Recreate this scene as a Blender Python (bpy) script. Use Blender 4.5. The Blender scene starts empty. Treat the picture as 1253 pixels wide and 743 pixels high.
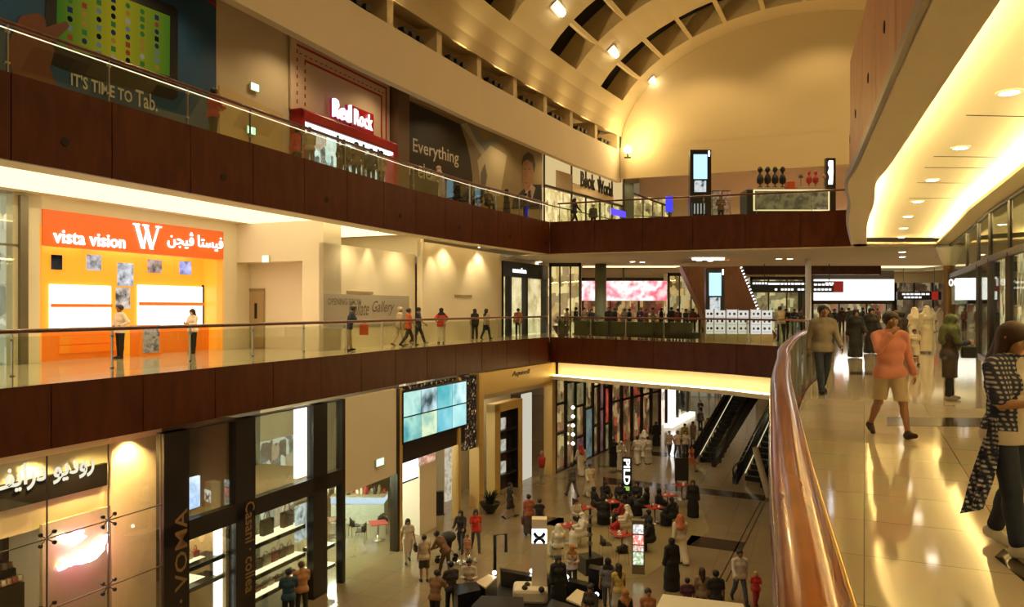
import bpy, math, random
import numpy as np
from mathutils import Vector, Matrix
random.seed(7)
SC = bpy.context.scene
COL = SC.collection
R = math.radians
# ---------------------------------------------------------------- frame: camera at the origin looking along +Y, eye 1.7 m above the middle level
FP, HZ, CX, EYE = 920.0, 377.0, 626.5, 1.7
AL = R(22.1)
U = (math.sin(AL), math.cos(AL)); N = (math.cos(AL), -math.sin(AL))      # along the hall / across it (to the right)
GZ, L1, L2 = -8.0, 0.0, 6.64                                             # the three floors
def W(s, d, z): return (s*U[0]+d*N[0], s*U[1]+d*N[1], z)
def SD(x, y): return (x*U[0]+y*U[1], x*N[0]+y*N[1])
def onz(px, py, z):
    Y = FP*(EYE-z)/(py-HZ); return ((px-CX)*Y/FP, Y, z)
def onY(px, py, Y): return ((px-CX)*Y/FP, Y, EYE-(py-HZ)*Y/FP)
def proj(p): return (CX+FP*p[0]/p[1], HZ+FP*(EYE-p[2])/p[1])
def interp(tab):
    xs = [t[0] for t in tab]; ys = [t[1] for t in tab]
    return lambda s: float(np.interp(s, xs, ys))
def onwall(px, py, df):
    lo, hi = 1.0, 120.0
    k = (px-CX)/FP
    for _ in range(50):
        m = (lo+hi)/2; p = W(m, df(m), 0)
        q = p[0]/p[1] if p[1] > .05 else -9
        if q < k: lo = m
        else: hi = m
    s = (lo+hi)/2; p = W(s, df(s), 0)
    return s, EYE-(py-HZ)*p[1]/FP
dL = interp([(-14, -15.7), (27, -15.75), (33, -15.35), (37.7, -14.7), (41, -14.3)])     # edge of both left balconies
dC = interp([(-14, -15.9), (24, -15.9), (33.8, -15.35), (45.4, -14.2), (53, -13.1)])    # cornice
dW2 = interp([(-14, -19.8), (30, -19.8), (33, -19.6), (47.7, -17.3), (61, -14.7), (70, -12.9)])
dG = interp([(-14, -15.5), (30, -15.5), (33, -15.2), (41, -14.3), (50.3, -13.3), (56.4, -11.7), (68, -10.8), (90, -8)])
# ---------------------------------------------------------------- materials
MATS = {}
def mat(name, col, rough=.5, metal=0., emit=None, es=1., noise=0., nscale=8., spec=.5, bump=0., col2=None, alpha=1.):
    if name in MATS: return MATS[name]
    m = bpy.data.materials.new(name); m.use_nodes = True
    nt = m.node_tree; b = nt.nodes['Principled BSDF']
    b.inputs['Base Color'].default_value = (*col, 1); b.inputs['Roughness'].default_value = rough
    b.inputs['Metallic'].default_value = metal; b.inputs['Specular IOR Level'].default_value = spec
    if emit:
        b.inputs['Emission Color'].default_value = (*emit, 1); b.inputs['Emission Strength'].default_value = es
    if noise or col2 or bump:
        tc = nt.nodes.new('ShaderNodeTexCoord'); nz = nt.nodes.new('ShaderNodeTexNoise')
        nz.inputs['Scale'].default_value = nscale; nz.inputs['Detail'].default_value = 4
        nt.links.new(tc.outputs['Object'], nz.inputs['Vector'])
        if noise or col2:
            mx = nt.nodes.new('ShaderNodeMix'); mx.data_type = 'RGBA'
            c2 = col2 or tuple(max(0, c*(1-noise)) for c in col)
            mx.inputs[6].default_value = (*col, 1); mx.inputs[7].default_value = (*c2, 1)
            nt.links.new(nz.outputs['Fac'], mx.inputs[0]); nt.links.new(mx.outputs[2], b.inputs['Base Color'])
        if bump:
            bp = nt.nodes.new('ShaderNodeBump'); bp.inputs['Strength'].default_value = bump
            nt.links.new(nz.outputs['Fac'], bp.inputs['Height']); nt.links.new(bp.outputs['Normal'], b.inputs['Normal'])
    MATS[name] = m; return m
def emat(name, col, s, noise=None):
    if name in MATS: return MATS[name]
    m = bpy.data.materials.new(name); m.use_nodes = True; nt = m.node_tree; nt.nodes.clear()
    o = nt.nodes.new('ShaderNodeOutputMaterial'); e = nt.nodes.new('ShaderNodeEmission')
    e.inputs[0].default_value = (*col, 1); e.inputs[1].default_value = s; nt.links.new(e.outputs[0], o.inputs[0])
    if noise:
        tc = nt.nodes.new('ShaderNodeTexCoord'); nz = nt.nodes.new('ShaderNodeTexNoise'); nz.inputs['Scale'].default_value = noise[0]
        nz.inputs['Detail'].default_value = 3
        rp = nt.nodes.new('ShaderNodeValToRGB'); els = rp.color_ramp.elements
        cols = noise[1]
        while len(els) < len(cols): els.new(.5)
        for i, c in enumerate(cols): els[i].position = .3+.4*i/(len(cols)-1); els[i].color = (*c, 1)
        nt.links.new(tc.outputs['Object'], nz.inputs['Vector']); nt.links.new(nz.outputs['Fac'], rp.inputs[0]); nt.links.new(rp.outputs[0], e.inputs[0])
        if 'interior' in name or name.startswith(('lit ', 'g ')):            # goods on shelves: blocky cells over softer pools of light
            mp = nt.nodes.new('ShaderNodeMapping'); mp.inputs['Scale'].default_value = (2.6, 2.6, 1.5); vo = nt.nodes.new('ShaderNodeTexVoronoi'); vo.distance = 'CHEBYCHEV'
            vo.inputs['Scale'].default_value = 1.0; vo.inputs['Randomness'].default_value = .75
            r2 = nt.nodes.new('ShaderNodeValToRGB'); r2.color_ramp.interpolation = 'CONSTANT'; e2 = r2.color_ramp.elements; c2 = list(cols)+[tuple(.3*q for q in cols[0]), tuple(.8*q for q in cols[-1])]
            while len(e2) < len(c2): e2.new(.5)
            for i, c in enumerate(c2): e2[i].position = i/len(c2); e2[i].color = (*c, 1)
            sx = nt.nodes.new('ShaderNodeSeparateColor'); mx = nt.nodes.new('ShaderNodeMix'); mx.data_type = 'RGBA'; mx.inputs[0].default_value = .7
            nt.links.new(tc.outputs['Object'], mp.inputs[0]); nt.links.new(mp.outputs[0], vo.inputs['Vector']); nt.links.new(vo.outputs['Color'], sx.inputs[0]); nt.links.new(sx.outputs[0], r2.inputs[0])
            nt.links.new(rp.outputs[0], mx.inputs[6]); nt.links.new(r2.outputs[0], mx.inputs[7]); nt.links.new(mx.outputs[2], e.inputs[0])
    MATS[name] = m; return m
def glassmat(name, tint=(1, 1, 1), refl=.12, rough=.02):
    if name in MATS: return MATS[name]
    m = bpy.data.materials.new(name); m.use_nodes = True; nt = m.node_tree; nt.nodes.clear()
    o = nt.nodes.new('ShaderNodeOutputMaterial'); t = nt.nodes.new('ShaderNodeBsdfTransparent'); g = nt.nodes.new('ShaderNodeBsdfGlossy')
    t.inputs[0].default_value = (*tint, 1); g.inputs[1].default_value = rough; g.inputs[0].default_value = (.9, .95, .9, 1)
    lw = nt.nodes.new('ShaderNodeLayerWeight'); lw.inputs[0].default_value = .3
    mr = nt.nodes.new('ShaderNodeMapRange'); mr.inputs[3].default_value = refl*.5; mr.inputs[4].default_value = min(.85, refl*3)
    mx = nt.nodes.new('ShaderNodeMixShader')
    nt.links.new(lw.outputs['Fresnel'], mr.inputs[0]); nt.links.new(mr.outputs[0], mx.inputs[0])
    nt.links.new(t.outputs[0], mx.inputs[1]); nt.links.new(g.outputs[0], mx.inputs[2]); nt.links.new(mx.outputs[0], o.inputs[0])
    MATS[name] = m; return m
def woodmat(name, c1, c2, rough=.35, scale=(3, 3, .6), spec=.5, coat=0.):
    if name in MATS: return MATS[name]
    m = mat(name, c1, rough, spec=spec); nt = m.node_tree; b = nt.nodes['Principled BSDF']
    tc = nt.nodes.new('ShaderNodeTexCoord'); mp = nt.nodes.new('ShaderNodeMapping'); mp.inputs['Scale'].default_value = scale
    nz = nt.nodes.new('ShaderNodeTexNoise'); nz.inputs['Scale'].default_value = 2.5; nz.inputs['Detail'].default_value = 6; nz.inputs['Distortion'].default_value = .6
    rp = nt.nodes.new('ShaderNodeValToRGB'); rp.color_ramp.elements[0].position = .3; rp.color_ramp.elements[1].position = .7
    rp.color_ramp.elements[0].color = (*c1, 1); rp.color_ramp.elements[1].color = (*c2, 1)
    nt.links.new(tc.outputs['Object'], mp.inputs[0]); nt.links.new(mp.outputs[0], nz.inputs['Vector'])
    nt.links.new(nz.outputs['Fac'], rp.inputs[0]); nt.links.new(rp.outputs[0], b.inputs['Base Color'])
    b.inputs['Coat Weight'].default_value = coat; b.inputs['Coat Roughness'].default_value = .05
    return m
def tilemat(name, c1, c2, grout, rough, size, rot, gw=.006, spec=.5):
    """stone floor tiles on world X/Y, turned by rot"""
    m = mat(name, c1, rough, spec=spec); nt = m.node_tree; b = nt.nodes['Principled BSDF']
    ge = nt.nodes.new('ShaderNodeNewGeometry'); mp = nt.nodes.new('ShaderNodeMapping'); mp.inputs['Rotation'].default_value = (0, 0, rot)
    nt.links.new(ge.outputs['Position'], mp.inputs[0])
    br = nt.nodes.new('ShaderNodeTexBrick'); br.offset = 0; br.inputs['Scale'].default_value = 1
    br.inputs['Brick Width'].default_value = size; br.inputs['Row Height'].default_value = size; br.inputs['Mortar Size'].default_value = gw
    br.inputs['Mortar Smooth'].default_value = 0
    br.inputs['Color1'].default_value = (*c1, 1); br.inputs['Color2'].default_value = (*c2, 1); br.inputs['Mortar'].default_value = (*grout, 1)
    nt.links.new(mp.outputs[0], br.inputs['Vector'])
    nz = nt.nodes.new('ShaderNodeTexNoise'); nz.inputs['Scale'].default_value = 1.3; nz.inputs['Detail'].default_value = 5
    nt.links.new(ge.outputs['Position'], nz.inputs['Vector'])
    mx = nt.nodes.new('ShaderNodeMix'); mx.data_type = 'RGBA'; mx.blend_type = 'MULTIPLY'; mx.inputs[0].default_value = .25
    nt.links.new(br.outputs['Color'], mx.inputs[6]); nt.links.new(nz.outputs['Color'], mx.inputs[7]); nt.links.new(mx.outputs[2], b.inputs['Base Color'])
    return m
# ---------------------------------------------------------------- mesh builder (world coordinates)
class MB:
    def __init__(s): s.v = []; s.f = []; s.mi = []; s.m = 0
    def add(s, vs, fs):
        o = len(s.v); s.v += [tuple(v) for v in vs]; s.f += [tuple(i+o for i in f) for f in fs]; s.mi += [s.m]*len(fs); return s
    def mat(s, i): s.m = i; return s
    def hexa(s, c): return s.add(c, [(0, 3, 2, 1), (4, 5, 6, 7), (0, 1, 5, 4), (1, 2, 6, 5), (2, 3, 7, 6), (3, 0, 4, 7)])
    def box(s, x0, x1, y0, y1, z0, z1): return s.hexa([(x0, y0, z0), (x1, y0, z0), (x1, y1, z0), (x0, y1, z0), (x0, y0, z1), (x1, y0, z1), (x1, y1, z1), (x0, y1, z1)])
    def wbox(s, s0, s1, d0, d1, z0, z1):
        """box in hall coordinates"""
        return s.hexa([W(s0, d0, z0), W(s0, d1, z0), W(s1, d1, z0), W(s1, d0, z0), W(s0, d0, z1), W(s0, d1, z1), W(s1, d1, z1), W(s1, d0, z1)])
    def wcbox(s, s0, s1, df, o0, o1, z0, z1):
        """wall box whose offset follows the curve df"""
        a, b = df(s0), df(s1)
        return s.hexa([W(s0, a+o0, z0), W(s0, a+o1, z0), W(s1, b+o1, z0), W(s1, b+o0, z0), W(s0, a+o0, z1), W(s0, a+o1, z1), W(s1, b+o1, z1), W(s1, b+o0, z1)])
    def obox(s, c, rz, hx, hy, z0, z1):
        ca, sa = math.cos(rz), math.sin(rz)
        P = lambda x, y, z: (c[0]+x*ca-y*sa, c[1]+x*sa+y*ca, z)
        return s.hexa([P(-hx, -hy, z0), P(hx, -hy, z0), P(hx, hy, z0), P(-hx, hy, z0), P(-hx, -hy, z1), P(hx, -hy, z1), P(hx, hy, z1), P(-hx, hy, z1)])
    def seg(s, p, q, t, z0, z1, side=.5):
        """vertical slab along p-q in plan"""
        dx, dy = q[0]-p[0], q[1]-p[1]; l = math.hypot(dx, dy) or 1; nx, ny = -dy/l, dx/l
        a, b = -t*side, t*(1-side)
        c = [(p[0]+nx*a, p[1]+ny*a), (q[0]+nx*a, q[1]+ny*a), (q[0]+nx*b, q[1]+ny*b), (p[0]+nx*b, p[1]+ny*b)]
        return s.hexa([(*x, z0) for x in c]+[(*x, z1) for x in c])
    def poly(s, pts, z0, z1):
        n = len(pts); A = sum(pts[i][0]*pts[(i+1) % n][1]-pts[(i+1) % n][0]*pts[i][1] for i in range(n))
        if A < 0: pts = pts[::-1]
        vs = [(p[0], p[1], z0) for p in pts]+[(p[0], p[1], z1) for p in pts]
        return s.add(vs, [tuple(range(n-1, -1, -1)), tuple(range(n, 2*n))]+[(i, (i+1) % n, n+(i+1) % n, n+i) for i in range(n)])
    def quad(s, a, b, c, d): return s.add([a, b, c, d], [(0, 1, 2, 3)])
    def plate(s, pts2, o, r, u, t):
        """flat polygon pts2 in the plane (o, r, u), thickness t towards r x u"""
        n = len(pts2); o, r, u = Vector(o), Vector(r).normalized(), Vector(u).normalized(); w = r.cross(u)*t
        A = sum(pts2[i][0]*pts2[(i+1) % n][1]-pts2[(i+1) % n][0]*pts2[i][1] for i in range(n))
        if A < 0: pts2 = pts2[::-1]
        b = [o+r*p[0]+u*p[1] for p in pts2]
        return s.add([tuple(x) for x in b]+[tuple(x+w) for x in b], [tuple(range(n-1, -1, -1)), tuple(range(n, 2*n))]+[(i, (i+1) % n, n+(i+1) % n, n+i) for i in range(n)])
    def tube(s, path, r, seg=8, sx=1., cap=True):
        path = [Vector(p) for p in path]; n = len(path); o = len(s.v); up0 = Vector((0, 0, 1))
        for i, p in enumerate(path):
            t = (path[min(i+1, n-1)]-path[max(i-1, 0)]).normalized()
            a = up0 if abs(t.z) < .95 else Vector((1, 0, 0))
            x = t.cross(a).normalized(); y = x.cross(t)
            rr = r[i] if isinstance(r, (list, tuple)) else r
            for k in range(seg):
                an = 2*math.pi*k/seg
                s.v.append(tuple(p+x*(rr*sx*math.cos(an))+y*(rr*math.sin(an))))
        fs = [(o+i*seg+k, o+i*seg+(k+1) % seg, o+(i+1)*seg+(k+1) % seg, o+(i+1)*seg+k) for i in range(n-1) for k in range(seg)]
        if cap: fs += [tuple(o+k for k in range(seg-1, -1, -1)), tuple(o+(n-1)*seg+k for k in range(seg))]
        s.f += fs; s.mi += [s.m]*len(fs); return s
    def lathe(s, c, prof, seg=16, ax=None):
        """profile (r, h) turned about z (or the axis ax)"""
        o = len(s.v); c = Vector(c); q = Vector((0, 0, 1)).rotation_difference(Vector(ax)) if ax else None
        for r, h in prof:
            for k in range(seg):
                an = 2*math.pi*k/seg; p = Vector((r*math.cos(an), r*math.sin(an), h))
                s.v.append(tuple(c+(q @ p if q else p)))
        n = len(prof)
        fs = [(o+i*seg+k, o+i*seg+(k+1) % seg, o+(i+1)*seg+(k+1) % seg, o+(i+1)*seg+k) for i in range(n-1) for k in range(seg)]
        fs += [tuple(o+k for k in range(seg-1, -1, -1)), tuple(o+(n-1)*seg+k for k in range(seg))]
        s.f += fs; s.mi += [s.m]*len(fs); return s
    def sphere(s, c, r, seg=12, rings=8, sc=(1, 1, 1)):
        o = len(s.v)
        for i in range(rings+1):
            a = math.pi*(i/rings)-math.pi/2; rr = max(1e-4, math.cos(a))
            for k in range(seg):
                an = 2*math.pi*k/seg
                s.v.append((c[0]+r*sc[0]*rr*math.cos(an), c[1]+r*sc[1]*rr*math.sin(an), c[2]+r*sc[2]*math.sin(a)))
        fs = [(o+i*seg+k, o+i*seg+(k+1) % seg, o+(i+1)*seg+(k+1) % seg, o+(i+1)*seg+k) for i in range(rings) for k in range(seg)]
        s.f += fs; s.mi += [s.m]*len(fs); return s
    def build(s, name, mats, parent=None, smooth=False, loc=None, bevel=0):
        """link as ONE object; vertices are kept relative to the parent's place (or to loc)"""
        if not isinstance(mats, (list, tuple)): mats = [mats]
        off = Vector(loc) if loc else (wloc(parent) if parent else Vector((0, 0, 0)))
        me = bpy.data.meshes.new(name)
        me.from_pydata([(v[0]-off.x, v[1]-off.y, v[2]-off.z) for v in s.v], [], s.f)
        for m in mats: me.materials.append(m)
        if len(mats) > 1: me.polygons.foreach_set('material_index', s.mi)
        if smooth: me.polygons.foreach_set('use_smooth', [True]*len(me.polygons))
        o = bpy.data.objects.new(name, me); COL.objects.link(o)
        if parent: o.parent = parent
        if parent is None and loc: o.location = loc
        if parent is not None and loc: o.location = off-wloc(parent)
        if bevel:
            b = o.modifiers.new('bevel', 'BEVEL'); b.width = bevel; b.segments = 2; b.limit_method = 'ANGLE'
        return o
def wloc(o):
    v = Vector((0, 0, 0))
    while o: v += o.location; o = o.parent
    return v
def tag(o, label=None, cat=None, group=None, kind=None):
    if label: o['label'] = label
    if cat: o['category'] = cat
    if group: o['group'] = group
    if kind: o['kind'] = kind
    return o
def thing(name, loc, label, cat, group=None):
    o = bpy.data.objects.new(name, None); o.empty_display_size = .1; COL.objects.link(o); o.location = loc
    return tag(o, label, cat, group)
def struct(mb, name, m, label=None, smooth=False):
    o = mb.build(name, m, smooth=smooth); o['kind'] = 'structure'
    if label: o['label'] = label; o['category'] = name.split('_')[0]
    return o
def copy_tree(o, parent=None):
    c = o.copy(); COL.objects.link(c)
    if parent: c.parent = parent
    for ch in list(o.children): copy_tree(ch, c)
    return c
def place(o, loc, rz=0, label=None, group=None):
    o.location = loc; o.rotation_euler = (0, 0, rz)
    if label: o['label'] = label
    if group: o['group'] = group
    return o
# ---------------------------------------------------------------- lettering
def textmesh(mb, body, o, r, u, h=None, w=None, depth=.02, bold=0., shear=0., align='L', squeeze=None):
    """letters in the plane (o, r, u): o = lower left (L) or lower centre (C), cap height h or total width w"""
    c = bpy.data.curves.new('t', 'FONT'); c.body = body; c.size = 1; c.offset = bold; c.shear = shear; c.resolution_u = 2
    t = bpy.data.objects.new('t', c); COL.objects.link(t)
    dg = bpy.context.evaluated_depsgraph_get(); me = t.evaluated_get(dg).to_mesh()
    V = [tuple(v.co) for v in me.vertices]; Fc = [tuple(p.vertices) for p in me.polygons]
    t.evaluated_get(dg).to_mesh_clear(); bpy.data.objects.remove(t); bpy.data.curves.remove(c)
    if not V: return mb
    x0 = min(v[0] for v in V); x1 = max(v[0] for v in V); y0 = min(v[1] for v in V); y1 = max(v[1] for v in V)
    sy = (h/(y1-y0)) if h else (w/(x1-x0)); sx = (w/(x1-x0)) if w else sy
    o, r, u = Vector(o), Vector(r).normalized(), Vector(u).normalized(); n = r.cross(u)
    off = -(x1-x0)*sx/2 if align == 'C' else 0
    P = [o+r*((v[0]-x0)*sx+off)+u*((v[1]-y0)*sy)+n*depth for v in V]
    mb.add([tuple(p) for p in P], Fc)
    # rim so the letters stand off their board
    if depth > .015:
        ed = {}
        for f in Fc:
            for i in range(len(f)):
                e = (f[i], f[(i+1) % len(f)]); ed[e] = ed.get((e[1], e[0]), 0)+1
        fs = []
        es = set((f[i], f[(i+1) % len(f)]) for f in Fc for i in range(len(f)))
        vs = [tuple(p) for p in P]+[tuple(p-n*depth*.9) for p in P]; k = len(P)
        for a, b in es:
            if (b, a) not in es: fs.append((b, a, a+k, b+k))
        mb.add(vs, fs)
    return mb
AR = {  # joined letter forms, written right to left
    'vista': '\uFEE6\uFEA0\uFEF4\uFED3 \uFE8E\uFE98\uFEB4\uFEF4\uFED3',
}
def ar(s): return s[::-1]
def light(kind, loc, energy, col=(1, .8, .5), size=.1, rot=None, target=None, spot=None, blend=.6, sizey=None):
    l = bpy.data.lights.new('lamp', kind); l.energy = energy; l.color = col
    if kind == 'AREA':
        l.size = size
        if sizey: l.shape = 'RECTANGLE'; l.size_y = sizey
    else: l.shadow_soft_size = size
    if kind == 'SPOT': l.spot_size = R(spot or 90); l.spot_blend = blend
    o = bpy.data.objects.new('lamp', l); COL.objects.link(o); o.location = loc
    if target is not None: o.rotation_euler = (Vector(target)-Vector(loc)).to_track_quat('-Z', 'Y').to_euler()
    elif rot: o.rotation_euler = rot
    return o
# ================================================================ camera
cam = bpy.data.cameras.new('camera'); co = bpy.data.objects.new('camera', cam); COL.objects.link(co)
cam.sensor_width = 36; cam.lens = 36*FP/1253; cam.shift_y = (HZ-371.5)/1253; cam.clip_start = .05; cam.clip_end = 400
co.location = (0, 0, EYE); co.rotation_euler = (R(90), 0, 0); SC.camera = co
# ================================================================ shared materials
WOOD = woodmat('dark red wood panel', (.066, .013, .003), (.110, .026, .006), .38, (1.2, 1.2, .35), .35)
WOODR = woodmat('orange lit wood panel', (.40, .145, .03), (.52, .21, .05), .4, (1.2, 1.2, .35), .3)  # right parapet wood, with its orange light put into the colour
RAILW = woodmat('varnished handrail wood', (.30, .080, .010), (.42, .125, .016), .18, (2, 2, .5), .3, .25)
RAILD = woodmat('dark handrail wood', (.10, .03, .012), (.17, .05, .02), .3, (4, 4, 1), .5, .3)
JOINT = mat('dark joint', (.012, .005, .003), .7)
CREAM = mat('cream plaster', (.64, .53, .355), .8, noise=.06, nscale=.7)
CREAM2 = mat('pale cream plaster', (.80, .70, .52), .7, noise=.05, nscale=.9)
VAULT = mat('vault plaster', (.58, .455, .25), .85, noise=.07, nscale=.35)
PINK = mat('dusty beige wall', (.64, .48, .38), .8, noise=.06, nscale=.6)
BLACK = mat('black lacquer', (.012, .010, .009), .3)
DARK = mat('dark brown metal', (.030, .020, .014), .35)
VOID = mat('night dark', (.004, .003, .003), .9)
STEEL = mat('brushed steel', (.62, .58, .50), .28, 1.)
GREYM = mat('grey metal band', (.20, .17, .12), .35, .6)
GLASS = glassmat('clear balustrade glass', (.90, .92, .84), .05)
GLASS2 = glassmat('shop window glass', (.90, .92, .86), .09)
GLASSR = glassmat('reflective shop glass', (.80, .82, .70), .30)
GOLD = mat('gold cladding', (.70, .47, .15), .45, .25, noise=.1, nscale=1)
WHITE = mat('white paint', (.82, .79, .72), .5)
LEDW = emat('warm cove light', (1, .80, .42), 9)
LAMPW = emat('white lamp face', (1, .90, .70), 14)
COOLW = emat('cool white light panel', (1, .97, .88), 5)
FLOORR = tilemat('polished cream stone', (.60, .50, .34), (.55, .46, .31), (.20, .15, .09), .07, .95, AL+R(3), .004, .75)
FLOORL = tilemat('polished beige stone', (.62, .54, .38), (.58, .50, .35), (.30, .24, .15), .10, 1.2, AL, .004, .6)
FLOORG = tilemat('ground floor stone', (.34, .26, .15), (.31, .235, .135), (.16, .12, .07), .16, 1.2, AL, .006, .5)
DSTONE = mat('dark brown stone band', (.07, .045, .03), .12, noise=.3, nscale=3)
def crom(pts, n=6):
    P = [Vector(p).to_2d() for p in pts]; P = [P[0]*2-P[1]]+P+[P[-1]*2-P[-2]]; out = []
    for i in range(1, len(P)-2):
        for k in range(n):
            t = k/n; a, b, c, d = P[i-1], P[i], P[i+1], P[i+2]
            q = .5*((2*b)+(-a+c)*t+(2*a-5*b+4*c-d)*t*t+(-a+3*b-3*c+d)*t**3)
            out.append((q.x, q.y))
    out.append(tuple(P[-2])); return out
def resample(path, step, start=0.):
    out = []; acc = start
    L = [0]
    for a, b in zip(path, path[1:]): L.append(L[-1]+math.dist(a, b))
    while acc <= L[-1]+1e-6:
        i = max(0, min(len(path)-2, int(np.searchsorted(L, acc))-1)); t = (acc-L[i])/((L[i+1]-L[i]) or 1)
        out.append((path[i][0]+(path[i+1][0]-path[i][0])*t, path[i][1]+(path[i+1][1]-path[i][1])*t)); acc += step
    return out
# plan lines (all in metres)
LP = [W(s, dL(s), 0)[:2] for s in (-14, -4, 6, 14, 20, 27, 30, 33, 35.4, 37.7, 39.4, 41)]
KM = [LP[-1], (4.6, 41.0), (7.3, 38.4), (9.9, 35.9), (11.7, 33.2)]              # rear edge of the middle level
KU = [LP[-1], (5.6, 41.9), (9.5, 40.5), (13.4, 39.2), (17.2, 37.9)]             # rear edge of the top level
RM = crom([(-2.6, -7), (-1.15, -3.4), (-.25, -1), (.506, 1.26), (.786, 2.1), (1.09, 2.99), (1.91, 5.35), (2.67, 7.4), (3.57, 9.8), (5.9, 15.3), (8.6, 20.8), (10.6, 25.6), (11.7, 29.6), (11.7, 33.2)], 10)
UR = crom([(-2.0, -9), (.1, -4), (1.9, 1), (4.27, 7.6), (7.5, 16.2), (8.47, 18.9), (10.2, 22.6), (12.6, 28.1), (17.2, 37.9)])
RW = [(4.4, -9), (4.9, 0), (6.9, 5), (9.2, 10.5), (12.4, 17.6), (15.1, 23.7), (18.2, 30), (21.9, 37.8), (25.2, 45)]   # shop front on the right
def shift(path, t):
    out = []
    for i, p in enumerate(path):
        a, b = Vector(path[max(i-1, 0)]), Vector(path[min(i+1, len(path)-1)]); d = (b-a).normalized()
        out.append((p[0]-d.y*t, p[1]+d.x*t))
    return out
def strip(mb, A, B, z0, z1):
    for i in range(len(A)-1): mb.poly([A[i], A[i+1], B[i+1], B[i]], z0, z1)
    return mb
def match(A, B):
    """a point of B for each point of A, by length"""
    def cum(P):
        L = [0]
        for a, b in zip(P, P[1:]): L.append(L[-1]+math.dist(a, b))
        return [x/L[-1] for x in L]
    ca, cb = cum(A), cum(B)
    return [(float(np.interp(t, cb, [p[0] for p in B])), float(np.interp(t, cb, [p[1] for p in B]))) for t in ca]
LB = [W(s, -27, 0)[:2] for s in (-14, -4, 6, 14, 20, 27, 30, 33, 35.4, 37.7, 39.4, 41)]
RB = match(RM, [(14, -9), (16, 8), (24, 24), (30, 33.2)])
URB = match(UR, [(14, -9), (16, 8), (24, 24), (38, 37.9)])
KMB = match(KM, [(-14, 52), (-10, 112), (62, 112), (62, 33.2)])
KUB = [W(66, -24, 0)[:2], W(66, -12, 0)[:2], W(66, 0, 0)[:2], W(66, 14, 0)[:2], W(60, 26, 0)[:2]]
# ================================================================ floors
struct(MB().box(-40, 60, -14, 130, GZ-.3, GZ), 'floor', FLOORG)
struct(strip(MB(), shift(LP, .08), LB, -.3, 0), 'floor', FLOORL)
struct(strip(MB(), shift(RM, -.08), RB, -.3, 0), 'floor', FLOORR)
b = strip(MB(), shift(KM, .08), KMB, -.3, 0); b.poly([KM[0], W(41, -27, 0)[:2], (-14, 52)], -.3, 0); struct(b, 'floor', FLOORR)
struct(strip(MB(), shift(LP, .08), LB, 6.3, L2), 'floor', FLOORL)
struct(strip(MB(), shift(UR, -.08), URB, 6.3, L2), 'floor', FLOORL)
b = strip(MB(), shift(KU, .08), KUB, 6.3, L2); b.poly([KU[0], W(41, -27, 0)[:2], KUB[0]], 6.3, L2); struct(b, 'floor', FLOORL)
# dark stone bands let into the floors
def onfloor(mb, pix, z, h=.004):
    return mb.poly([onz(x, y, z)[:2] for x, y in pix], z+.001, z+h)
b = MB(); onfloor(b, [(1085, 511), (1217, 512), (1217, 523), (1085, 521)], 0); onfloor(b, [(1217, 682), (1228, 672), (1290, 720), (1290, 743)], 0)
onfloor(b, [(1040, 455), (1090, 455), (1090, 459), (1040, 459)], 0); struct(b, 'floor', DSTONE)
b = MB()
onfloor(b, [(738, 584), (828, 594), (942, 607), (942, 614), (828, 601), (738, 592)], GZ)
onfloor(b, [(846, 655), (912, 664), (904, 676), (838, 667)], GZ)
onfloor(b, [(640, 630), (690, 634), (690, 645), (640, 640)], GZ)
for x in (0, 6): onfloor(b, [(930+x, 614), (931.5+x, 614), (880+x*1.6, 712), (878+x*1.6, 712)], GZ)
onfloor(b, [(788, 552), (845, 556), (845, 561), (788, 557)], GZ)
struct(b, 'floor', DSTONE)
CAFE = mat('pale cafe floor', (.38, .31, .16), .2, noise=.1, nscale=2)
b = MB(); onfloor(b, [(655, 645), (745, 610), (860, 625), (868, 650), (790, 706), (700, 712), (650, 690)], GZ); struct(b, 'floor', CAFE)
# ================================================================ balcony fronts: wood panels on a dark backing
def fascia(path, z0, z1, name, wood, step=2.45, start=0., side=0, holes=None, t=.06, lab=None):
    P = resample(path, step, start); mb = MB()
    if math.dist(P[-1], path[-1]) > .1: P.append(path[-1])
    if start > .1: P.insert(0, path[0])
    for a, c in zip(P, P[1:]):
        dx, dy = c[0]-a[0], c[1]-a[1]; l = math.hypot(dx, dy); g = .014/l
        mb.mat(0).seg((a[0]+dx*g, a[1]+dy*g), (c[0]-dx*g, c[1]-dy*g), t, z0, z1, side)
    for i, (a, c) in enumerate(zip(P, P[1:])):
        if holes and i % holes[0] == holes[1]:
            m = Vector(((a[0]+c[0])/2, (a[1]+c[1])/2, holes[2])); d = Vector((c[0]-a[0], c[1]-a[1], 0)).normalized(); nn = Vector((-d.y, d.x, 0))*(1 if side == 1 else -1)
            mb.mat(1).lathe(m-nn*.05, [(.10, .0), (.10, .062), (.07, .066), (.06, .060)], 14, nn)
    for a, c in zip(P, P[1:]): mb.mat(1).seg(a, c, .05, z0+.01, z1-.04, -1.25 if side == 0 else 2.25)
    return struct(mb, name, [wood, JOINT])
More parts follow.
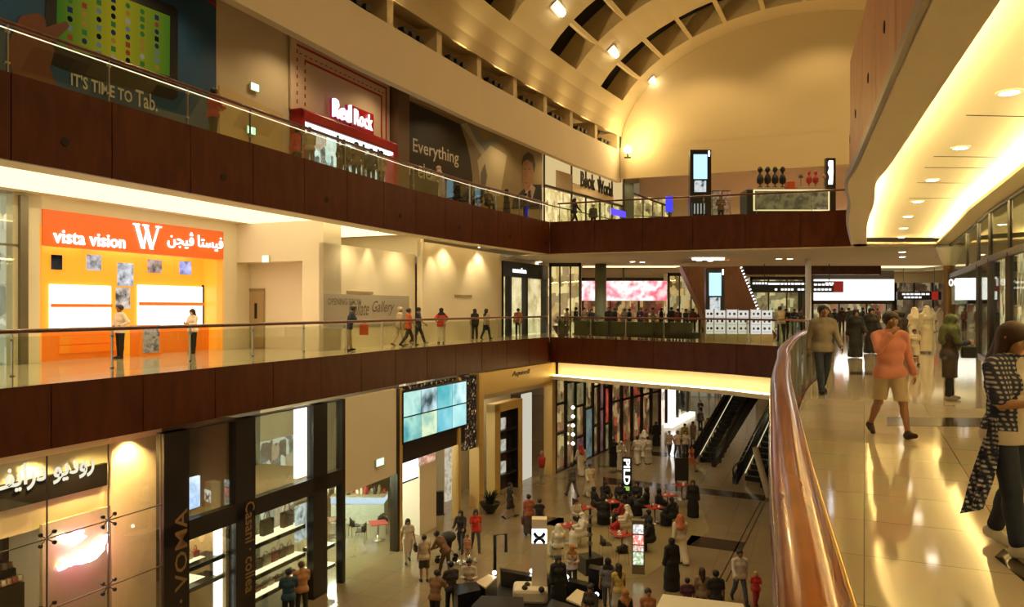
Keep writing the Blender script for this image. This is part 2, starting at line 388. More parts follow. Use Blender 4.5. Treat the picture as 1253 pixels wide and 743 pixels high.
# the void lies to the right of LP (walking in +s) and the rear edges continue the same way round
fascia(LP, -1.42, 0.02, 'trim_1', WOOD, 2.45, 1.1, 0, None)
fascia(LP, 4.82, L2+.02, 'trim_2', WOOD, 2.45, 0.2, 0, (2, 1, 5.45))
fascia(KM, -1.42, .02, 'trim_3', WOOD, 2.35, .0, 0, None)
fascia(KU, 4.82, L2+.02, 'trim_4', WOOD, 2.7, .0, 0, None)
fascia(RM, -1.42, .02, 'trim_5', WOOD, 1.2, 0, 1, None)
fascia(UR, 5.0, 7.72, 'trim_6', WOODR, 2.8, 1.2, 1, (1, 0, 6.1))
struct(strip(MB(), shift(UR, .10), shift(UR, -.30), 4.83, 5.0), 'trim_7', GREYM)
# slab edges behind the panels
b = MB()
strip(b, shift(LP, .12), shift(LP, .5), 4.82, 6.3); strip(b, shift(LP, .5), shift(LP, .9), 4.82, 4.94)
strip(b, shift(KU, .12), shift(KU, .5), 4.82, 6.3)
strip(b, shift(LP, .12), shift(LP, .5), -1.42, -.3); strip(b, shift(KM, .12), shift(KM, .5), -1.42, -.3); strip(b, shift(RM, -.12), shift(RM, -.5), -1.42, -.3)
strip(b, shift(UR, -.12), shift(UR, -.3), 5.0, 7.7)
struct(b, 'trim_8', CREAM2)
# soffit lips and recessed ceilings of the middle level
b = MB(); strip(b, shift(UR, .02), shift(UR, -.62), 4.80, 4.90)
RWi = RW[:-1]; strip(b, shift(RWi, .02), shift(RWi, .62), 4.80, 4.90)
b.poly([(17.3, 38.0), (16.5, 36.4), (21.0, 36.4), (21.9, 37.8)], 4.80, 4.90)
struct(b, 'trim_9', CREAM2)
b = MB(); b2 = MB()
A = shift(UR, -.1); B = match(UR, shift(RWi, .1)); strip(b, A, B, 5.24, 5.3)
for k in (7, 12, 17, 22, 26, 30, 34, 38):                                # thin ventilation slots across the recessed ceiling
    if k < len(A):
        p, q = Vector(A[k]), Vector(B[k]); m = p.lerp(q, .42); n2 = p.lerp(q, .78); b2.seg(m, n2, .03, 5.232, 5.241)
struct(b, 'ceiling', CREAM2); struct(b2, 'trim_10', JOINT)
struct(strip(MB(), shift(LP, .3), match(LP, [W(s, -22.35, 0)[:2] for s in (-14, 41)]), 5.2, 5.3), 'ceiling', CREAM2)
# flat soffit of the rear bridge and what hangs behind it
b = MB(); b.poly([LP[-1], KU[1], KU[2], KU[4], (28, 37.9), (36, 54.6), (0.5, 54.6), W(48, -22, 0)[:2], W(41, -16, 0)[:2]], 4.76, 4.82); struct(b, 'ceiling', CREAM)
b = MB(); b.box(-20, 27, 55, 110, 4.9, 5.0); b.box(27, 62, 66, 110, 4.9, 5.0); b.box(36, 62, 36, 66, 4.9, 5.0); b.box(27, 36, 54.6, 66, 5.25, 5.35); struct(b, 'ceiling', CREAM)
b = MB(); b.box(17.0, 27.0, 55.0, 55.5, 4.15, 4.84); struct(b, 'trim_11', WOOD)
b = MB(); b.box(24, 44, 68.0, 68.6, 4.0, 4.9); struct(b, 'trim_12', CREAM2)
# lit bulkhead below the rear bridge of the middle level
b = MB(); K2 = shift(KM, .35); K3 = shift(KM, .12); K4 = shift(KM, .75)
strip(b, K4, shift(K4, .1), -2.2, -1.40); strip(b, K3, K4, -2.42, -2.22); struct(b, 'trim_13', CREAM2)
cl = strip(MB(), shift(K3, .16), shift(K3, .30), -2.22, -2.16)
tag(cl.build('cove_light', emat('warm bulkhead light', (1, .80, .36), 11)), 'warm light strip in the bulkhead under the rear wooden bridge', 'light')
b = strip(MB(), K4, match(K4, [(-6, 110), (60, 110), (60, 40)]), -2.42, -2.3); struct(b, 'ceiling', CREAM)
struct(strip(MB(), shift(LP, .5), LB, -1.5, -1.42), 'ceiling', CREAM2)
struct(strip(MB(), shift(RM, -.5), RB, -1.5, -1.42), 'ceiling', CREAM2)
# cove strips (real light fittings lying on the soffit lips)
def cove(A, z, m, label, w=.10):
    return tag(strip(MB(), A, shift(A, w), z, z+.05).build('cove_light', m), label, 'light')
LED_L = emat('left cove light', (1, .80, .42), 13)
LED_R = emat('right cove light', (1, .78, .34), 55)
cove(shift(LP, .62), 4.94, LED_L, 'long warm cove light strip under the left top balcony')
cove(shift(UR, -.50), 4.90, LED_R, 'curved warm cove light strip along the outer soffit lip')
cove(shift(RWi, .42), 4.90, LED_R, 'curved warm cove light strip above the right shop windows')
# ================================================================ balustrades
def balustrade(path, z0, zt, label, post=2.45, start=0., railm=RAILD, rr=.05, inset=.12, sx=1.2, glass_top=.06, brack=True):
    root = thing('glass_balustrade', (path[0][0], path[0][1], z0), label, 'balustrade')
    ps = shift(path, inset); c3 = [(*p, zt-rr) for p in ps]
    MB().tube(c3, rr, 12, sx).build('handrail', railm, root, True)
    P = resample(ps, post, start)
    for i, p in enumerate(P):
        q = P[i+1] if i+1 < len(P) else P[i-1]; ang = math.atan2(q[1]-p[1], q[0]-p[0])
        m = MB(); m.obox(p, ang, .012, .03, z0, zt-.06)
        ca, sa = math.cos(ang), math.sin(ang)
        for zz in (z0+.22, zt-.26): m.obox((p[0], p[1]), ang, .055, .02, zz, zz+.05)
        m.obox(p, ang, .05, .045, z0, z0+.02)
        m.build('post', STEEL, root)
    for a, c in zip(P, P[1:]):
        d = Vector((c[0]-a[0], c[1]-a[1])); l = d.length; d /= l
        MB().seg((a[0]+d.x*.03, a[1]+d.y*.03), (c[0]-d.x*.03, c[1]-d.y*.03), .014, z0+.01, zt-.11-glass_top).build('glass_panel', GLASS, root)
    return root
balustrade(resample(LP, .5, 0), 0, 1.25, 'glass balustrade with wooden handrail along the left middle balcony', 2.45, .3)
balustrade(resample(LP, .5, 0), L2, 7.78, 'glass balustrade with dark handrail along the left top balcony', 2.45, .2)
balustrade(resample(KM, .5, .45), 0, 1.22, 'glass balustrade across the rear of the middle level', 2.35, .1)
balustrade(resample(KU, .5, .45), L2, 7.75, 'glass balustrade across the rear of the top level', 2.7, .1)
rb = balustrade(RM, 0, 1.235, 'curving balustrade with broad varnished wooden handrail beside the right walkway', 1.5, .6, RAILW, .045, 0, 1.45, .02)
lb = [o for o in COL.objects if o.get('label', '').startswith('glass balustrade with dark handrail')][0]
MB().tube([(*p, 7.60) for p in shift(resample(LP, .5, 0), .10)], .012, 6).build('reflection_line', emat('painted rail reflection', (1, .80, .5), 1.3), lb)  # glowing tube painting the lamps' reflection along the glass top edge
MB().tube([(*p, 1.185) for p in shift(RM, -.068)], .007, 6).build('edge_highlight', mat('gold edge highlight', (.9, .62, .2), .15, 1.), rb, True)  # gold-lit edge of the handrail put in as a thin tube
# ================================================================ great vault
DC0, VZ, VR = -.75, 13.0, 8.1
def vault(s, th, k=0.):
    a = DC0-dC(s); return W(s, DC0-(a+k)*math.cos(th), VZ+(VR+k)*math.sin(th))
SL = [(-1.2, 2.6), (7, 10.8), (15, 18.8), (23, 26.8), (31, 34.7), (39.5, 43.3), (47.2, 51.0)]
S0, S1 = -12, 53.3
ss = sorted({S0, S1, *[x for t in SL for x in t]}); sg = []
for a, c in zip(ss, ss[1:]):
    n = max(1, round((c-a)/2.0)); sg += [a+(c-a)*i/n for i in range(n)]
sg.append(S1)
TH0 = R(22); ths = [R(7), R(11), R(16.5)]+[TH0+R(136)*i/24 for i in range(25)]+[R(163.5), R(173)]
b = MB(); inslot = lambda s0, s1, t0, t1: t0 >= TH0-1e-4 and t1 <= math.pi-TH0+1e-4 and any(s0 >= a-1e-4 and s1 <= c+1e-4 for a, c in SL)
for i in range(len(sg)-1):
    for j in range(len(ths)-1):
        if not inslot(sg[i], sg[i+1], ths[j], ths[j+1]):
            b.quad(vault(sg[i], ths[j]), vault(sg[i], ths[j+1]), vault(sg[i+1], ths[j+1]), vault(sg[i+1], ths[j]))
        else:
            for (sa, nb) in ((sg[i], i-1), (sg[i+1], i+1)):
                if 0 <= nb < len(sg)-1 and not inslot(sg[nb], sg[nb+1], ths[j], ths[j+1]):
                    b.quad(vault(sa, ths[j]), vault(sa, ths[j+1]), vault(sa, ths[j+1], 1.5), vault(sa, ths[j], 1.5))
for a, c in SL:                                                        # slot ends and cross ribs
    for t in (TH0, math.pi-TH0): b.quad(vault(a, t), vault(c, t), vault(c, t, 1.5), vault(a, t, 1.5))
    for k in range(1, 12):
        t = TH0+R(136)*k/12; h = .011
        q = [vault(a, t-h), vault(c, t-h), vault(c, t+h), vault(a, t+h), vault(a, t-h, .75), vault(c, t-h, .75), vault(c, t+h, .75), vault(a, t+h, .75)]
        b.hexa(q)
struct(b, 'ceiling', VAULT)
for i, (a, c) in enumerate(SL):                                         # night sky glass over each slot
    m = MB()
    for k in range(12):
        t0, t1 = TH0+R(136)*k/12, TH0+R(136)*(k+1)/12; m.quad(vault(a, t0, 1.5), vault(c, t0, 1.5), vault(c, t1, 1.5), vault(a, t1, 1.5))
    struct(m, 'window_%d' % (i+1), VOID)
# arched end wall and the bulkhead under it
SE = 53.0; b = MB(); ar_ = [Vector(vault(SE, R(2)+R(176)*i/40)) for i in range(41)]
lo = [Vector((p.x, p.y, 10.95)) for p in ar_]
for i in range(40): b.quad(lo[i], lo[i+1], ar_[i+1], ar_[i])
q = [W(SE-.12, DC0-(DC0-dC(SE))*1.0, 13.0), W(SE-.12, 12, 13.0), W(SE-.12, 12, 13.35), W(SE-.12, dC(SE), 13.35)]
struct(b, 'wall_back', VAULT)
struct(MB().wbox(SE-.1, SE, dC(SE), 12, 10.95, 13.15), 'trim_14', VAULT)
struct(MB().wbox(SE, 68, -18, 24, 13.1, 13.2), 'ceiling', CREAM)
struct(MB().wbox(65.5, 65.8, -14.5, 26, L2, 13.1), 'wall_back', PINK)
# left cornice with its ledge, and the niches where the vault springs
ss = [-14, -6, 2, 10, 18, 24, 28, 31, 33.8, 37, 40, 43, 45.4, 48, 51, 53.3]; b = MB()
for a, c in zip(ss, ss[1:]):
    b.wcbox(a, c, dC, 0, -.35, 10.75, 13.0); b.wcbox(a, c, dC, -.35, -1.7, 12.85, 13.0); b.wcbox(a, c, dC, -1.6, -1.7, 13.0, 14.6)
struct(b, 'trim_15', CREAM)
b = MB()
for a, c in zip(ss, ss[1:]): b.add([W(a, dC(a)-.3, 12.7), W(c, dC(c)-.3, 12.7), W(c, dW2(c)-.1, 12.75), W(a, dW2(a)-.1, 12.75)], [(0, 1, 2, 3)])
struct(b, 'ceiling', mat('brown shadow ceiling', (.22, .15, .09), .8))  # shade behind the cornice painted into the brown
PS = [3.2+3.8*i for i in range(14)]
b = MB()
for s in PS:
    b.wcbox(s-.22, s+.22, dC, -.02, -1.65, 13.0, 14.15)
struct(b, 'trim_16', VAULT)
b = MB()
for a, c in zip(ss, ss[1:]):                                            # niche lids
    b.add([vault(a, R(7)), vault(c, R(7)), W(c, dC(c)-1.65, 14.6), W(a, dC(a)-1.65, 14.6)], [(0, 1, 2, 3)])
struct(b, 'trim_17', VAULT)
def lamp_in_niche(s):
    t = thing('floodlight', W(s, dC(s)-.5, 13.0), 'black floodlight on a bracket lying in a lit niche of the vault', 'floodlight', 'floodlights in the vault niches')
    m = MB(); m.tube([W(s-.9, dC(s)-.25, 13.12), W(s+.9, dC(s)-.25, 13.12)], .05, 6); m.build('rail', BLACK, t)
    m = MB()
    for k in (-.6, 0, .6): m.wcbox(s+k-.16, s+k+.16, dC, -.42, -.12, 13.14, 13.36)
    m.build('lamp_head', BLACK, t)
    return t
for i in range(4, 13): lamp_in_niche(PS[i]+1.9)
# right flank of the vault and the shop wall of the top level behind the right parapet
struct(MB().wbox(-12, 53, 13.4, 13.6, L2, 13.2), 'wall_right', CREAM)
a_, c_ = Vector(onY(897, -6, 49.5)), Vector(onY(949, 45, 52.3)); struct(MB().tube([a_, c_], .13, 8), 'trim_21', VAULT)
# ================================================================ ceiling downlights and spotlight clusters
def onvault(px, py, lo=30, hi=52.9):
    best = None
    for i in range(120):
        s = lo+(hi-lo)*i/119
        for j in range(140):
            th = R(7+.8*j); p = vault(s, th); q = proj(p); e = (q[0]-px)**2+(q[1]-py)**2
            if best is None or e < best[0]: best = (e, s, th)
    return best[1], best[2]
for (px, py), lab in zip(((684, 10), (750, 63), (804, 103)), ('nearest spotlight cluster between the dark slots of the vault', 'middle spotlight cluster between the dark slots of the vault', 'spotlight cluster on the vault closest to the arched end wall')):
    s, th = onvault(px, py); c = vault(s, th); t = thing('spotlight_cluster', c, lab, 'spotlight')
    a = Vector(vault(s, th-.02))-Vector(vault(s, th+.02)); a.normalize(); uu = Vector((*U, 0)); nn = uu.cross(a).normalized()
    nn = nn if nn.z < 0 else -nn
    m = MB(); C0 = Vector(c)
    hx = [(-.75, -.28), (.75, -.28), (.75, .28), (-.75, .28)]
    m.plate(hx, C0+nn*.06, uu, a, .05).build('housing', mat('pale housing', (.6, .5, .35), .5), t)
    for k in range(4):
        m = MB(); m.lathe(C0+uu*(-.54+.36*k)+nn*.05, [(.13, 0), (.15, .16), (.0, .15)], 12, nn); m.build('lens', LAMPW, t)
def downlight(p, r, label, group=None, nrm=(0, 0, -1)):
    t = thing('ceiling_downlight', p, label, 'downlight', group)
    MB().lathe(p, [(r*1.35, 0), (r*1.35, .02), (r, .03), (r*1.0, .0)], 16, nrm).build('trim_ring', mat('pale downlight ring', (.9, .82, .65), .4), t)
    MB().lathe((p[0], p[1], p[2]-.026*(1 if nrm[2] < 0 else -1)), [(r*.98, 0), (r*.98, .006)], 16, nrm).build('lens', LAMPW, t)
    return t
for i, (px, py) in enumerate([(1235, 112), (1175.5, 180), (1141, 219.5), (1123, 246), (1111, 264.5), (1105.5, 279), (1103, 290)]):
    p = onz(px, py, 5.235); downlight(p, .15, ('nearest', 'second nearest', 'third nearest', 'fourth nearest', 'fifth nearest', 'second farthest', 'farthest')[i]+' downlight in the curved recessed ceiling on the right')
    light('SPOT', (p[0], p[1], p[2]-.06), 160, (1, .80, .5), .05, (0, 0, 0), spot=95, blend=.7)
for i, (px, py) in enumerate([(660, 320), (774, 320), (786, 320.5), (855.5, 318.5), (869, 319), (953, 316.5), (966.5, 316.5), (1104, 308), (1104, 314)]):
    p = onz(px, py, 4.758); downlight(p, .17, 'small round downlight in the flat soffit under the rear bridge, '+('left end', 'first of the left pair', 'second of the left pair', 'first of the middle pair', 'second of the middle pair', 'first of the right pair', 'second of the right pair', 'front one at right', 'rear one at right')[i])
# ================================================================ drawing on walls by where the sight lines meet them
class PL:
    """upright plane through plan points p (left) and q (right as seen from the hall)"""
    def __init__(s, p, q, off=0.):
        s.p = Vector((p[0], p[1], 0)); q = Vector((q[0], q[1], 0)); s.r = (q-s.p).normalized(); s.u = Vector((0, 0, 1)); s.n = s.r.cross(s.u)
        s.p = s.p+s.n*off; s.L = (q-Vector((p[0], p[1], 0))).length
    def at(s, px, py):
        k = (px-CX)/FP                                                   # ray (k,1)*Y ; meets p + r*a
        den = s.r.x-k*s.r.y; a = (k*s.p.y-s.p.x)/den; Y = s.p.y+s.r.y*a
        return a, EYE-(py-HZ)*Y/FP
    def w(s, a, z, o=0.): return tuple(s.p+s.r*a+s.n*o+Vector((0, 0, z)))
    def poly(s, mb, pix, t=.02, o=0.):
        return mb.plate([(lambda v: (v[0], min(v[1], 12.5)))(s.at(*q)) for q in pix], s.p+s.n*o, s.r, s.u, t)
    def box(s, mb, a0, a1, z0, z1, o0, o1):
        P = lambda a, o, z: s.w(a, z, o)
        return mb.hexa([P(a0, o0, z0), P(a0, o1, z0), P(a1, o1, z0), P(a1, o0, z0), P(a0, o0, z1), P(a0, o1, z1), P(a1, o1, z1), P(a1, o0, z1)])
    def pbox(s, mb, px0, px1, py0, py1, o0, o1):
        """box whose mid line spans the given pixels (top py0, bottom py1)"""
        m = (px0+px1)/2; a0 = s.at(px0, py0)[0]; a1 = s.at(px1, py0)[0]; z1 = s.at(m, py0)[1]; z0 = s.at(m, py1)[1]
        return s.box(mb, a0, a1, z0, z1, o0, o1)
    def text(s, mb, body, px0, py0, px1, h, o=.03, depth=.03, bold=0., shear=0.):
        """baseline from pixel (px0,py0) to px1, height h metres"""
        a0, z = s.at(px0, py0); a1, _ = s.at(px1, py0)
        return textmesh(mb, body, s.w(a0, z, o), s.r, s.u, h=h, w=a1-a0, depth=depth, bold=bold, shear=shear)
def wplane(df, px0, px1, off=0.):
    s0, s1 = onwall(px0, 300, df)[0], onwall(px1, 300, df)[0]
    return PL(W(s0, df(s0), 0), W(s1, df(s1), 0), off)
def circ(c, r, n=14, ry=None): return [(c[0]+r*math.cos(2*math.pi*i/n), c[1]+(ry or r)*math.sin(2*math.pi*i/n)) for i in range(n)]
# ================================================================ top level, left wall
b = MB(); sv = [-14, 0, 10, 20, 30, 33, 38, 43, 47.2]
for a, c in zip(sv, sv[1:]): b.wcbox(a, c, dW2, 0, -.3, L2, 12.9)
struct(b, 'wall_left', CREAM)
# --- blue tablet advertisement
pl = wplane(dW2, 20, 262, .06)
t = thing('billboard', pl.w(0, L2), 'huge blue billboard with a hand holding a green-screened tablet', 'billboard')
a1 = pl.at(264.5, 100)[0]
m = MB(); pl.box(m, -9, a1, L2+.1, 12.6, -.05, 0); m.build('board', mat('billboard blue', (.016, .085, .19), .5, noise=.35, nscale=.25), t)
m = MB(); pl.poly(m, [(250, -6), (264.5, -6), (264.5, 9)], .01); m.build('red_corner', mat('signal red', (.50, .012, .012), .5), t)
m = MB(); pl.poly(m, [(58, -56), (53, 74), (98, 92), (211, 122.5), (217, 119), (217.5, 14), (213, 8)], .015); m.build('tablet_body', mat('tablet black', (.012, .012, .013), .35), t)
scr = emat('tablet screen', (.30, .34, .02), .30)
nt = scr.node_tree; tc = nt.nodes.new('ShaderNodeTexCoord'); sp = nt.nodes.new('ShaderNodeSeparateXYZ'); rp = nt.nodes.new('ShaderNodeValToRGB')
rp.color_ramp.elements[0].color = (.06, .22, .02, 1); rp.color_ramp.elements[1].color = (.10, .26, .02, 1); e = rp.color_ramp.elements.new(.5); e.color = (.58, .46, .02, 1)
nt.links.new(tc.outputs['Generated'], sp.inputs[0]); nt.links.new(sp.outputs[0], rp.inputs[0]); nt.links.new(rp.outputs[0], nt.nodes['Emission'].inputs[0])
m = MB(); pl.poly(m, [(70, -34), (68, 56), (207, 93.5), (207.5, 20)], .006, .016); m.build('screen', scr, t)
rnd = random.Random(3); icol = [(.55, .10, .03), (.05, .06, .10), (.65, .60, .40), (.02, .02, .02), (.10, .28, .05), (.7, .35, .05), (.30, .36, .30)]
for r_ in range(8):
    for c_ in range(7):
        u_ = (c_+.5)/7; v_ = (r_+.4)/8
        x = 76+124*u_; yt = -30+(52)*u_; yb = 62+28*u_; y = yt+(yb-yt)*v_
        if y < -4: continue
        a, z = pl.at(x, y); k = rnd.randrange(7); m = MB()
        if (r_+c_) % 3: m.plate(circ((a, z), .085, 10), pl.p+pl.n*.023, pl.r, pl.u, .006)
        else: m.plate([(a-.08, z-.08), (a+.08, z-.08), (a+.08, z+.08), (a-.08, z+.08)], pl.p+pl.n*.023, pl.r, pl.u, .006)
        m.build('screen_icon', emat('icon colour %d' % k, icol[k], .22), t)
skin_ad = mat('printed hand', (.20, .060, .022), .6, noise=.5, nscale=1.5)
m = MB(); pl.poly(m, [(24, 20), (44, 16), (54, 22), (56, 34), (66, 30), (80, 26), (84, 33), (74, 43), (62, 50), (66, 62), (60, 84), (70, 108), (20, 108), (6, 60)], .012, .02); m.build('printed_hand', skin_ad, t)
m = MB(); pl.poly(m, [(-20, 30), (8, 40), (22, 60), (20, 90), (-20, 92)], .010, .004); m.build('printed_sleeve', mat('printed sleeve', (.05, .09, .14), .6), t)
m = MB(); pl.text(m, "IT'S TIME TO", 86, 104.5, 161, .38, .02, .012, .022); m.build('lettering', mat('pale lettering', (.55, .52, .42), .5), t)
m = MB(); pl.text(m, 'Tab.', 165, 129.5, 192, .52, .02, .012, .015); m.build('lettering', mat('pale lettering', (.55, .52, .42), .5), t)
# --- plain wall with a lit recess and exit signs
pl = wplane(dW2, 268, 352, .02)
m = MB(); pl.poly(m, [(268, 104), (345, 140), (345, 200), (268, 185)], .04); struct(m, 'wall_left', mat('painted recess light', (.62, .46, .22), .8))  # light of the recess put into a flat yellow plate
def exit_sign(p, r, u, w, h, label):
    t = thing('exit_sign', p, label, 'exit sign'); p, r, u = Vector(p), Vector(r), Vector(u)
    m = MB(); m.plate([(-w/2-.02, -h/2-.02), (w/2+.02, -h/2-.02), (w/2+.02, h/2+.02), (-w/2-.02, h/2+.02)], p, r, u, .05); m.build('case', WHITE, t)
    m = MB(); m.plate([(-w/2, -h/2), (w/2, -h/2), (w/2, h/2), (-w/2, h/2)], p+r.cross(u)*.05, r, u, .008); m.build('lit_face', emat('exit sign green', (.45, 1, .55), 1.6), t)
    m = MB(); q = p+r.cross(u)*.06                                        # running figure and arrow
    m.plate(circ((.02*w, .28*h), .10*h, 8), q, r, u, .004); m.plate([(-.06*w, .16*h), (.08*w, .16*h), (.04*w, -.08*h), (.16*w, -.36*h), (.08*w, -.38*h), (-.02*w, -.12*h), (-.14*w, -.34*h), (-.2*w, -.28*h), (-.05*w, 0)], q, r, u, .004)
    m.plate([(-.42*w, 0), (-.28*w, .2*h), (-.28*w, -.2*h)], q, r, u, .004); m.build('pictogram', emat('exit sign white', (.9, 1, .9), 2.2), t)
    return t
a, z = pl.at(309.5, 107); exit_sign(pl.w(a, z, .05), pl.r, pl.u, .42, .26, 'green exit sign high on the plain upper wall beside the red framed kiosk')
a, z = pl.at(304, 160); exit_sign(pl.w(a, z, .09), pl.r, pl.u, .42, .26, 'green exit sign seen through the top balustrade, right of the blue billboard')
# --- kiosk with red frame
pl = wplane(dW2, 352, 476, .05)
t = thing('food_kiosk', pl.w(0, L2), 'red framed food kiosk front with bright counter on the top level', 'storefront')
A0, A1 = pl.at(354, 100)[0], pl.at(475, 150)[0]; zt = pl.at(357, 134)[1]; ztop = pl.at(357, 38)[1]
m = MB(); pl.box(m, A0, A1, zt, ztop, 0, .08); m.build('upper_panel', mat('kiosk panel', (.62, .47, .34), .7), t)
red = mat('kiosk red', (.38, .012, .014), .35)
for k, (i0, th) in enumerate(((.35, .09), (.85, .09))):
    m = MB(); za = ztop-i0-.1
    pl.box(m, A0+i0, A1-i0*.8, za-th, za, .08, .10); pl.box(m, A1-i0*.8-th, A1-i0*.8, zt+.1, za, .08, .10)
    z = zt+.3
    while z < za-.2: pl.box(m, A0+i0, A0+i0+.05, z, z+.16, .08, .10); z += .34
    m.build('red_line', red, t)
m = MB(); x = A0+.5
while x < A1-.6: pl.box(m, x, x+.16, ztop-.82, ztop-.78, .08, .10); x += .34
m.build('red_line', red, t)
m = MB(); pl.box(m, A0, A1, zt-.5, zt, 0, .6); pl.box(m, A0, A0+.3, L2, zt, 0, .6); pl.box(m, A1-.35, A1, L2, zt, 0, .6); m.build('red_frame', red, t, bevel=.08)
m = MB(); pl.box(m, A0+.3, A1-.35, zt-.62, zt-.5, .0, .5)
m.build('soffit_light', emat('kiosk cool light', (.75, .95, 1), 2.2), t)
m = MB(); pl.box(m, A0+.3, A1-.35, L2+1.0, zt-.62, -.0, .02); m.build('lit_back_wall', emat('kiosk interior', (.5, .62, .62), 1, (2.2, [(.06, .05, .04), (.35, .50, .52), (.8, .95, .95), (.42, .3, .2), (.6, .85, .85)])), t)
m = MB(); pl.box(m, A0+.3, A1-.35, L2, L2+1.05, .0, .5); m.build('counter', mat('kiosk counter', (.7, .7, .66), .4), t)
for k in (.33, .62, .80):
    m = MB(); x = A0+.3+(A1-A0-.65)*k; pl.box(m, x-.06, x+.06, L2, zt-.6, .5, .56); m.build('mullion', DARK, t)
xs = [pl.at(397.5, 140)[0], pl.at(423, 140)[0], pl.at(447.5, 140)[0]]
sgn = thing('kiosk_sign', pl.w(xs[0], zt), 'raised two-tone red and white letter sign above the kiosk', 'sign')
m = MB(); pl.box(m, xs[1]-.1, xs[2]+.1, zt+.06, zt+1.02, .25, .38); m.build('backing', red, sgn)
m = MB(); textmesh(m, 'Red', pl.w(xs[0], zt+.18, .36), pl.r, pl.u, h=.78, w=xs[1]-xs[0]-.26, depth=.16, bold=.0); m.build('lettering', emat('pale pink letter light', (1, .82, .9), 1.5), sgn)
m = MB(); textmesh(m, 'Red', pl.w(xs[0]-.02, zt+.16, .25), pl.r, pl.u, h=.82, w=xs[1]-xs[0]-.22, depth=.12, bold=.045); m.build('letter_outline', mat('sign purple red', (.22, .015, .05), .4, emit=(.3, .01, .06), es=.5), sgn)
m = MB(); textmesh(m, 'Rock', pl.w(xs[1]+.06, zt+.2, .40), pl.r, pl.u, h=.70, w=xs[2]-xs[1]-.14, depth=.06, bold=.012); m.build('lettering', emat('white letter light', (1, .95, .95), 1.6), sgn)
# --- dark pier, then the printed hoarding
pl = wplane(dW2, 476, 490, .05); m = MB(); pl.box(m, 0, pl.L, L2, 12.7, 0, .5); struct(m, 'trim_18', mat('brown pier', (.16, .10, .06), .6))
pl = wplane(dW2, 491, 663, .06)
t = thing('billboard', pl.w(0, L2), 'long printed billboard, dark left half with pale words, man in a dark suit at right', 'billboard')
zt = pl.at(491, 118)[1]
m = MB(); pl.box(m, 0, pl.L, L2+.05, zt, -.05, 0); m.build('board', mat('printed gold grey', (.36, .26, .12), .5, col2=(.20, .16, .10), nscale=.5), t)
m = MB(); pl.poly(m, [(491, 119), (563, 152), (570, 172), (575, 192), (578, 215), (578, 250), (491, 250)], .006, 0); m.build('dark_field', mat('print dark brown', (.030, .022, .014), .5), t)
m = MB(); pl.box(m, 0, pl.L, zt, zt+.1, -.05, .06); pl.box(m, -.08, .02, L2, zt, -.05, .06); m.build('frame', mat('tan frame', (.35, .24, .13), .5), t)
cw = [(.40, .36, .26), (.20, .22, .20), (.50, .42, .26), (.14, .13, .11)]
for k, (pp) in enumerate(([(564, 152), (571, 150), (600, 190), (596, 200), (580, 176)], [(573, 153), (586, 160), (592, 172), (604, 166), (612, 172), (594, 186), (582, 170)], [(584, 196), (600, 178), (620, 190), (612, 240), (590, 240)], [(588, 212), (593, 200), (596, 215), (592, 240), (588, 240)])):
    m = MB(); pl.poly(m, pp, .005, .004+.001*k); m.build('printed_shape', mat('print tone %d' % k, cw[k], .5), t)
m = MB(); pl.poly(m, [(628, 244), (640, 232), (650, 226), (662, 226), (663, 256), (626, 256)], .006, .008); m.build('printed_suit', mat('print suit', (.012, .014, .022), .5), t)
m = MB(); pl.poly(m, [(643, 246), (642, 236), (649, 224), (655, 230), (650, 248)], .006, .012); m.build('printed_shirt', mat('print shirt', (.42, .30, .26), .5), t)
m = MB(); pl.poly(m, [(639, 206), (640, 196), (645, 190), (651, 194), (653, 206), (652, 220), (647, 232), (642, 234), (639, 222)], .006, .016); m.build('printed_face', mat('print face', (.40, .19, .09), .5, noise=.4, nscale=2), t)
m = MB(); pl.poly(m, [(638, 202), (640, 191), (646, 186), (652, 190), (655, 202), (653, 212), (651, 200), (645, 195), (640, 198)], .006, .02); m.build('printed_hair', mat('print hair', (.05, .028, .014), .5), t)
for ex in (642.3, 647.2): m = MB(); pl.poly(m, circ((ex, 207), 1.0, 8, .8), .004, .022); m.build('printed_eye', mat('print hair', (.05, .028, .014), .5), t)
m = MB(); pl.poly(m, circ((643.5, 224), 2.0, 8, .7), .004, .022); m.build('printed_mouth', mat('print mouth', (.22, .06, .04), .5), t)
m = MB(); pl.poly(m, [(643, 209), (644.5, 209), (644, 217), (641.5, 217)], .004, .022); m.build('printed_nose', mat('print nose', (.30, .13, .06), .5), t)
m = MB(); pl.poly(m, [(645, 244), (646, 234), (649, 232), (650, 246)], .006, .018); m.build('printed_tie', mat('print tie', (.02, .02, .03), .5), t)
lt = mat('print pale words', (.50, .45, .34), .5)
m = MB(); pl.text(m, 'Everything', 505, 190.5, 561, .92, .01, .006, .008); m.build('lettering', lt, t)
m = MB(); pl.text(m, 'in elect', 497, 214, 537, .80, .01, .006, .008); m.build('lettering', lt, t)
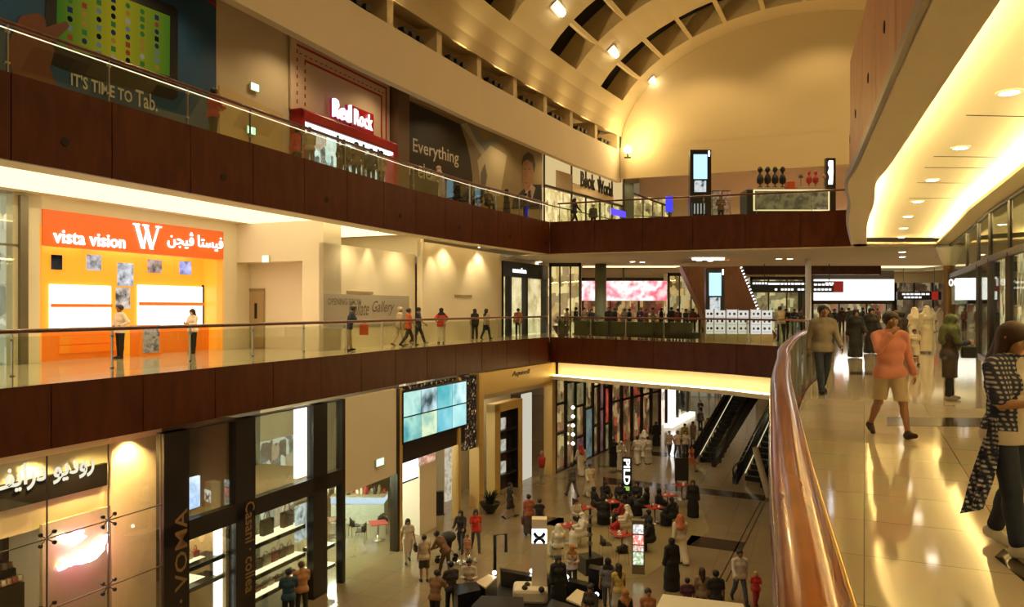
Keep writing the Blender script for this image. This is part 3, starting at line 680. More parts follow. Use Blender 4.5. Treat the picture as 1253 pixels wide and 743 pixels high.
# --- book shop at the far end
pl = wplane(dW2, 666, 765, .0)
t = thing('storefront', pl.w(0, L2), 'tall glazed shop front with dark letters on its sign band, top level', 'storefront')
zt = pl.at(666, 182)[1]; zm = pl.at(668, 227)[1]; L = pl.L
XT = [pl.at(x, 210)[0] for x in (666, 699.5, 717, 734, 749, 764)]
m = MB(); pl.box(m, 0, L, zm, zt, -.30, -.25); m.build('lit_upper_panel', emat('book shop lit panel', (1, .74, .34), .55), t)
m = MB(); pl.box(m, 0, L, L2, zm, -.55, -.5); m.build('lit_interior', emat('book shop interior', (1, .8, .45), 1, (1.1, [(.9, .66, .30), (1.5, 1.2, .65), (1.1, .80, .36), (.45, .26, .10), (1.5, 1.2, .7)])), t)
m = MB()
for x in XT: pl.box(m, x-.05, x+.05, L2, zt, -.06, .04)
pl.box(m, 0, L, zt-.08, zt+.08, -.06, .06); pl.box(m, 0, L, zm-.10, zm+.06, -.06, .05); pl.box(m, 0, L, L2+2.1, L2+2.16, -.05, .03); m.build('frame', DARK, t)
for x, y in zip(XT, XT[1:]):
    m = MB(); pl.box(m, x+.05, y-.05, L2, zm-.1, -.02, .0); m.build('glass_panel', GLASS2, t)
m = MB(); pl.pbox(m, 699.5, 750, 231, 241, .02, .06); m.build('sign_band', mat('sign band pale', (.62, .50, .32), .6), t)
m = MB(); pl.pbox(m, 680, 699, 211, 232, .0, .05); m.build('grey_panel', mat('grey brown panel', (.45, .35, .22), .6), t)
bl = mat('black sign letter', (.02, .014, .010), .4)
m = MB(); pl.text(m, 'Book', 708.5, 228.5, 726, 1.15, .10, .08, .02); m.build('lettering', bl, t)
m = MB(); pl.text(m, 'World', 729, 236, 747.5, 1.05, .10, .08, .02); m.build('lettering', bl, t)

m = MB(); pl.box(m, XT[4]-.3, L, L2+2.5, L2+3.0, .05, .09); m.build('blue_light_band', emat('blue light', (.10, .06, 1), 1.6), t)
p0 = W(61, dW2(61), 0); p1 = (p0[0]+.9, p0[1]+.2, 0); pl2 = PL(p0, p1)
m = MB(); pl2.box(m, -.1, pl2.at(775, 240)[0], L2, 12.0, -.5, .1); struct(m, 'trim_19', mat('dark green pier', (.06, .075, .05), .4))
q0 = Vector(p0)+pl2.r*pl2.at(775, 240)[0]; pl = PL(q0, (q0.x+3.4, q0.y+1.1, 0))
t = thing('storefront', tuple(pl.w(0, L2)), 'glazed shop front with slanting top right of the dark green pier', 'storefront')
m = MB(); pl.box(m, 0, 3.6, L2, 11, -.5, -.45); m.build('lit_interior', emat('corner shop interior', (1, .8, .45), 1, (1.4, [(.2, .12, .05), (1.0, .75, .35), (.5, .36, .18)])), t)
m = MB()
for x in (0, .9, 1.8, 2.7, 3.5): pl.box(m, x-.04, x+.04, L2, 11.2-.28*x, -.05, .03)
for z in (7.7, 9.3): pl.box(m, 0, 3.5, z, z+.07, -.05, .03)
m.plate([(0, 11.1), (3.5, 10.1), (3.5, 10.25), (0, 11.25)], pl.p, pl.r, pl.u, .06); m.build('frame', DARK, t)
for x in (0, .9, 1.8): 
    m = MB(); pl.box(m, x+.05, x+.85, L2, 10.2, -.02, .0); m.build('glass_panel', GLASS2, t)
# emissive sheet painting cove light onto the recessed ceiling above the left middle gallery
pan = MB(); A = [W(s, dL(s)-1.0, 0)[:2] for s in (-14, 0, 10, 20, 31)]; B = [W(s, -21.6, 0)[:2] for s in (-14, 0, 10, 20, 31)]
strip(pan, A, B, 5.17, 5.199); tag(pan.build('ceiling_light_or_glow', emat('glowing cove ceiling', (1, .82, .44), 1.5)), 'long ceiling sheet with painted cove glow above the left middle gallery, under the top balcony', 'light')
# ================================================================ middle level, left wall
dV = lambda s: -22.3
S1 = 24.6
sa, sb = onwall(51, 300, dV)[0], onwall(272, 300, dV)[0]
b = MB(); b.wbox(sb, S1, -22.6, -22.3, 0, 5.2); b.wbox(sa-.9, sa, -22.6, -22.3, 0, 5.2); b.wbox(sa-.9, sb, -22.6, -22.3, 4.78, 5.2)
struct(b, 'wall_left', CREAM2)
# --- optician
P0 = PL(W(sa, -22.3, 0), W(sb, -22.3, 0)); L = P0.L
t = thing('storefront', P0.w(0, 0), 'bright orange optician shop with white display walls on the middle level', 'storefront')
org = mat('shop orange', (.80, .20, .015), .4, emit=(.85, .20, .01), es=.22); orgd = mat('sign orange', (.62, .10, .008), .4, emit=(.62, .10, .008), es=.42)
D = -1.0; PB = PL(P0.w(0, 0, D), P0.w(L, 0, D))
zs = P0.at(53, 300)[1]
m = MB(); P0.box(m, 0, L, zs, 4.78, -.3, .06); m.build('sign_board', orgd, t)
wl = emat('white letter light', (1, .95, .95), 2.0)
wl2 = emat('white shop letters', (1, .93, .97), 2.4)
m = MB(); P0.text(m, 'vista vision', 63, 297, 151, .42, .07, .04, .012); m.build('lettering', wl2, t)
m = MB(); a0, z0 = P0.at(164, 303.5); a1 = P0.at(193, 303.5)[0]; h = .86; wv = a1-a0
for k, (x0, x1, th) in enumerate(((.02, .30, .13), (.30, .50, .05), (.40, .66, .13), (.66, .96, .05))):
    up = k % 2
    xa, xb = (x0, x1)
    bx0, tx0 = (xa, xb) if up else (xb, xa)
    m.plate([((bx0-th/2)*wv, 0), ((bx0+th/2)*wv, 0), ((tx0+th/2)*wv, h), ((tx0-th/2)*wv, h)], P0.w(a0, z0, .07), P0.r, P0.u, .05)
for x in (.02, .40, .96): m.plate([((x-.12)*wv, h-.05), ((x+.12)*wv, h-.05), ((x+.12)*wv, h), ((x-.12)*wv, h)], P0.w(a0, z0, .07), P0.r, P0.u, .05)
m.build('emblem', wl2, t)
m = MB(); P0.text(m, ar('\uFED3\uFEF4\uFEB4\uFE98\uFE8E \u06A4\uFEF4\uFEA0\uFEE6').replace('\u06A4', '\uFB6C'), 203, 303, 270.5, .66, .07, .04, .006); m.build('lettering', wl2, t)
m = MB(); PB.box(m, -.4, L+.4, 0, 4.3, -.1, 0); P0.box(m, -.06, 0, 0, 4.3, D, 0); P0.box(m, L, L+.06, 0, 4.3, D, 0); P0.box(m, 0, L, 4.25, 4.35, D, 0); m.build('interior_wall', mat('shop orange yellow', (.85, .36, .03), .4, emit=(1, .42, .03), es=.45), t)
wp = emat('white display light', (1, .95, .86), 1.9)
Bx = lambda px, py: PB.at(px, py)
def bpanel(px0, px1, py0, py1, nm, mt, o0=.0, o1=.08):
    m = MB(); PB.pbox(m, px0, px1, py0, py1, o0, o1); return m.build(nm, mt, t)
bpanel(60, 134, 349, 410, 'lit_display', wp); bpanel(168, 246, 350, 404, 'lit_display', wp); bpanel(252.5, 262, 340, 402, 'lit_display', wp, .0, .05)
bpanel(60, 134, 372, 376, 'shelf_rail', org, .08, .14); bpanel(168, 246, 370, 374, 'shelf_rail', org, .08, .14)
m = MB()
for k in range(6):
    for z in (.2, .5): 
        a = PB.at(64+11*k, 430)[0]; PB.box(m, a, a+.75, z, z+.26, .3, .36)
m.build('drawer_row', mat('drawer orange', (.80, .26, .02), .35, emit=(.9, .25, .01), es=.3), t)
m = MB(); PB.box(m, .0, PB.at(136, 430)[0], 0, .95, 0, .3); PB.box(m, PB.at(178, 430)[0], L, 0, .95, 0, .3); m.build('cabinet_base', org, t)
for (x0, x1, y0, y1, c) in ((62, 75, 312, 330, (.02, .02, .02)), (105, 123, 312, 331, (.5, .45, .45)), (143, 162, 322, 350, (.55, .55, .58)), (180, 197, 318, 334, (.42, .30, .25)), (219, 233, 320, 336, (.40, .40, .75)), (246.5, 252, 349, 402, (.03, .015, .01)), (141, 158, 352, 378, (.6, .5, .42))):
    m = MB(); PB.pbox(m, x0, x1, y0, y1, .02, .05); m.build('poster', emat('poster %d' % x0, c, .9, (3.5, [tuple(.15*q for q in c), c, tuple(min(1, q*1.6) for q in c)])), t)
for x in (90, 114, 152, 170, 187, 212, 228, 245): 
    a, z = P0.at(x, 311); m = MB(); m.lathe(P0.w(a, 4.0, -.55), [(.05, 0), (.09, .2), (0, .21)], 10, (0, 0, -1)); m.build('spotlight', LAMPW, t)
st = thing('display_stand', P0.w(P0.at(172, 430)[0], 0, .2), 'orange promotion stand with a framed picture in front of the optician shop', 'stand')
c = P0.at(172, 432)[0]
m = MB(); P0.box(m, c-.45, c+.45, 0, 1.1, .0, .45); m.build('body', org, st)
m = MB(); P0.box(m, c-.30, c+.38, .12, 1.0, .45, .48); m.build('picture', emat('stand picture', (.4, .25, .15), .8, (4, [(.08, .05, .03), (.5, .36, .25), (.15, .1, .07)])), st)
# --- glazed neighbour on the far left
s3 = onwall(26, 300, dV)[0]; P3 = PL(W(4, -22.3, 0), W(s3, -22.3, 0))
t = thing('storefront', P3.w(0, 0), 'pale bright glass shop front at the left end of the middle level', 'storefront')
m = MB(); P3.box(m, 0, P3.L, 0, 5.1, -.7, -.6); m.build('lit_interior', emat('pale shop interior', (.95, .92, .72), .75, (.8, [(.45, .42, .28), (.95, .92, .75), (.7, .66, .48)])), t)
m = MB(); P3.box(m, 0, P3.L, 0, 5.1, -.03, 0); m.build('glass_panel', GLASS2, t)
m = MB(); P3.box(m, P3.L-.10, P3.L+.14, 0, 5.1, -.1, .12); P3.box(m, 0, P3.L, 3.55, 3.62, -.04, .03); m.build('frame', GREYM, t)
# --- facing wall with the service doors
FW = PL(W(S1, -22.4, 0), W(S1, -18.0, 0)); L = FW.L
b = MB(); FW.box(b, -.2, L, 0, 5.2, -1.2, -1.0); FW.box(b, -.2, FW.at(370, 400)[0], 0, 5.2, -1.1, -.9)
zc = FW.at(290, 321.5)[1]; FW.box(b, -.2, FW.at(370, 400)[0], zc, 5.2, -1.0, 0); FW.box(b, FW.at(370, 400)[0], L, 0, 5.2, -1.0, 0); struct(b, 'wall_left', CREAM2)
PD = PL(FW.w(0, 0, -.9), FW.w(L, 0, -.9))
dr = MB(); a0, z1 = PD.at(287, 355); a1 = PD.at(323, 355)[0]; am = (a0+a1)/2
door = thing('door_1', PD.w(am, 0), 'tan double service door under a lit exit sign', 'door'); door['kind'] = 'structure'
for x0, x1 in ((a0, am-.01), (am+.01, a1)):
    m = MB(); PD.box(m, x0+.03, x1-.02, 0.02, z1-.05, 0, .05); lf = m.build('door_leaf', mat('tan door', (.42, .30, .15), .5), door)
    m = MB(); xm = (x0+x1)/2; PD.box(m, xm-.07, xm+.07, 1.25, 1.9, .05, .06); m.build('vision_panel', BLACK, lf)
    m = MB(); PD.box(m, x0+.08, x1-.08, .98, 1.05, .06, .10); m.build('push_bar', STEEL, lf)
m = MB(); PD.box(m, a0-.06, a0, 0, z1, 0, .07); PD.box(m, a1, a1+.06, 0, z1, 0, .07); PD.box(m, a0-.06, a1+.06, z1-.04, z1+.05, 0, .07); m.build('door_frame', mat('tan door frame', (.34, .24, .12), .5), door)
a, z = PD.at(302, 348.5); exit_sign(PD.w(a, z, .02), PD.r, PD.u, .34, .24, 'lit exit sign fixed right above the tan double service door')
a, z = FW.at(326.5, 317); exit_sign(FW.w(a, z, .04), FW.r, FW.u, .30, .26, 'small green exit sign on the overhanging panel left of the hoarding')
# --- hoardings
b = MB(); dH = lambda s: -18.0
s2 = onwall(508, 300, dH)[0]; b.wbox(S1, s2, -18.2, -18.0, 0, 4.28); b.wbox(S1, s2+.6, -22.6, -22.4, 0, 5.2)
struct(b, 'wall_left', CREAM2)
s4 = 41.2; dH2 = interp([(s2, -17.6), (s4, -17.4)])
b = MB(); b.wcbox(s2, s4, dH2, 0, -.3, 0, 4.9); b.wbox(s2, s2+.3, -22.5, -17.7, 4.2, 5.2); struct(b, 'wall_left', CREAM2)
P1 = PL(W(S1, -18, 0), W(s2, -18, 0))
t = thing('hoarding_graphic', P1.w(0, 0), 'grey printed band with slanted script words on the cream hoarding', 'sign')
m = MB(); za = P1.at(450, 361)[1]; zb = P1.at(450, 396)[1]; P1.box(m, .02, P1.L-.6, zb-.15, za, .003, .012); m.build('grey_band', mat('grey print band', (.42, .37, .30), .6, noise=.1, nscale=2), t)
gl = mat('grey brown lettering', (.13, .10, .075), .5)
m = MB(); P1.text(m, 'OPENING SOON', 400.5, 373, 441, .26, .014, .004); m.build('lettering', gl, t)
m = MB(); P1.text(m, 'Gallate', 427, 386.5, 451, .62, .014, .004, .004, .42); m.build('lettering', gl, t)
m = MB(); P1.text(m, 'Gallery', 455, 386.5, 482, .66, .014, .004, .004, .42); m.build('lettering', gl, t)
P2 = PL(W(s2, -17.6, 0), W(s4, -17.4, 0))
b = MB(); P1.pbox(b, 424, 456, 356.5, 359, 0, .03); P2.pbox(b, 556, 577, 361, 363, 0, .03); struct(b, 'trim_20', mat('tan slot trim', (.35, .24, .12), .5))
for px, P, lab in ((450, P1, 'small ceiling spotlight washing the hoarding with the grey band'), (527, P2, 'small ceiling spotlight washing the plain hoarding, near end'), (575, P2, 'small ceiling spotlight washing the plain hoarding, far end')):
    a = P.at(px, 320)[0]; p = P.w(a, 5.14, .55); tt = thing('wall_washer', p, lab, 'spotlight'); MB().lathe(p, [(.07, 0), (.07, .16), (.05, .16)], 12, (0, 0, -1)).build('can', WHITE, tt); MB().lathe((p[0], p[1], p[2]-.16), [(.05, 0), (.05, .01)], 12, (0, 0, -1)).build('lens', LAMPW, tt)
    light('SPOT', (p[0], p[1], p[2]-.2), 130, (1, .80, .46), .04, target=P.w(a, 1.8, 0), spot=62, blend=.8)
# --- black boutique in the corner
P4 = PL(onz(612, 416, 0), W(47.2, -16.9, 0)); 
P4 = PL(W(41.2, -17.4, 0), W(47.2, -16.9, 0)); L = P4.at(669, 350)[0]
t = thing('storefront', P4.w(0, 0), 'black boutique front with small white sign in the rear left corner of the middle level', 'storefront')
zt = P4.at(613, 319)[1]; zm = P4.at(640, 340)[1]
m = MB(); P4.box(m, 0, L, zm, zt, -.3, .1); P4.box(m, 0, .1, 0, zm, -.3, .1)
for px in (623, 643): 
    a = P4.at(px, 350)[0]; P4.box(m, a-.16, a+.16, 0, zm, -.2, .1)
P4.box(m, L-.3, L, 0, zm, -.3, .1); m.build('frame', BLACK, t)
m = MB(); P4.text(m, 'monlea', 625.5, 333.5, 642, .32, .11, .03, .02); m.build('lettering', wl, t)
m = MB(); P4.box(m, 0, L, 0, zm, -.40, -.36); m.build('lit_interior', emat('boutique lit wall', (1, .85, .5), .85, (.9, [(.5, .3, .12), (1.2, .95, .55), (1.5, 1.3, .9)])), t)
m = MB(); P4.box(m, .1, L-.1, .05, zm, -.12, -.1); m.build('glass_panel', GLASS2, t)
b = MB(); P4.box(b, -.3, L+2, zt, 4.78, -.4, -.1); struct(b, 'wall_left', CREAM2)
# ================================================================ top level, rear: screen tower, sales counter
def tower(px0, px1, py0, Y, z0, label, scr_y, low_y):
    a = onY(px0, py0, Y); c = onY(px1, py0, Y); t = thing('screen_tower', ((a[0]+c[0])/2, Y, z0), label, 'display tower')
    MB().box(a[0], c[0], Y, Y+.45, z0, a[2]).build('body', BLACK, t, bevel=.03)
    zz = lambda py: onY(px0, py, Y)[2]
    w = c[0]-a[0]
    MB().box(a[0]+w*.16, c[0]-w*.2, Y-.02, Y, zz(scr_y[1]), zz(scr_y[0])).build('screen', emat('pale blue screen', (.42, .72, 1), 1.25), t)
    MB().box(a[0]+w*.20, c[0]-w*.25, Y-.02, Y, zz(low_y[1]), zz(low_y[0])).build('lower_picture', emat('picture glow', (.6, .7, .7), .7, (3, [(.03, .03, .03), (.55, .65, .68), (.9, .9, .85), (.05, .05, .05)])), t)
    MB().box(c[0]-w*.14, c[0]-w*.08, Y-.015, Y, zz(py0+8), zz(py0+2)).build('indicator_light', LAMPW, t)
    return t
tower(844.5, 870.5, 183, 43.6, L2, 'black screen tower with pale blue screen on the top level, behind the rear balustrade', (189, 219), (221, 235))
tower(864, 887, 328, 41.5, L1, 'black screen tower with pale blue screen on the middle level, behind the white display stand', (334, 362), (364, 380))
t = thing('menu_board', onY(855, 262, 42.6)[:2]+(L2,), 'low black board with pale stripes in front of the top level screen tower', 'board')
a, c = onY(847, 247, 42.6), onY(864, 264, 42.6)
MB().box(a[0], c[0], 42.6, 42.7, L2, a[2]).build('panel', BLACK, t); m = MB()
for k in range(4): m.box(a[0]+.1+.18*k, a[0]+.17+.18*k, 42.58, 42.6, L2+.4, a[2]-.1)
m.build('stripe', emat('dim stripe', (.6, .65, .7), .5), t)
YK = 41.2; ka, kb = onY(922, 232, YK), onY(1015, 232, YK)
t = thing('sales_counter', ((ka[0]+kb[0])/2, YK, L2), 'long sales counter with a lit golden frame on the rear top level', 'counter')
MB().box(ka[0]-.35, kb[0]+.1, YK+.05, YK+1.3, L2, ka[2]-.02).build('carcass', BLACK, t)
m = MB(); zb = onY(922, 258, YK)[2]
m.box(ka[0], kb[0], YK-.02, YK+.05, ka[2]-.07, ka[2]); m.box(ka[0], kb[0], YK-.02, YK+.05, zb, zb+.06); m.box(ka[0], ka[0]+.07, YK-.02, YK+.05, zb, ka[2]); m.box(kb[0]-.07, kb[0], YK-.02, YK+.05, zb, ka[2])
m.build('lit_frame', emat('golden light line', (1, .8, .4), .9), t)
MB().box(ka[0]+.07, kb[0]-.07, YK, YK+.04, zb+.06, ka[2]-.07).build('front_picture', emat('counter front picture', (.2, .16, .06), .8, (1.2, [(.05, .035, .015), (.22, .17, .07), (.08, .06, .03), (.35, .28, .14)])), t)
MB().box(ka[0]-.35, kb[0]+.1, YK+.05, YK+1.3, ka[2]-.02, ka[2]+.03).build('worktop', mat('counter stone', (.25, .2, .14), .3), t)
for i in range(4):                                                       # four dark busts and two red ones on the counter
    p = onY(930+9.2*i, 232, YK+.6); p = (p[0], p[1], ka[2]+.195)
    t = thing('display_bust', p, 'black display bust with scarf standing on the sales counter', 'bust', 'black busts on the sales counter')
    MB().lathe(p, [(.14, 0), (.14, .05), (.03, .08), (.03, .18), (.17, .28), (.195, .5), (.15, .66), (.07, .78), (.06, .84), (.13, .92), (.15, 1.02), (.10, 1.14), (.02, 1.18)], 14).build('bust_body', BLACK, t, True)
for i, px in enumerate((990, 998)):
    p = onY(px, 230, YK+.6); p = (p[0], p[1], ka[2]+.23)
    t = thing('display_bust', p, 'red display bust on a plinth standing on the sales counter', 'bust', 'red busts on the sales counter')
    MB().lathe(p, [(.10, 0), (.10, .04), (.03, .06), (.03, .16), (.15, .28), (.165, .46), (.11, .60), (.05, .64), (.10, .74), (.10, .84), (.02, .92)], 14).build('bust_body', mat('bust red', (.36, .02, .015), .4), t, True)
for px0, px1, h, c, lab in ((964.5, 973, .48, (.55, .08, .015), 'orange red box on the sales counter'), (975, 1009, .2, (.45, .38, .28), 'long low pale plinth on the sales counter'), (926, 960, .16, (.40, .32, .2), 'long low tan tray on the sales counter')):
    p, q = onY(px0, 230, YK+.35), onY(px1, 230, YK+.35)
    tag(MB().box(p[0], q[0], YK+.35, YK+.95, ka[2]+.03, ka[2]+.03+h).build('display_box', mat(lab[:14], c, .5), bevel=.02), lab, 'box')
for px, z, c in ((980, .23, (.02, .02, .02)), (1008, .23, (.3, .12, .06))):
    p = onY(px, 230, YK+.55); tt = thing('hat_stand', (p[0], p[1], ka[2]+z), 'small stand with a %s hat at the end of the row of red busts' % ('black' if px < 990 else 'brown'), 'stand')
    MB().lathe((p[0], p[1], ka[2]+z), [(.08, 0), (.08, .03), (.015, .05), (.015, .5), (.14, .52), (.13, .55), (.08, .66), (.01, .7)], 12).build('stand_and_hat', mat('hat %d' % px, c, .5), tt, True)
pa, pb = onY(1015.5, 191, YK+.9), onY(1027, 191, YK+.9); yy = YK+.9
t = thing('sign_pillar', ((pa[0]+pb[0])/2, YK+1.6, L2), 'black sign pillar with glowing upright white lettering at the counter end', 'sign')
MB().box(pa[0]+.04, pb[0]+.04, YK+1.45, YK+1.75, L2, pa[2]).build('body', BLACK, t)
m = MB(); xc = (pa[0]+pb[0])/2+.02; zz_ = [pa[2]-.14-1.36*k/10 for k in range(11)]; lf = [.10, .16, .15, .09, .13, .18, .12, .08, .12, .15, .14]; rt = [.12, .13, .14, .13, .14, .14, .13, .12, .12, .11, .10]; m.plate([(xc-l, z) for l, z in zip(lf, zz_)]+[(xc+r, z) for r, z in list(zip(rt, zz_))[::-1]], (0, YK+1.445, 0), (1, 0, 0), (0, 0, 1), .012); m.build('lettering', emat('white upright letters', (.95, .92, 1), 2.0), t)
P = onY(819, 250, 47); t = thing('blue_screen', (P[0], 47, L2), 'small deep blue screen on a stand behind the rear top balustrade', 'screen')
MB().box(P[0]-.22, P[0]+.22, 47, 47.05, 7.7, 8.7).build('screen', emat('deep blue screen', (.05, .05, 1), 1.3), t); MB().box(P[0]-.05, P[0]+.05, 47.05, 47.15, L2, 8.5).build('stand', BLACK, t)
for px, c, lab in ((877, 1, 'standing portrait poster right of the top level screen tower'), (889, 2, 'reddish standing poster on the rear top level')):
    P = onY(px, 240, 46); t = thing('poster_stand', (P[0], 46, L2), lab, 'poster')
    MB().box(P[0]-.25, P[0]+.25, 46, 46.04, L2+.35, L2+2.2).build('picture', emat('poster picture %d' % c, (.3, .2, .1), .5, (2.2, [(.05, .03, .02), (.5, .36, .2), (.38, .1, .05) if c == 2 else (.2, .14, .09), (.7, .6, .45)])), t)
    MB().box(P[0]-.27, P[0]+.27, 46.04, 46.1, L2, L2+2.25).build('frame', DARK, t)
# ================================================================ middle level, rear
Kb = shift(KM, 1.0)
def along(path, px):
    for a, c in zip(path, path[1:]):
        if a[1] < .3: continue
        qa, qc = CX+FP*a[0]/a[1], CX+FP*c[0]/c[1]
        if min(qa, qc) <= px <= max(qa, qc):
            lo, hi = 0, 1
            for _ in range(40):
                m = (lo+hi)/2; x, y = a[0]+(c[0]-a[0])*m, a[1]+(c[1]-a[1])*m
                if (CX+FP*x/y < px) == (qa <= qc): lo = m
                else: hi = m
            return Vector((a[0]+(c[0]-a[0])*lo, a[1]+(c[1]-a[1])*lo)), (Vector(c)-Vector(a)).normalized()
for px0, px1, lab in ((703, 744, 'left dark bench with high back behind the rear middle balustrade'), (745, 800, 'middle dark bench with high back behind the rear middle balustrade'), (801, 845, 'right dark bench with high back behind the rear middle balustrade')):
    a, _ = along(Kb, px0); c, d = along(Kb, px1); nn = Vector((-d.y, d.x))
    t = thing('bench', (*((a+c)/2), 0), lab, 'bench'); bm_ = mat('dark green leather', (.018, .020, .012), .4)
    MB().seg(a, c, .9, .12, .45, 0).build('seat', bm_, t, bevel=.03); MB().seg(a, c, .18, .40, .95, 0).build('backrest', bm_, t, bevel=.03)
    for q in (a+d*.3, c-d*.3):
        for k in (.1, .75): p = q+nn*k; MB().box(p.x-.04, p.x+.04, p.y-.04, p.y+.04, 0, .12).build('leg', STEEL, t)
def bowl_planter(p, r, h, label, leaves=26, lh=.7):
    t = thing('bowl_planter', p, label, 'planter')
    MB().lathe(p, [(r*.35, 0), (r*.4, .03), (r*.75, h*.5), (r, h*.95), (r*1.02, h), (r*.92, h), (r*.88, h*.85)], 20).build('bowl', mat('dark planter', (.03, .024, .018), .4), t, True)
    m = MB(); rn = random.Random(hash(label) % 1000)
    for i in range(leaves):
        an = rn.random()*6.283; l = lh*(.6+.6*rn.random()); sp = .25+.6*rn.random(); b_ = Vector((p[0]+.3*r*math.cos(an), p[1]+.3*r*math.sin(an), p[2]+h*.85)); d = Vector((math.cos(an), math.sin(an), 0)); sd = Vector((-d.y, d.x, 0))*.06
        q = [b_+d*(l*sp*k*k)+Vector((0, 0, l*(k-.45*k*k*sp))) for k in (0, .4, .75, 1)]
        for (u0, w0), (u1, w1) in zip(zip(q, (.4, 1, .8, .05)), list(zip(q, (.4, 1, .8, .05)))[1:]): m.quad(u0-sd*w0, u0+sd*w0, u1+sd*w1, u1-sd*w1)
    m.build('leaves', mat('planter leaf', (.035, .06, .015), .5), t)
    return t
p, d = along(Kb, 688); bowl_planter((p.x, p.y+.5, 0), .55, .65, 'dark bowl planter beside the rear left corner of the middle balustrade')
# white display stand of lit picture panels
a, d = along(Kb, 863); 
t = thing('display_stand', (11.2, 37.6, 0), 'white display stand of small lit picture panels on the rear middle level', 'stand')
wl_ = emat('stand panel white', (.95, .92, .84), .60); ink = mat('panel ink', (.05, .045, .04), .5)
for i, (x0, x1) in enumerate(((863.5, 873), (874, 887.5), (889.5, 902), (903, 916), (919, 931), (932, 945))):
    Y = 37.4-.25*(i // 2); p, q = onY(x0, 380, Y), onY(x1, 380, Y)
    pn = MB().box(p[0], q[0], Y, Y+.06, .42, 1.62-.04*(i % 2)).build('picture_panel', wl_, t)
    m = MB(); w = (q[0]-p[0])
    for r_ in range(3):
        z = .55+.36*r_
        m.box(p[0]+.05, q[0]-.05, Y-.006, Y-.001, z-.03, z-.015)
        for c_ in range(2):
            x = p[0]+w*(.28+.44*c_); m.plate(circ((0, 0), .05+.02*((r_+c_+i) % 2), 8, .07), (x, Y-.001, z+.14), (1, 0, 0), (0, 0, 1), .004)
    m.build('pictogram', ink, pn)
    MB().box(p[0]-.02, p[0]+.02, Y, Y+.08, 0, 1.66).build('post', STEEL, t)
p, q = onY(862, 415, 37.8), onY(946, 415, 37.8); MB().box(p[0], q[0], 37.75, 38.4, 0, .42).build('plinth', mat('yellow plinth', (.50, .40, .17), .5), t)
# columns
def column(px0, px1, Y, z1, m, label, cap=False):
    a, c = onY(px0, 400, Y)[0], onY(px1, 400, Y)[0]; r = (c-a)/2; t = thing('round_column', ((a+c)/2, Y, 0), label, 'column')
    MB().lathe(((a+c)/2, Y, 0), [(r*1.15, 0), (r*1.15, .15), (r, .17), (r, z1-.01)], 20).build('shaft', m, t, True)
    if cap: MB().lathe(((a+c)/2, Y, 0), [(r, z1-1.1), (r*1.1, z1-1.1), (r*2.8, z1-.3), (r*2.9, z1-.02)], 24).build('flared_capital', WHITE, t, True)
column(728, 742, 52, 4.75, mat('grey green column', (.20, .22, .15), .35), 'grey green column in front of the pink lit board, rear middle level')
column(985.5, 992.5, 47, 4.75, WHITE, 'slim white column behind the man in the grey sweater')
column(1155, 1163.5, 37, 4.88, mat('brown column', (.18, .10, .05), .4), 'brown column with flared white capital at the end of the right shop windows', True)
# wood clad underside of the escalator that rises to the top level
pts = [onY(834, 326, 50), onY(905, 326, 47), onY(927, 380, 46), onY(859, 380, 49.5)]
t = thing('escalator', (pts[3][0], 49, 0), 'wood-clad escalator rising to the top level behind the middle level screen tower', 'escalator')
m = MB(); o = [Vector(p)+Vector((0, 1.2, 0)) for p in pts]; m.hexa([pts[3], pts[2], o[2], o[3], pts[0], pts[1], o[1], o[0]])
lowp = [onY(859, 380, 49.5), onY(927, 380, 46)]; m.hexa([(lowp[0][0]+.5, 49.5, 0), (lowp[1][0]+1.2, 46, 0), (lowp[1][0]+1.2, 47.2, 0), (lowp[0][0]+.5, 50.7, 0), lowp[0], lowp[1], (lowp[1][0], 47.2, lowp[1][2]), (lowp[0][0], 50.7, lowp[0][2])])
m.build('wood_side', woodmat('escalator wood', (.22, .075, .022), (.32, .12, .035), .4), t)
m = MB(); a, c = Vector(pts[1]), Vector(pts[2]); m.tube([a+(c-a)*k/10+Vector((.06, -.05, 0)) for k in range(11)], .07, 8); m.build('handrail', DARK, t)
for k in range(14): q = a+(c-a)*(k+.5)/14; m = MB(); m.box(q.x-.02, q.x+.1, q.y-.12, q.y-.06, q.z-.06, q.z+.06); m.build('step_light', emat('step light', (1, .95, .9), 1.6), t)
# shop line at the rear: each front a thing of its own
def rear_shop(px0, px1, Y, ztop, label, cols, es=.8, ns=.9, sign=None, frame=DARK, z0=0., mull=3, goods=None):
    a, c = onY(px0, 400, Y)[0], onY(px1, 400, Y)[0]; t = thing('storefront', ((a+c)/2, Y, z0), label, 'storefront')
    MB().box(a, c, Y+1.5, Y+1.6, z0, ztop).build('lit_interior', emat('lit '+label[:40], cols[0], es*.62, (ns, cols)), t)
    m = MB(); m.box(a, c, Y-.1, Y+.1, ztop-.25, ztop); m.box(a, a+.15, Y-.1, Y+.1, z0, ztop); m.box(c-.15, c, Y-.1, Y+.1, z0, ztop)
    for k in range(1, mull): x = a+(c-a)*k/mull; m.box(x-.05, x+.05, Y-.05, Y+.05, z0, ztop)
    m.build('frame', frame, t)
    for k in range(mull):
        x0, x1 = a+(c-a)*k/mull+.06, a+(c-a)*(k+1)/mull-.06; MB().box(x0, x1, Y-.01, Y, z0+.02, ztop-.26).build('glass_panel', GLASS2, t)
    if sign:
        s0, s1, y0, y1, mm = sign; p, q = onY(s0, y0, Y-.2), onY(s1, y1, Y-.2); MB().box(p[0], q[0], Y-.3, Y-.1, q[2], p[2]).build('sign_board', mm, t)
    return t
_ = [(.25, .15, .06), (1.1, .85, .45), (.75, .52, .25), (1.3, 1.1, .7)]
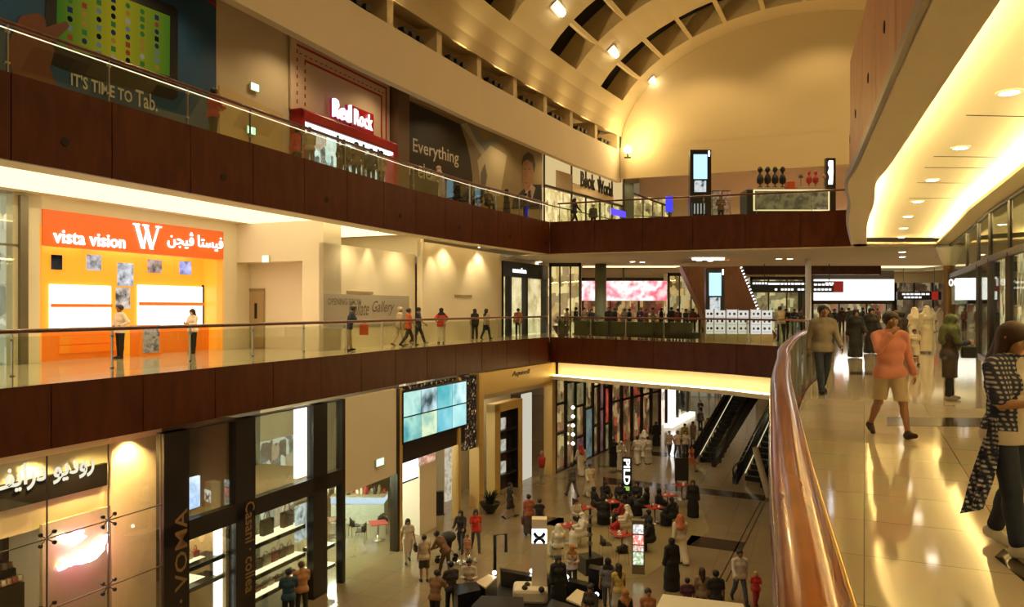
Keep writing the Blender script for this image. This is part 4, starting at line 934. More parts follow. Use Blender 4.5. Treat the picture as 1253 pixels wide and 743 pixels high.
rear_shop(672, 711, 50, 4.7, 'cream lit clothes shop front beside the black boutique, rear middle level', [(.8, .50, .18), (1.5, 1.15, .55), (1.2, .85, .36), (.35, .15, .10)], 1.0, .6)
rear_shop(712, 816, 62, 4.2, 'shop front under the wide pink lit board, rear middle level', [(.14, .06, .025), (.45, .20, .07), (.05, .03, .02), (1.0, .60, .25), (.4, .05, .05)], 1.0, .8)
t = thing('lit_board', onY(764, 367, 58), 'wide glowing board with pink and red blossom picture, rear middle level', 'sign')
p, q = onY(712, 344, 58), onY(816, 368, 58); MB().box(p[0], q[0], 58.05, 58.3, q[2], p[2]).build('board', DARK, t)
pk = emat('pink picture', (1, .3, .35), 1.2, (.55, [(1.0, .75, .70), (.95, .18, .25), (1.0, .85, .8), (.75, .10, .16), (1, .5, .5)])); MB().box(p[0], q[0], 58.0, 58.05, q[2], p[2]).build('picture', pk, t)
MB().box((p[0]+q[0])/2-.06, (p[0]+q[0])/2+.06, 58.3, 58.5, q[2], 4.9).build('hanger', DARK, t)
rear_shop(817, 860, 60, 4.5, 'brown lit shop front left of the escalator, rear middle level', [(.15, .08, .03), (1.1, .70, .28), (.45, .25, .08), (.9, .75, .45)], .9, .7)
rear_shop(918, 985, 60, 4.2, 'shop front beneath the black hanging direction sign, rear middle level', [(.14, .08, .03), (1.2, .95, .45), (.30, .18, .08), (.75, .75, .45), (.06, .04, .03)], .9, .5)
rear_shop(993, 1094, 66, 2.3, 'shop front under the large white lit screen, rear middle level', [(.16, .08, .04), (.8, .55, .25), (.9, .85, .55), (.22, .1, .05), (.5, .1, .08)], .9, .5)
rear_shop(1095, 1165, 72, 4.4, 'shop front with dark sign behind the people in white robes', [(.06, .035, .02), (.25, .14, .07), (.6, .45, .3), (.1, .05, .03)], .8, .7)
def hang_sign(px0, px1, py0, py1, Y, label, face, words, red=None, zc=4.9):
    p, q = onY(px0, py0, Y), onY(px1, py1, Y); t = thing('hanging_sign', ((p[0]+q[0])/2, Y, q[2]), label, 'sign')
    MB().box(p[0], q[0], Y, Y+.15, q[2], p[2]).build('board', face, t)
    for k in (.15, .85): x = p[0]+(q[0]-p[0])*k; MB().box(x-.02, x+.02, Y+.05, Y+.1, p[2], zc-.01).build('hanger', DARK, t)
    if red: r0, r1 = onY(red[0], py0, Y)[0], onY(red[1], py0, Y)[0]; MB().box(r0, r1, Y-.02, Y, q[2], p[2]).build('red_end', mat('sign dark red', (.30, .02, .02), .4, emit=(.4, .02, .02), es=.3), t)
    m = MB()
    for (x, y, s_, h) in words: a = onY(x, y, Y-.01); textmesh(m, s_, a, (1, 0, 0), (0, 0, 1), h=.13, w=h, depth=.0)
    if words: m.build('lettering', emat('sign white letters', (1, .95, .95), 1.3), t)
    return t
hang_sign(919, 1032, 344, 358, 52, 'long black hanging direction sign with red right end, rear middle level', BLACK, [(921, 348, '-----', 1.0), (940, 348.5, '-', .8), (951, 348.5, '------', 1.4), (976, 348.5, '---', .7), (996, 349.5, '-----', 1.3), (1010, 348, '----', .8), (948, 355.5, '- ----', 1.3), (976, 355.5, '---', .7), (996, 355.5, '-----', 1.2)], (1020, 1032))
hang_sign(1098, 1152, 357, 367, 60, 'black hanging sign with small white words beyond the white-robed people', BLACK, [(1104, 361, '----', 1.2), (1122, 361, '---', 1.0), (1106, 365, '-----', 1.4)], (1140, 1148))
t = thing('hanging_screen', onY(1046, 367, 64), 'large glaring white screen hung over the rear middle level', 'screen')
p, q = onY(997, 342, 64), onY(1094, 367.5, 64); MB().box(p[0], q[0], 64, 64.2, q[2], p[2]).build('screen', emat('glaring white screen', (1, .95, .88), 2.2), t)
MB().box(p[0]-.1, q[0]+.1, 64.2, 64.5, q[2]-.1, 4.89).build('casing', DARK, t)
# ceiling patches at the rear, cove light put into their glow
tag(MB().box(onY(715, 0, 56)[0], onY(832, 0, 56)[0], 56, 57.6, 4.80, 4.86).build('cove_light', emat('rear cove', (1, .8, .42), 1.6)), 'warm painted cove glow on the ceiling above the pink lit board', 'light')
tag(MB().box(27.4, 35.5, 55.2, 65.5, 5.18, 5.22).build('cove_light', emat('rear cove glow', (1, .8, .42), 1.3)), 'ceiling recess with painted warm glow beyond the right walkway ceiling', 'light')
tag(MB().box(onY(846, 0, 46)[0], onY(884, 0, 46)[0], 45.6, 45.8, 4.62, 4.74).build('ceiling_light_or_glow', COOLW), 'white tube light over the middle level screen tower', 'light')
# far end walls
struct(MB().box(-20, 62, 100, 100.4, -3, 5), 'wall_back', mat('far brown wall', (.30, .20, .11), .8))
struct(MB().box(60, 60.4, 30, 110, GZ, 5), 'wall_right', CREAM)
# ================================================================ right: curved shop windows
def rwp(px): return along(RW, px)[0]
t = thing('storefront', (*RW[3], 0), 'curving glass shop front with dark uprights along the right walkway', 'storefront')
RWs = RW; zt, zm = 4.79, 3.25
m = MB()
ups = [1160, 1184, 1198, 1212.5, 1236.5]
UP = [rwp(x) for x in ups]
Lq = resample(RW, 2.3, .5); near = [Vector(p) for p in Lq if p[1] < 16.5]
UPS = near+[p for p in reversed(UP)]
UPS = sorted(UPS, key=lambda p: p.y)
for p in UPS: MB().box(p.x-.05, p.x+.05, p.y-.05, p.y+.05, zm, zt).build('mullion', DARK, t)
for p in UPS:
    if p.y < 30: MB().box(p.x-.07, p.x+.07, p.y-.07, p.y+.07, 0, zm).build('post', DARK, t)
for a, c in zip(RW, RW[1:]):
    if c[1] < 39: m.seg(a, c, .14, zm-.10, zm+.10); m.seg(a, c, .12, 0, .1); m.seg(a, c, .12, 4.70, zt)
m.build('rail_frame', DARK, t)
for a, c in zip(UPS, UPS[1:]):
    MB().seg(a, c, .015, zm+.1, 4.7).build('upper_pane', GLASSR, t); MB().seg(a, c, .015, .1, zm-.1).build('lower_pane', GLASSR if a.y > 26 else GLASS2, t)
for x in (1213.5, 1233):
    p = rwp(x); MB().box(p.x-.10, p.x+.10, p.y-.25, p.y-.05, 0, zm-.1).build('door_post', BLACK, t)
RWb = shift(RW, -3.0); b = MB(); strip(b, RWb, shift(RW, -3.2), 0, 4.75)
b.build('lit_interior', emat('right shop interior', (1, .8, .45), .8, (.7, [(.30, .20, .08), (.95, .70, .30), (.45, .33, .15), (1.1, .85, .45), (.5, .55, .36)])), t)
b = MB(); strip(b, shift(RW, -.1), shift(RW, -3), 4.70, 4.76); b.build('interior_ceiling', CREAM, t)
pn = [Vector(p) for p in RW]
b = MB(); q = rwp(1199); textmesh(b, '0010', (q.x-1.3, q.y-.35, 2.45), (1, .0, 0), (0, 0, 1), h=.26, depth=.0, bold=.02); b.build('lettering', emat('shop white letters', (1, .95, .9), 1.5), t)
b = MB(); b.box(24.55, 25.4, 42.0, 42.1, 1.93, 3.3); b.build('lit_picture', emat('shop white panel', (1, .9, .85), 1.3), t)  # plain white glowing panel behind the glass
for k, (px, off, z, h) in enumerate(((1222, 1.6, 0, 2.6), (1246, 1.9, 0, 2.2))):
    q = rwp(min(px, 1250)); tt = thing('shop_mannequin' if k == 0 else 'lit_showcase', (q.x+off, q.y+.6, 0), ('golden dressed figure standing inside the right shop window' if k == 0 else 'glass showcase with pale green light inside the right shop'), 'mannequin' if k == 0 else 'showcase')
    if k == 0: MB().lathe((q.x+off, q.y+.6, 0), [(.30, 0), (.30, .05), (.08, .07), (.10, .3), (.24, .9), (.20, 1.2), (.28, 1.5), (.26, 1.7), (.07, 1.82), (.10, 1.95), (.11, 2.05), (.02, 2.15)], 14).build('figure', GOLD, tt, True)
    else:
        MB().box(q.x+off-.5, q.x+off+.5, q.y+.5, q.y+1.0, 0, .8).build('cabinet_base', WHITE, tt); MB().box(q.x+off-.48, q.x+off+.48, q.y+.52, q.y+.98, .8, 2.1).build('glass_case', emat('case pale green', (.55, .75, .55), .7), tt)
# ================================================================ ground floor, left shops
ZC = -1.515
def gbox(m, s0, s1, o0, o1, z0, z1): return m.wcbox(s0, s1, dG, o0, o1, z0, z1)
def gs(px, py=600): return onwall(px, py, dG)[0]
def gz(px, py): return onwall(px, py, dG)[1]
b = MB(); sv = [-14, 0, 10, 20, 30, 33, 41]
struct(strip(MB(), [W(s, -24, 0)[:2] for s in sv], [W(s, -24.3, 0)[:2] for s in sv], GZ, ZC), 'wall_left', CREAM)
# --- A: glass fronted shop with the black name board
s0, s1 = 2.0, gs(199); PA = PL(W(s0, -15.5, 0), W(s1, -15.5, 0)); PI = PL(W(s0, -16.3, 0), W(s1, -16.3, 0)); L = PA.L
t = thing('storefront', PA.w(0, GZ), 'glass shop front with black name board and pink neon, lower left corner', 'storefront')
m = MB(); m.wbox(s0, s1, -18.6, -18.5, GZ, ZC); m.build('back_wall', CREAM2, t)
e = emat('warm wall glow', (1, .72, .30), .55)
m = MB(); PI.box(m, PI.at(137, 600)[0], PI.at(198, 600)[0], GZ, ZC, -.1, 0); m.build('cream_panel', mat('peach panel', (.85, .62, .38), .6), t)
zt0, zb0 = PI.at(60, 582)[1], PI.at(60, 611)[1]
m = MB(); PI.box(m, -1, PI.at(137, 600)[0], zt0-.05, ZC, -.3, -.1); PI.box(m, -1, PI.at(137, 600)[0], PI.at(60, 645)[1], zt0, -.3, -.1); m.build('upper_panel', mat('warm cream panel', (.80, .62, .34), .6), t)
m = MB(); PI.box(m, -1, PI.at(131, 580)[0], zb0, zt0, -.1, .04); m.build('name_board', mat('name board', (.010, .006, .004), .5, spec=.2), t)
m = MB(); PI.text(m, ar('\uFEAD\uFEED\uFEA9\uFEF3\uFEEE \uFEA9\uFEAD\uFE8D\uFEF3\uFED2'), -16, 611, 113, .62, .05, .02, .02); m.build('lettering', emat('name letters', (1, .92, .8), 1.0), t)
m = MB(); PI.box(m, PI.at(52, 640)[0], PI.at(135, 640)[0], GZ, PI.at(90, 632)[1], -.1, .0); m.build('grey_panel', mat('brownish grey panel', (.40, .30, .20), .5), t)
m = MB(); PI.box(m, -1, PI.at(51, 680)[0], GZ, PI.at(30, 655)[1], -1.2, -1.1); m.build('dark_display', mat('dark display', (.10, .03, .015), .5, noise=.5, nscale=2), t)
nm = [emat('neon pink', (1, .35, .75), 7), emat('neon white', (1, .85, .9), 8), emat('neon orange', (1, .45, .15), 6)]
ns = thing('neon_sign', PI.w(PI.at(97, 670)[0], PI.at(97, 690)[1], .1), 'glowing pink and white neon script behind the lower left shop glass', 'sign')
def neon(pix, r, mm):
    m = MB(); m.tube([PI.w(*PI.at(*q), .10) for q in pix], r, 6); m.build('neon_tube', mm, ns, True)
neon([(68, 659), (73, 655), (77, 663), (81, 657), (85, 661), (89, 654), (95, 652), (99, 655), (92, 660), (84, 665)], .07, nm[1])
neon([(69, 694), (75, 686), (82, 689), (88, 682), (95, 684), (101, 676), (108, 679), (114, 668), (120, 663), (126, 655), (121, 670), (112, 680), (104, 684)], .08, nm[1])
neon([(68, 696), (74, 694), (80, 690), (88, 688), (96, 688), (106, 684), (116, 674), (126, 660)], .05, nm[0]); neon([(67, 694), (70, 689), (74, 691)], .06, nm[2]); neon([(83, 657), (90, 650), (98, 650)], .05, nm[0])
m = MB()
jx = [PA.at(x, 600)[0] for x in (58, 133, 197)]
for x in [-.0]+jx: PA.box(m, x-.012, x+.012, GZ, ZC, -.03, .0)
for z in (PA.at(90, 650)[1], PA.at(90, 735)[1]): PA.box(m, 0, L, z-.012, z+.012, -.03, .0)
m.build('glass_joint', mat('glass joint', (.10, .08, .05), .3), t)
for x in jx[:2]:
    for z in (PA.at(90, 650)[1], PA.at(90, 735)[1]):
        m = MB()
        for dx in (-.16, .16):
            for dz in (-.12, .12): m.lathe(PA.w(x+dx, z+dz, -.02), [(.045, 0), (.045, .05)], 8, PA.n); m.tube([PA.w(x, z, -.035), PA.w(x+dx, z+dz, -.01)], .012, 5)
        m.build('glass_fitting', BLACK, t)
xe = [0]+jx
for a, c in zip(xe, xe[1:]):
    m = MB(); PA.box(m, a+.02, c-.02, GZ, ZC, -.02, -.005); m.build('glass_panel', GLASS2, t)
for px in (38, 155):
    a = PI.at(px, 540)[0]; p = PI.w(a, ZC-.02, .3); light('SPOT', p, 420, (1, .75, .35), .05, (0, 0, 0), spot=120, blend=.8)
for q_ in (-2.5, .8, 3.2): light('SPOT', PA.w(PA.at(80, 600)[0]+q_, ZC-.25, -.12), 230, (1, .76, .36), .06, target=PI.w(PI.at(80, 600)[0]+q_, ZC-2.2, 0), spot=130, blend=.9)  # spots added to brighten the shop panels, no fittings drawn
light('POINT', PI.w(PI.at(100, 670)[0], PI.at(100, 670)[1], .5), 45, (1, .30, .45), .2)
for i in range(14):                                                      # shoes in the dark display
    a = PI.at(4+3.4*i, 700)[0]; z = PI.at(20, 728 if i % 2 else 712)[1]
    z += .012; tt = thing('display_shoe', PI.w(a, z, -.70 if i % 2 else -.95), 'small bright shoe on a shelf in the dark display, lower left shop', 'shoe', 'shoes in the dark display')
    m = MB(); p = PI.w(a, z, -.70 if i % 2 else -.95); m.sphere((p[0], p[1], p[2]+.06), .1, 8, 5, (1.2, .6, .55)); m.box(p[0]-.03, p[0]+.09, p[1]-.04, p[1]+.04, p[2]+.03, p[2]+.16); m.build('upper', mat('shoe tone %d' % (i % 3), [(.55, .30, .2), (.7, .6, .5), (.4, .1, .08)][i % 3], .35), tt, True)
tt = thing('display_shelf', PI.w(PI.at(20, 700)[0], GZ, -1.0), 'stepped dark shelf carrying the shoes in the lower left shop', 'shelf'); m = MB(); PI.box(m, -1, PI.at(52, 700)[0], GZ, PI.at(20, 728)[1]-.002, -.88, -.6); m.build('front_step', DARK, tt); m = MB(); PI.box(m, -1, PI.at(52, 700)[0], GZ, PI.at(20, 712)[1]-.002, -1.09, -.885); m.build('rear_step', DARK, tt)
# --- B: black framed store
s0, s1 = gs(200), gs(421); PB_ = PL(W(s0, dG(s0), 0), W(s1, dG(s1), 0)); L = PB_.L
t = thing('storefront', PB_.w(0, GZ), 'tall black framed watch and bag store with big windows and upright lettering', 'storefront')
X = lambda px, py=600: PB_.at(px, py)[0]
PB2 = PL(PB_.w(0, 0, -.38), PB_.w(L, 0, -.38)); X2 = lambda px, py=600: PB2.at(px, py)[0]
zmid = PB_.at(340, 605)[1]; zm0 = PB_.at(340, 617)[1]; ztp = PB_.at(340, 505)[1]
m = MB()
for a, c in ((200, 231), (288, 312), (383, 400), (418.5, 422)): PB_.box(m, X(a), X(c), GZ, ZC, -.25, .02)
PB_.box(m, 0, L, ztp, ZC, -.25, .02); PB_.box(m, 0, L, zm0-.1, zmid+.12, -.25, .02); m.build('frame', mat('black frame', (.020, .015, .011), .35), t)
m = MB(); PB_.box(m, X(229), L, zm0, zmid, -3.6, -.25); m.build('mezzanine_floor', mat('mezzanine', (.40, .29, .15), .5), t)
m = MB(); PB_.box(m, X(229), L, GZ, ZC, -3.8, -3.7); m.build('back_wall', mat('dim green brown wall', (.16, .13, .075), .7, noise=.5, nscale=.8), t)
m = MB(); PB_.box(m, X(288)-.1, X(300), GZ, ZC, -3.7, -.25); m.build('partition', mat('tan partition', (.36, .25, .12), .6), t)
wlp = emat('white light panel', (1, .97, .92), 2.6)
m = MB(); PB_.box(m, X2(363, 550), X2(382.5, 550), zmid+.15, ztp-.02, -.5, -.38); m.build('light_panel', wlp, t)
m = MB(); PB_.box(m, X2(265, 690), X2(283, 690), GZ+.1, zm0-.25, -.5, -.38); m.build('light_panel', wlp, t)
m = MB(); PB_.box(m, X2(232, 600), X2(245, 600), PB2.at(238, 622)[1], PB2.at(238, 584)[1], -.46, -.38); m.build('blue_picture', emat('blue white picture', (.6, .75, 1), 1.6, (1.5, [(.9, .95, 1), (.35, .5, .85), (1, 1, 1)])), t)
m = MB(); PB_.box(m, X2(363, 640), X2(382, 640), PB2.at(372, 660)[1], PB2.at(372, 617)[1], -.46, -.38); m.build('watch_poster', emat('watch poster', (.5, .55, .6), .9, (1.6, [(.05, .05, .06), (.75, .85, .9), (.3, .35, .38), (.9, .95, 1)])), t)
m = MB()
for (a, c, py) in ((231, 288, 690), (231, 288, 715), (312, 383, 658), (312, 383, 695), (312, 383, 722), (400, 419, 670), (400, 419, 695)):
    z = PB_.at((a+c)/2, py)[1]; PB_.box(m, X(a, py), X(c, py), z-.12, z, -1.0, -.3)
m.build('display_shelf', BLACK, t)
m = MB()
for (a, c, py) in ((312, 383, 722), (312, 383, 695), (312, 383, 658), (231, 264, 690), (231, 264, 715), (400, 419, 670), (400, 419, 695)):
    z = PB_.at((a+c)/2, py)[1]; PB_.box(m, X(a, py)+.03, X(c, py)-.03, z, z+.012, -.95, -.35)
m.build('lit_shelf_top', emat('lit shelf', (1, .88, .55), 1.6), t)
lt_ = mat('bronze lettering', (.35, .22, .10), .4, .3)
for px, py0, body, h in ((221.5, 716, 'MODA & SOUL', .46), (309.5, 722, 'collection | watches', .34)):
    a, z = PB_.at(px, py0); m = MB()
    if px < 250: textmesh(m, 'OD ·· VOMA', PB_.w(a+.18, GZ+.4, .025), PB_.u, -PB_.r, h=.42, w=4.0, depth=.012, bold=.01)
    else: textmesh(m, 'Casani · collea', PB_.w(a-.36, PB_.at(px, 612)[1], .025), -PB_.u, PB_.r, h=.40, w=PB_.at(px, 612)[1]-z, depth=.012, bold=.012)
    m.build('upright_lettering', lt_, t)
for a, c, z0_, z1_ in ((231, 288, zmid+.12, ztp), (312, 383, zmid+.12, ztp), (400, 418.5, zmid+.12, ztp), (231, 288, GZ+.05, zm0-.1), (312, 383, GZ+.05, zm0-.1), (400, 418.5, GZ+.05, zm0-.1)):
    m = MB(); PB_.box(m, X(a), X(c), z0_, z1_, -.10, -.085); m.build('window_pane', GLASS2, t)
def handbag(P, a, z, o, w, h, c, label, group):
    p = P.w(a, z, o); tt = thing('handbag', p, label, 'handbag', group); m = MB()
    P.box(m, a-w/2, a+w/2, z, z+h, o-.09, o+.09); mm = mat('bag leather %d' % c, [(.10, .05, .02), (.30, .20, .10), (.03, .025, .02), (.45, .36, .24), (.22, .03, .02)][c], .5); m.build('bag_body', mm, tt, bevel=.03)
    m = MB(); m.tube([P.w(a+math.cos(k*math.pi/8)*w*.28, z+h+math.sin(k*math.pi/8)*h*.5, o) for k in range(9)], .012, 6); m.build('bag_handle', mm, tt, True)
for i in range(3): handbag(PB_, X(322+24*i, 658), PB_.at(345, 658)[1]+.013, -.62, .5, .5, (1, 2, 0)[i], 'upright leather handbag on the upper lit shelf of the black store', 'handbags on the upper lit shelf')
for i in range(7): handbag(PB_, X(316+9.5*i, 695), PB_.at(345, 695)[1]+.013, -.62, .34, .30, i % 5, 'small leather handbag on the middle lit shelf of the black store', 'handbags on the middle lit shelf')
for i in range(8): handbag(PB_, X(317+8.2*i, 722), PB_.at(345, 722)[1]+.013, -.62, .26, .16, (i*2) % 5, 'small dark purse on the lowest lit shelf of the black store', 'purses on the lowest lit shelf')
for i in range(4): handbag(PB_, X(236+8.0*i, 690), PB_.at(259.5, 690)[1]+.016, -.62, .19, .28, (i+1) % 5, 'small handbag on the narrow left shelf of the black store', 'handbags on the narrow left shelf')
light('POINT', PB_.w(X(345), GZ+3.8, -1.4), 260, (1, .85, .55), .1); light('POINT', PB_.w(X(345), ZC-1.2, -1.5), 45, (1, .8, .5), .1); light('POINT', PB_.w(X(250), GZ+3.5, -1.4), 120, (1, .85, .6), .1)
# --- C: open shop under a cream panel
s0, s1 = gs(422), gs(487); PC = PL(W(s0, dG(s0), 0), W(s1, dG(s1), 0)); L = PC.L
t = thing('storefront', PC.w(0, GZ), 'open shop with glowing counters under a plain cream upper panel', 'storefront')
zc = PC.at(455, 592)[1]
m = MB(); PC.box(m, .02, L, zc, ZC, -.2, .0); m.build('cream_panel', CREAM2, t)
m = MB(); PC.box(m, L-.12, L+.05, GZ, ZC, -.3, .05); m.build('dark_post', DARK, t)
PCb = PL(PC.w(-3, 0, -5.5), PC.w(L+4, 0, -5.5)); m = MB(); PC.box(m, -4, L+1, GZ, zc+1, -6, -5.9); m.build('back_wall', emat('pale interior wall', (.6, .6, .45), .8, (.8, [(.35, .36, .26), (.85, .85, .66), (.55, .40, .22), (.75, .8, .62), (.12, .09, .06)])), t)
m = MB(); PC.box(m, .05, L-.15, GZ, zc, -.03, -.015); m.build('glass_panel', GLASS, t)
a, z = PC.at(463, 565.5)[0], PC.at(463, 565.5)[1]
exit_sign(PC.w(PC.at(463, 578)[0], z, .03), PC.r, PC.u, .5, .26, 'green exit sign fixed on the cream panel over the open shop')
def counter(px0, px1, py, dep, h, label, col=(.55, .7, .95)):
    p, q = onz(px0, py, GZ), onz(px1, py, GZ); P = PL(p, q); tt = thing('shop_counter', tuple(((Vector(p)+Vector(q))/2)), label, 'counter')
    m = MB(); P.box(m, 0, P.L, GZ, GZ+h-.3, -dep, 0); m.build('counter_base', mat('counter pale', (.55, .56, .5), .4), tt)
    m = MB(); P.box(m, 0, P.L, GZ+h-.3, GZ+h-.02, -dep, .04); m.build('glowing_band', emat('counter glow %d' % px0, col, 1.2), tt)
    m = MB(); P.box(m, -.03, P.L+.03, GZ+h-.02, GZ+h+.02, -dep, .07); m.build('worktop', mat('counter top', (.5, .42, .3), .3), tt)
    return tt, P
tt, Pq = counter(405, 470, 641, 1.0, 1.2, 'pale counter with bluish glowing front inside the open shop')
tt2, Pq2 = counter(486, 508, 630, .7, 1.25, 'counter with glowing front beneath the white screen', (1, .9, .7))
rn = random.Random(11)
def counter_goods(P, n, z, o0, o1, label, group, cols, hs=(.12, .45), w=.12):
    for i in range(n):
        a = P.L*(i+.5)/n; o = o0+(o1-o0)*rn.random(); h = hs[0]+(hs[1]-hs[0])*rn.random(); c = rn.randrange(len(cols)); p = P.w(a, z, o)
        m = MB(); m.lathe(p, [(w*.5, 0), (w*.6, h*.2), (w*.62, h*.7), (w*.3, h*.85), (w*.32, h), (w*.1, h)], 10)
        tag(m.build('display_jar', mat('%s tone %d' % (group, c), cols[c], .35), None, True, loc=p), label, 'jar', group)
gc = [(.35, .03, .02), (.5, .42, .3), (.04, .035, .03), (.65, .6, .5), (.2, .14, .06)]
counter_goods(Pq, 12, GZ+1.222, -.8, -.2, 'jar or ornament standing on the bluish glowing counter', 'ornaments on the bluish counter', gc, w=.14)
counter_goods(Pq2, 9, GZ+1.272, -.8, -.2, 'jar standing on the counter beneath the white screen', 'jars on the counter beneath the white screen', gc, w=.11)
light('POINT', PC.w(L*.5, zc-.5, -2.2), 420, (.9, 1, .80), .2); light('POINT', PC.w(L*1.2, zc-.5, -3.6), 300, (.9, 1, .80), .2)
def cafe_table(px, py, label, group=None, top=(.45, .035, .02), r=.36, z=GZ, h=.74):
    p = onz(px, py, z); t = thing('cafe_table', p, label, 'table', group)
    m = MB(); m.obox(p, AL, r, r, z+h-.03, z+h); m.build('tabletop', mat('tabletop %.2f %.2f' % top[:2], top, .35), t, bevel=.01)
    MB().lathe(p, [(.26, 0), (.26, .02), (.04, .04), (.035, h-.03)], 14).build('pedestal', STEEL, t, True)
    return t
def chair_proto(name, label, col):
    t = thing(name, (0, 0, 0), label, 'chair'); m = MB()
    m.box(-.21, .21, -.21, .21, .43, .47); m.build('seat', col, t, bevel=.015)
    m = MB(); n = 9
    for i in range(n):                                                   # curved shell back
        a0, a1 = R(200+140*i/n), R(200+140*(i+1)/n); f = lambda a, z, k=1.: (.24*k*math.cos(a), .24*k*math.sin(a)+.02, z)
        h0, h1 = .84-.16*abs(math.cos(a0)), .84-.16*abs(math.cos(a1))
        m.hexa([f(a0, .47), f(a1, .47), f(a1, .47, .9), f(a0, .47, .9), f(a0, h0), f(a1, h1), f(a1, h1, .9), f(a0, h0, .9)])
    m.build('backrest', col, t, True)
    for x in (-.18, .18):
        for y in (-.18, .18): m = MB(); m.tube([(x, y, .43), (x*1.1, y*1.1, 0)], .014, 6); m.build('leg', STEEL, t)
    return t
CHD = mat('dark chair shell', (.030, .018, .012), .35)
proto = chair_proto('cafe_chair', 'dark shell chair at the shop table, red tabletop side', CHD)
used = [False]
def chair(px, py, rz, label, group=None, z=GZ):
    p = onz(px, py, z); c = proto if not used[0] else copy_tree(proto); used[0] = True
    if 'group' in c: del c['group']
    return place(c, p, rz, label, group)
cafe_table(412, 656, 'brown square table inside the open shop, left of the red one', None, (.22, .12, .07))
cafe_table(463, 661, 'red square table inside the open shop', None, (.50, .07, .05))
chair(434, 656, R(-60), 'dark shell chair facing the brown table in the open shop'); chair(442, 663, R(90), 'dark shell chair left of the red table in the open shop'); chair(485, 661, R(-90), 'dark shell chair right of the red table in the open shop'); chair(468, 653, R(180), 'dark shell chair behind the red table in the open shop')
# --- D: video wall shop
s0, s1 = gs(488), gs(583); PD_ = PL(W(s0, dG(s0), 0), W(s1, dG(s1), 0)); L = PD_.L
t = thing('storefront', PD_.w(0, GZ), 'glittering dark shop front below the eight-screen video wall', 'storefront')
X = lambda px, py=600: PD_.at(px, py)[0]
spk = emat('glitter pillar', (.3, .22, .1), .8, (7, [(.012, .008, .005), (.012, .008, .005), (.02, .012, .008), (.04, .025, .012), (.10, .06, .03), (.8, .55, .25)]))
m = MB(); PD_.box(m, X(570), L, GZ+3, ZC, -.3, 0); PD_.box(m, 0, L, PD_.at(530, 464)[1]-.4, ZC, -.3, -.1); m.build('glitter_surround', spk, t)
for a_, c_ in ((0, .2), (X(560), X(563))): m = MB(); PD_.box(m, a_, c_, GZ, ZC, -.3, .05); m.build('pillar', GOLD, t)
m = MB(); PD_.box(m, .2, L, PD_.at(530, 555)[1], PD_.at(530, 528)[1]-.1, -.3, -.05); m.build('dark_band', DARK, t)
m = MB(); PD_.box(m, 4.0, L+.3, GZ, ZC, -2.6, -2.5); m.build('lit_interior', emat('glitter shop interior', (.7, .5, .25), .8, (1.3, [(.05, .03, .02), (.5, .34, .16), (.9, .75, .5), (.15, .09, .05)])), t)
m = MB(); PD_.box(m, X(521, 620), X(541, 620), GZ, PD_.at(531, 568)[1], -1.2, -.3); m.build('cream_pier', CREAM2, t)
m = MB(); PD_.box(m, X(522, 560), X(541, 560), PD_.at(531, 567)[1], PD_.at(531, 549)[1], -1.0, -.35); m.build('lit_picture', emat('warm picture', (.7, .4, .3), .8, (2, [(.2, .1, .2), (.9, .6, .4), (.4, .15, .1), (1, .9, .7)])), t)
vw = thing('video_wall', PD_.w(X(530), PD_.at(530, 535)[1]), 'video wall of eight teal glowing screens in two rows', 'video wall')
zt_, zb_ = PD_.at(530, 473)[1], PD_.at(530, 531)[1]; xa, xb = X(491.5, 500), X(568.5, 500)
m = MB(); PD_.box(m, xa-.06, xb+.06, zb_-.06, zt_+.06, -.1, .08); m.build('casing', BLACK, vw)
tl = [[(.10, .42, .42), (.55, .85, .75), (.25, .60, .58)], [(.05, .08, .08), (.6, .85, .9), (.15, .3, .34)], [(.05, .40, .46), (.35, .80, .80)], [(.35, .75, .78), (.75, 1, .98), (.2, .55, .6)], [(.05, .30, .34), (.4, .75, .65), (.10, .2, .15)], [(.12, .45, .40), (.75, .9, .6), (.35, .6, .2)], [(.06, .42, .52), (.3, .7, .78)], [(.25, .65, .68), (.55, .9, .9)]]
for r_ in range(2):
    for c_ in range(4):
        x0 = xa+(xb-xa)*c_/4; x1 = xa+(xb-xa)*(c_+1)/4; z0_ = zb_+(zt_-zb_)*(1-r_)/2; z1_ = z0_+(zt_-zb_)/2; m = MB()
        PD_.box(m, x0+.03, x1-.03, z0_+.03, z1_-.03, .08, .10); k = r_*4+c_; m.build('screen', emat('teal screen %d' % k, (.3, .7, .7), .85, (.8, tl[k])), vw)
m = MB(); PD_.box(m, X(491, 580), X(517, 580), PD_.at(503, 589)[1], PD_.at(503, 566)[1], -.25, -.2); m.build('white_screen', emat('white tv', (.95, .97, 1), 1.4), t); m = MB(); PD_.box(m, X(489.5, 580), X(518, 580), PD_.at(503, 591.5)[1], PD_.at(503, 564.5)[1], -.33, -.25); m.build('screen_bezel', BLACK, t)
light('POINT', PD_.w(L*.5, GZ+4, -2), 40, (1, .8, .5), .2)
p = onz(536.5, 630, GZ); bt = thing('totem_sign', p, 'narrow black totem standing in front of the cream pier', 'totem'); MB().obox(p, AL, .22, .12, GZ, GZ+1.1).build('body', BLACK, bt); MB().obox(p, AL, .26, .16, GZ, GZ+.05).build('plinth', DARK, bt)
p = onz(599.5, 628, GZ); bowl_planter(p, .5, .5, 'wide dark bowl planter on the ground floor beside the gold portal', 30, .75)
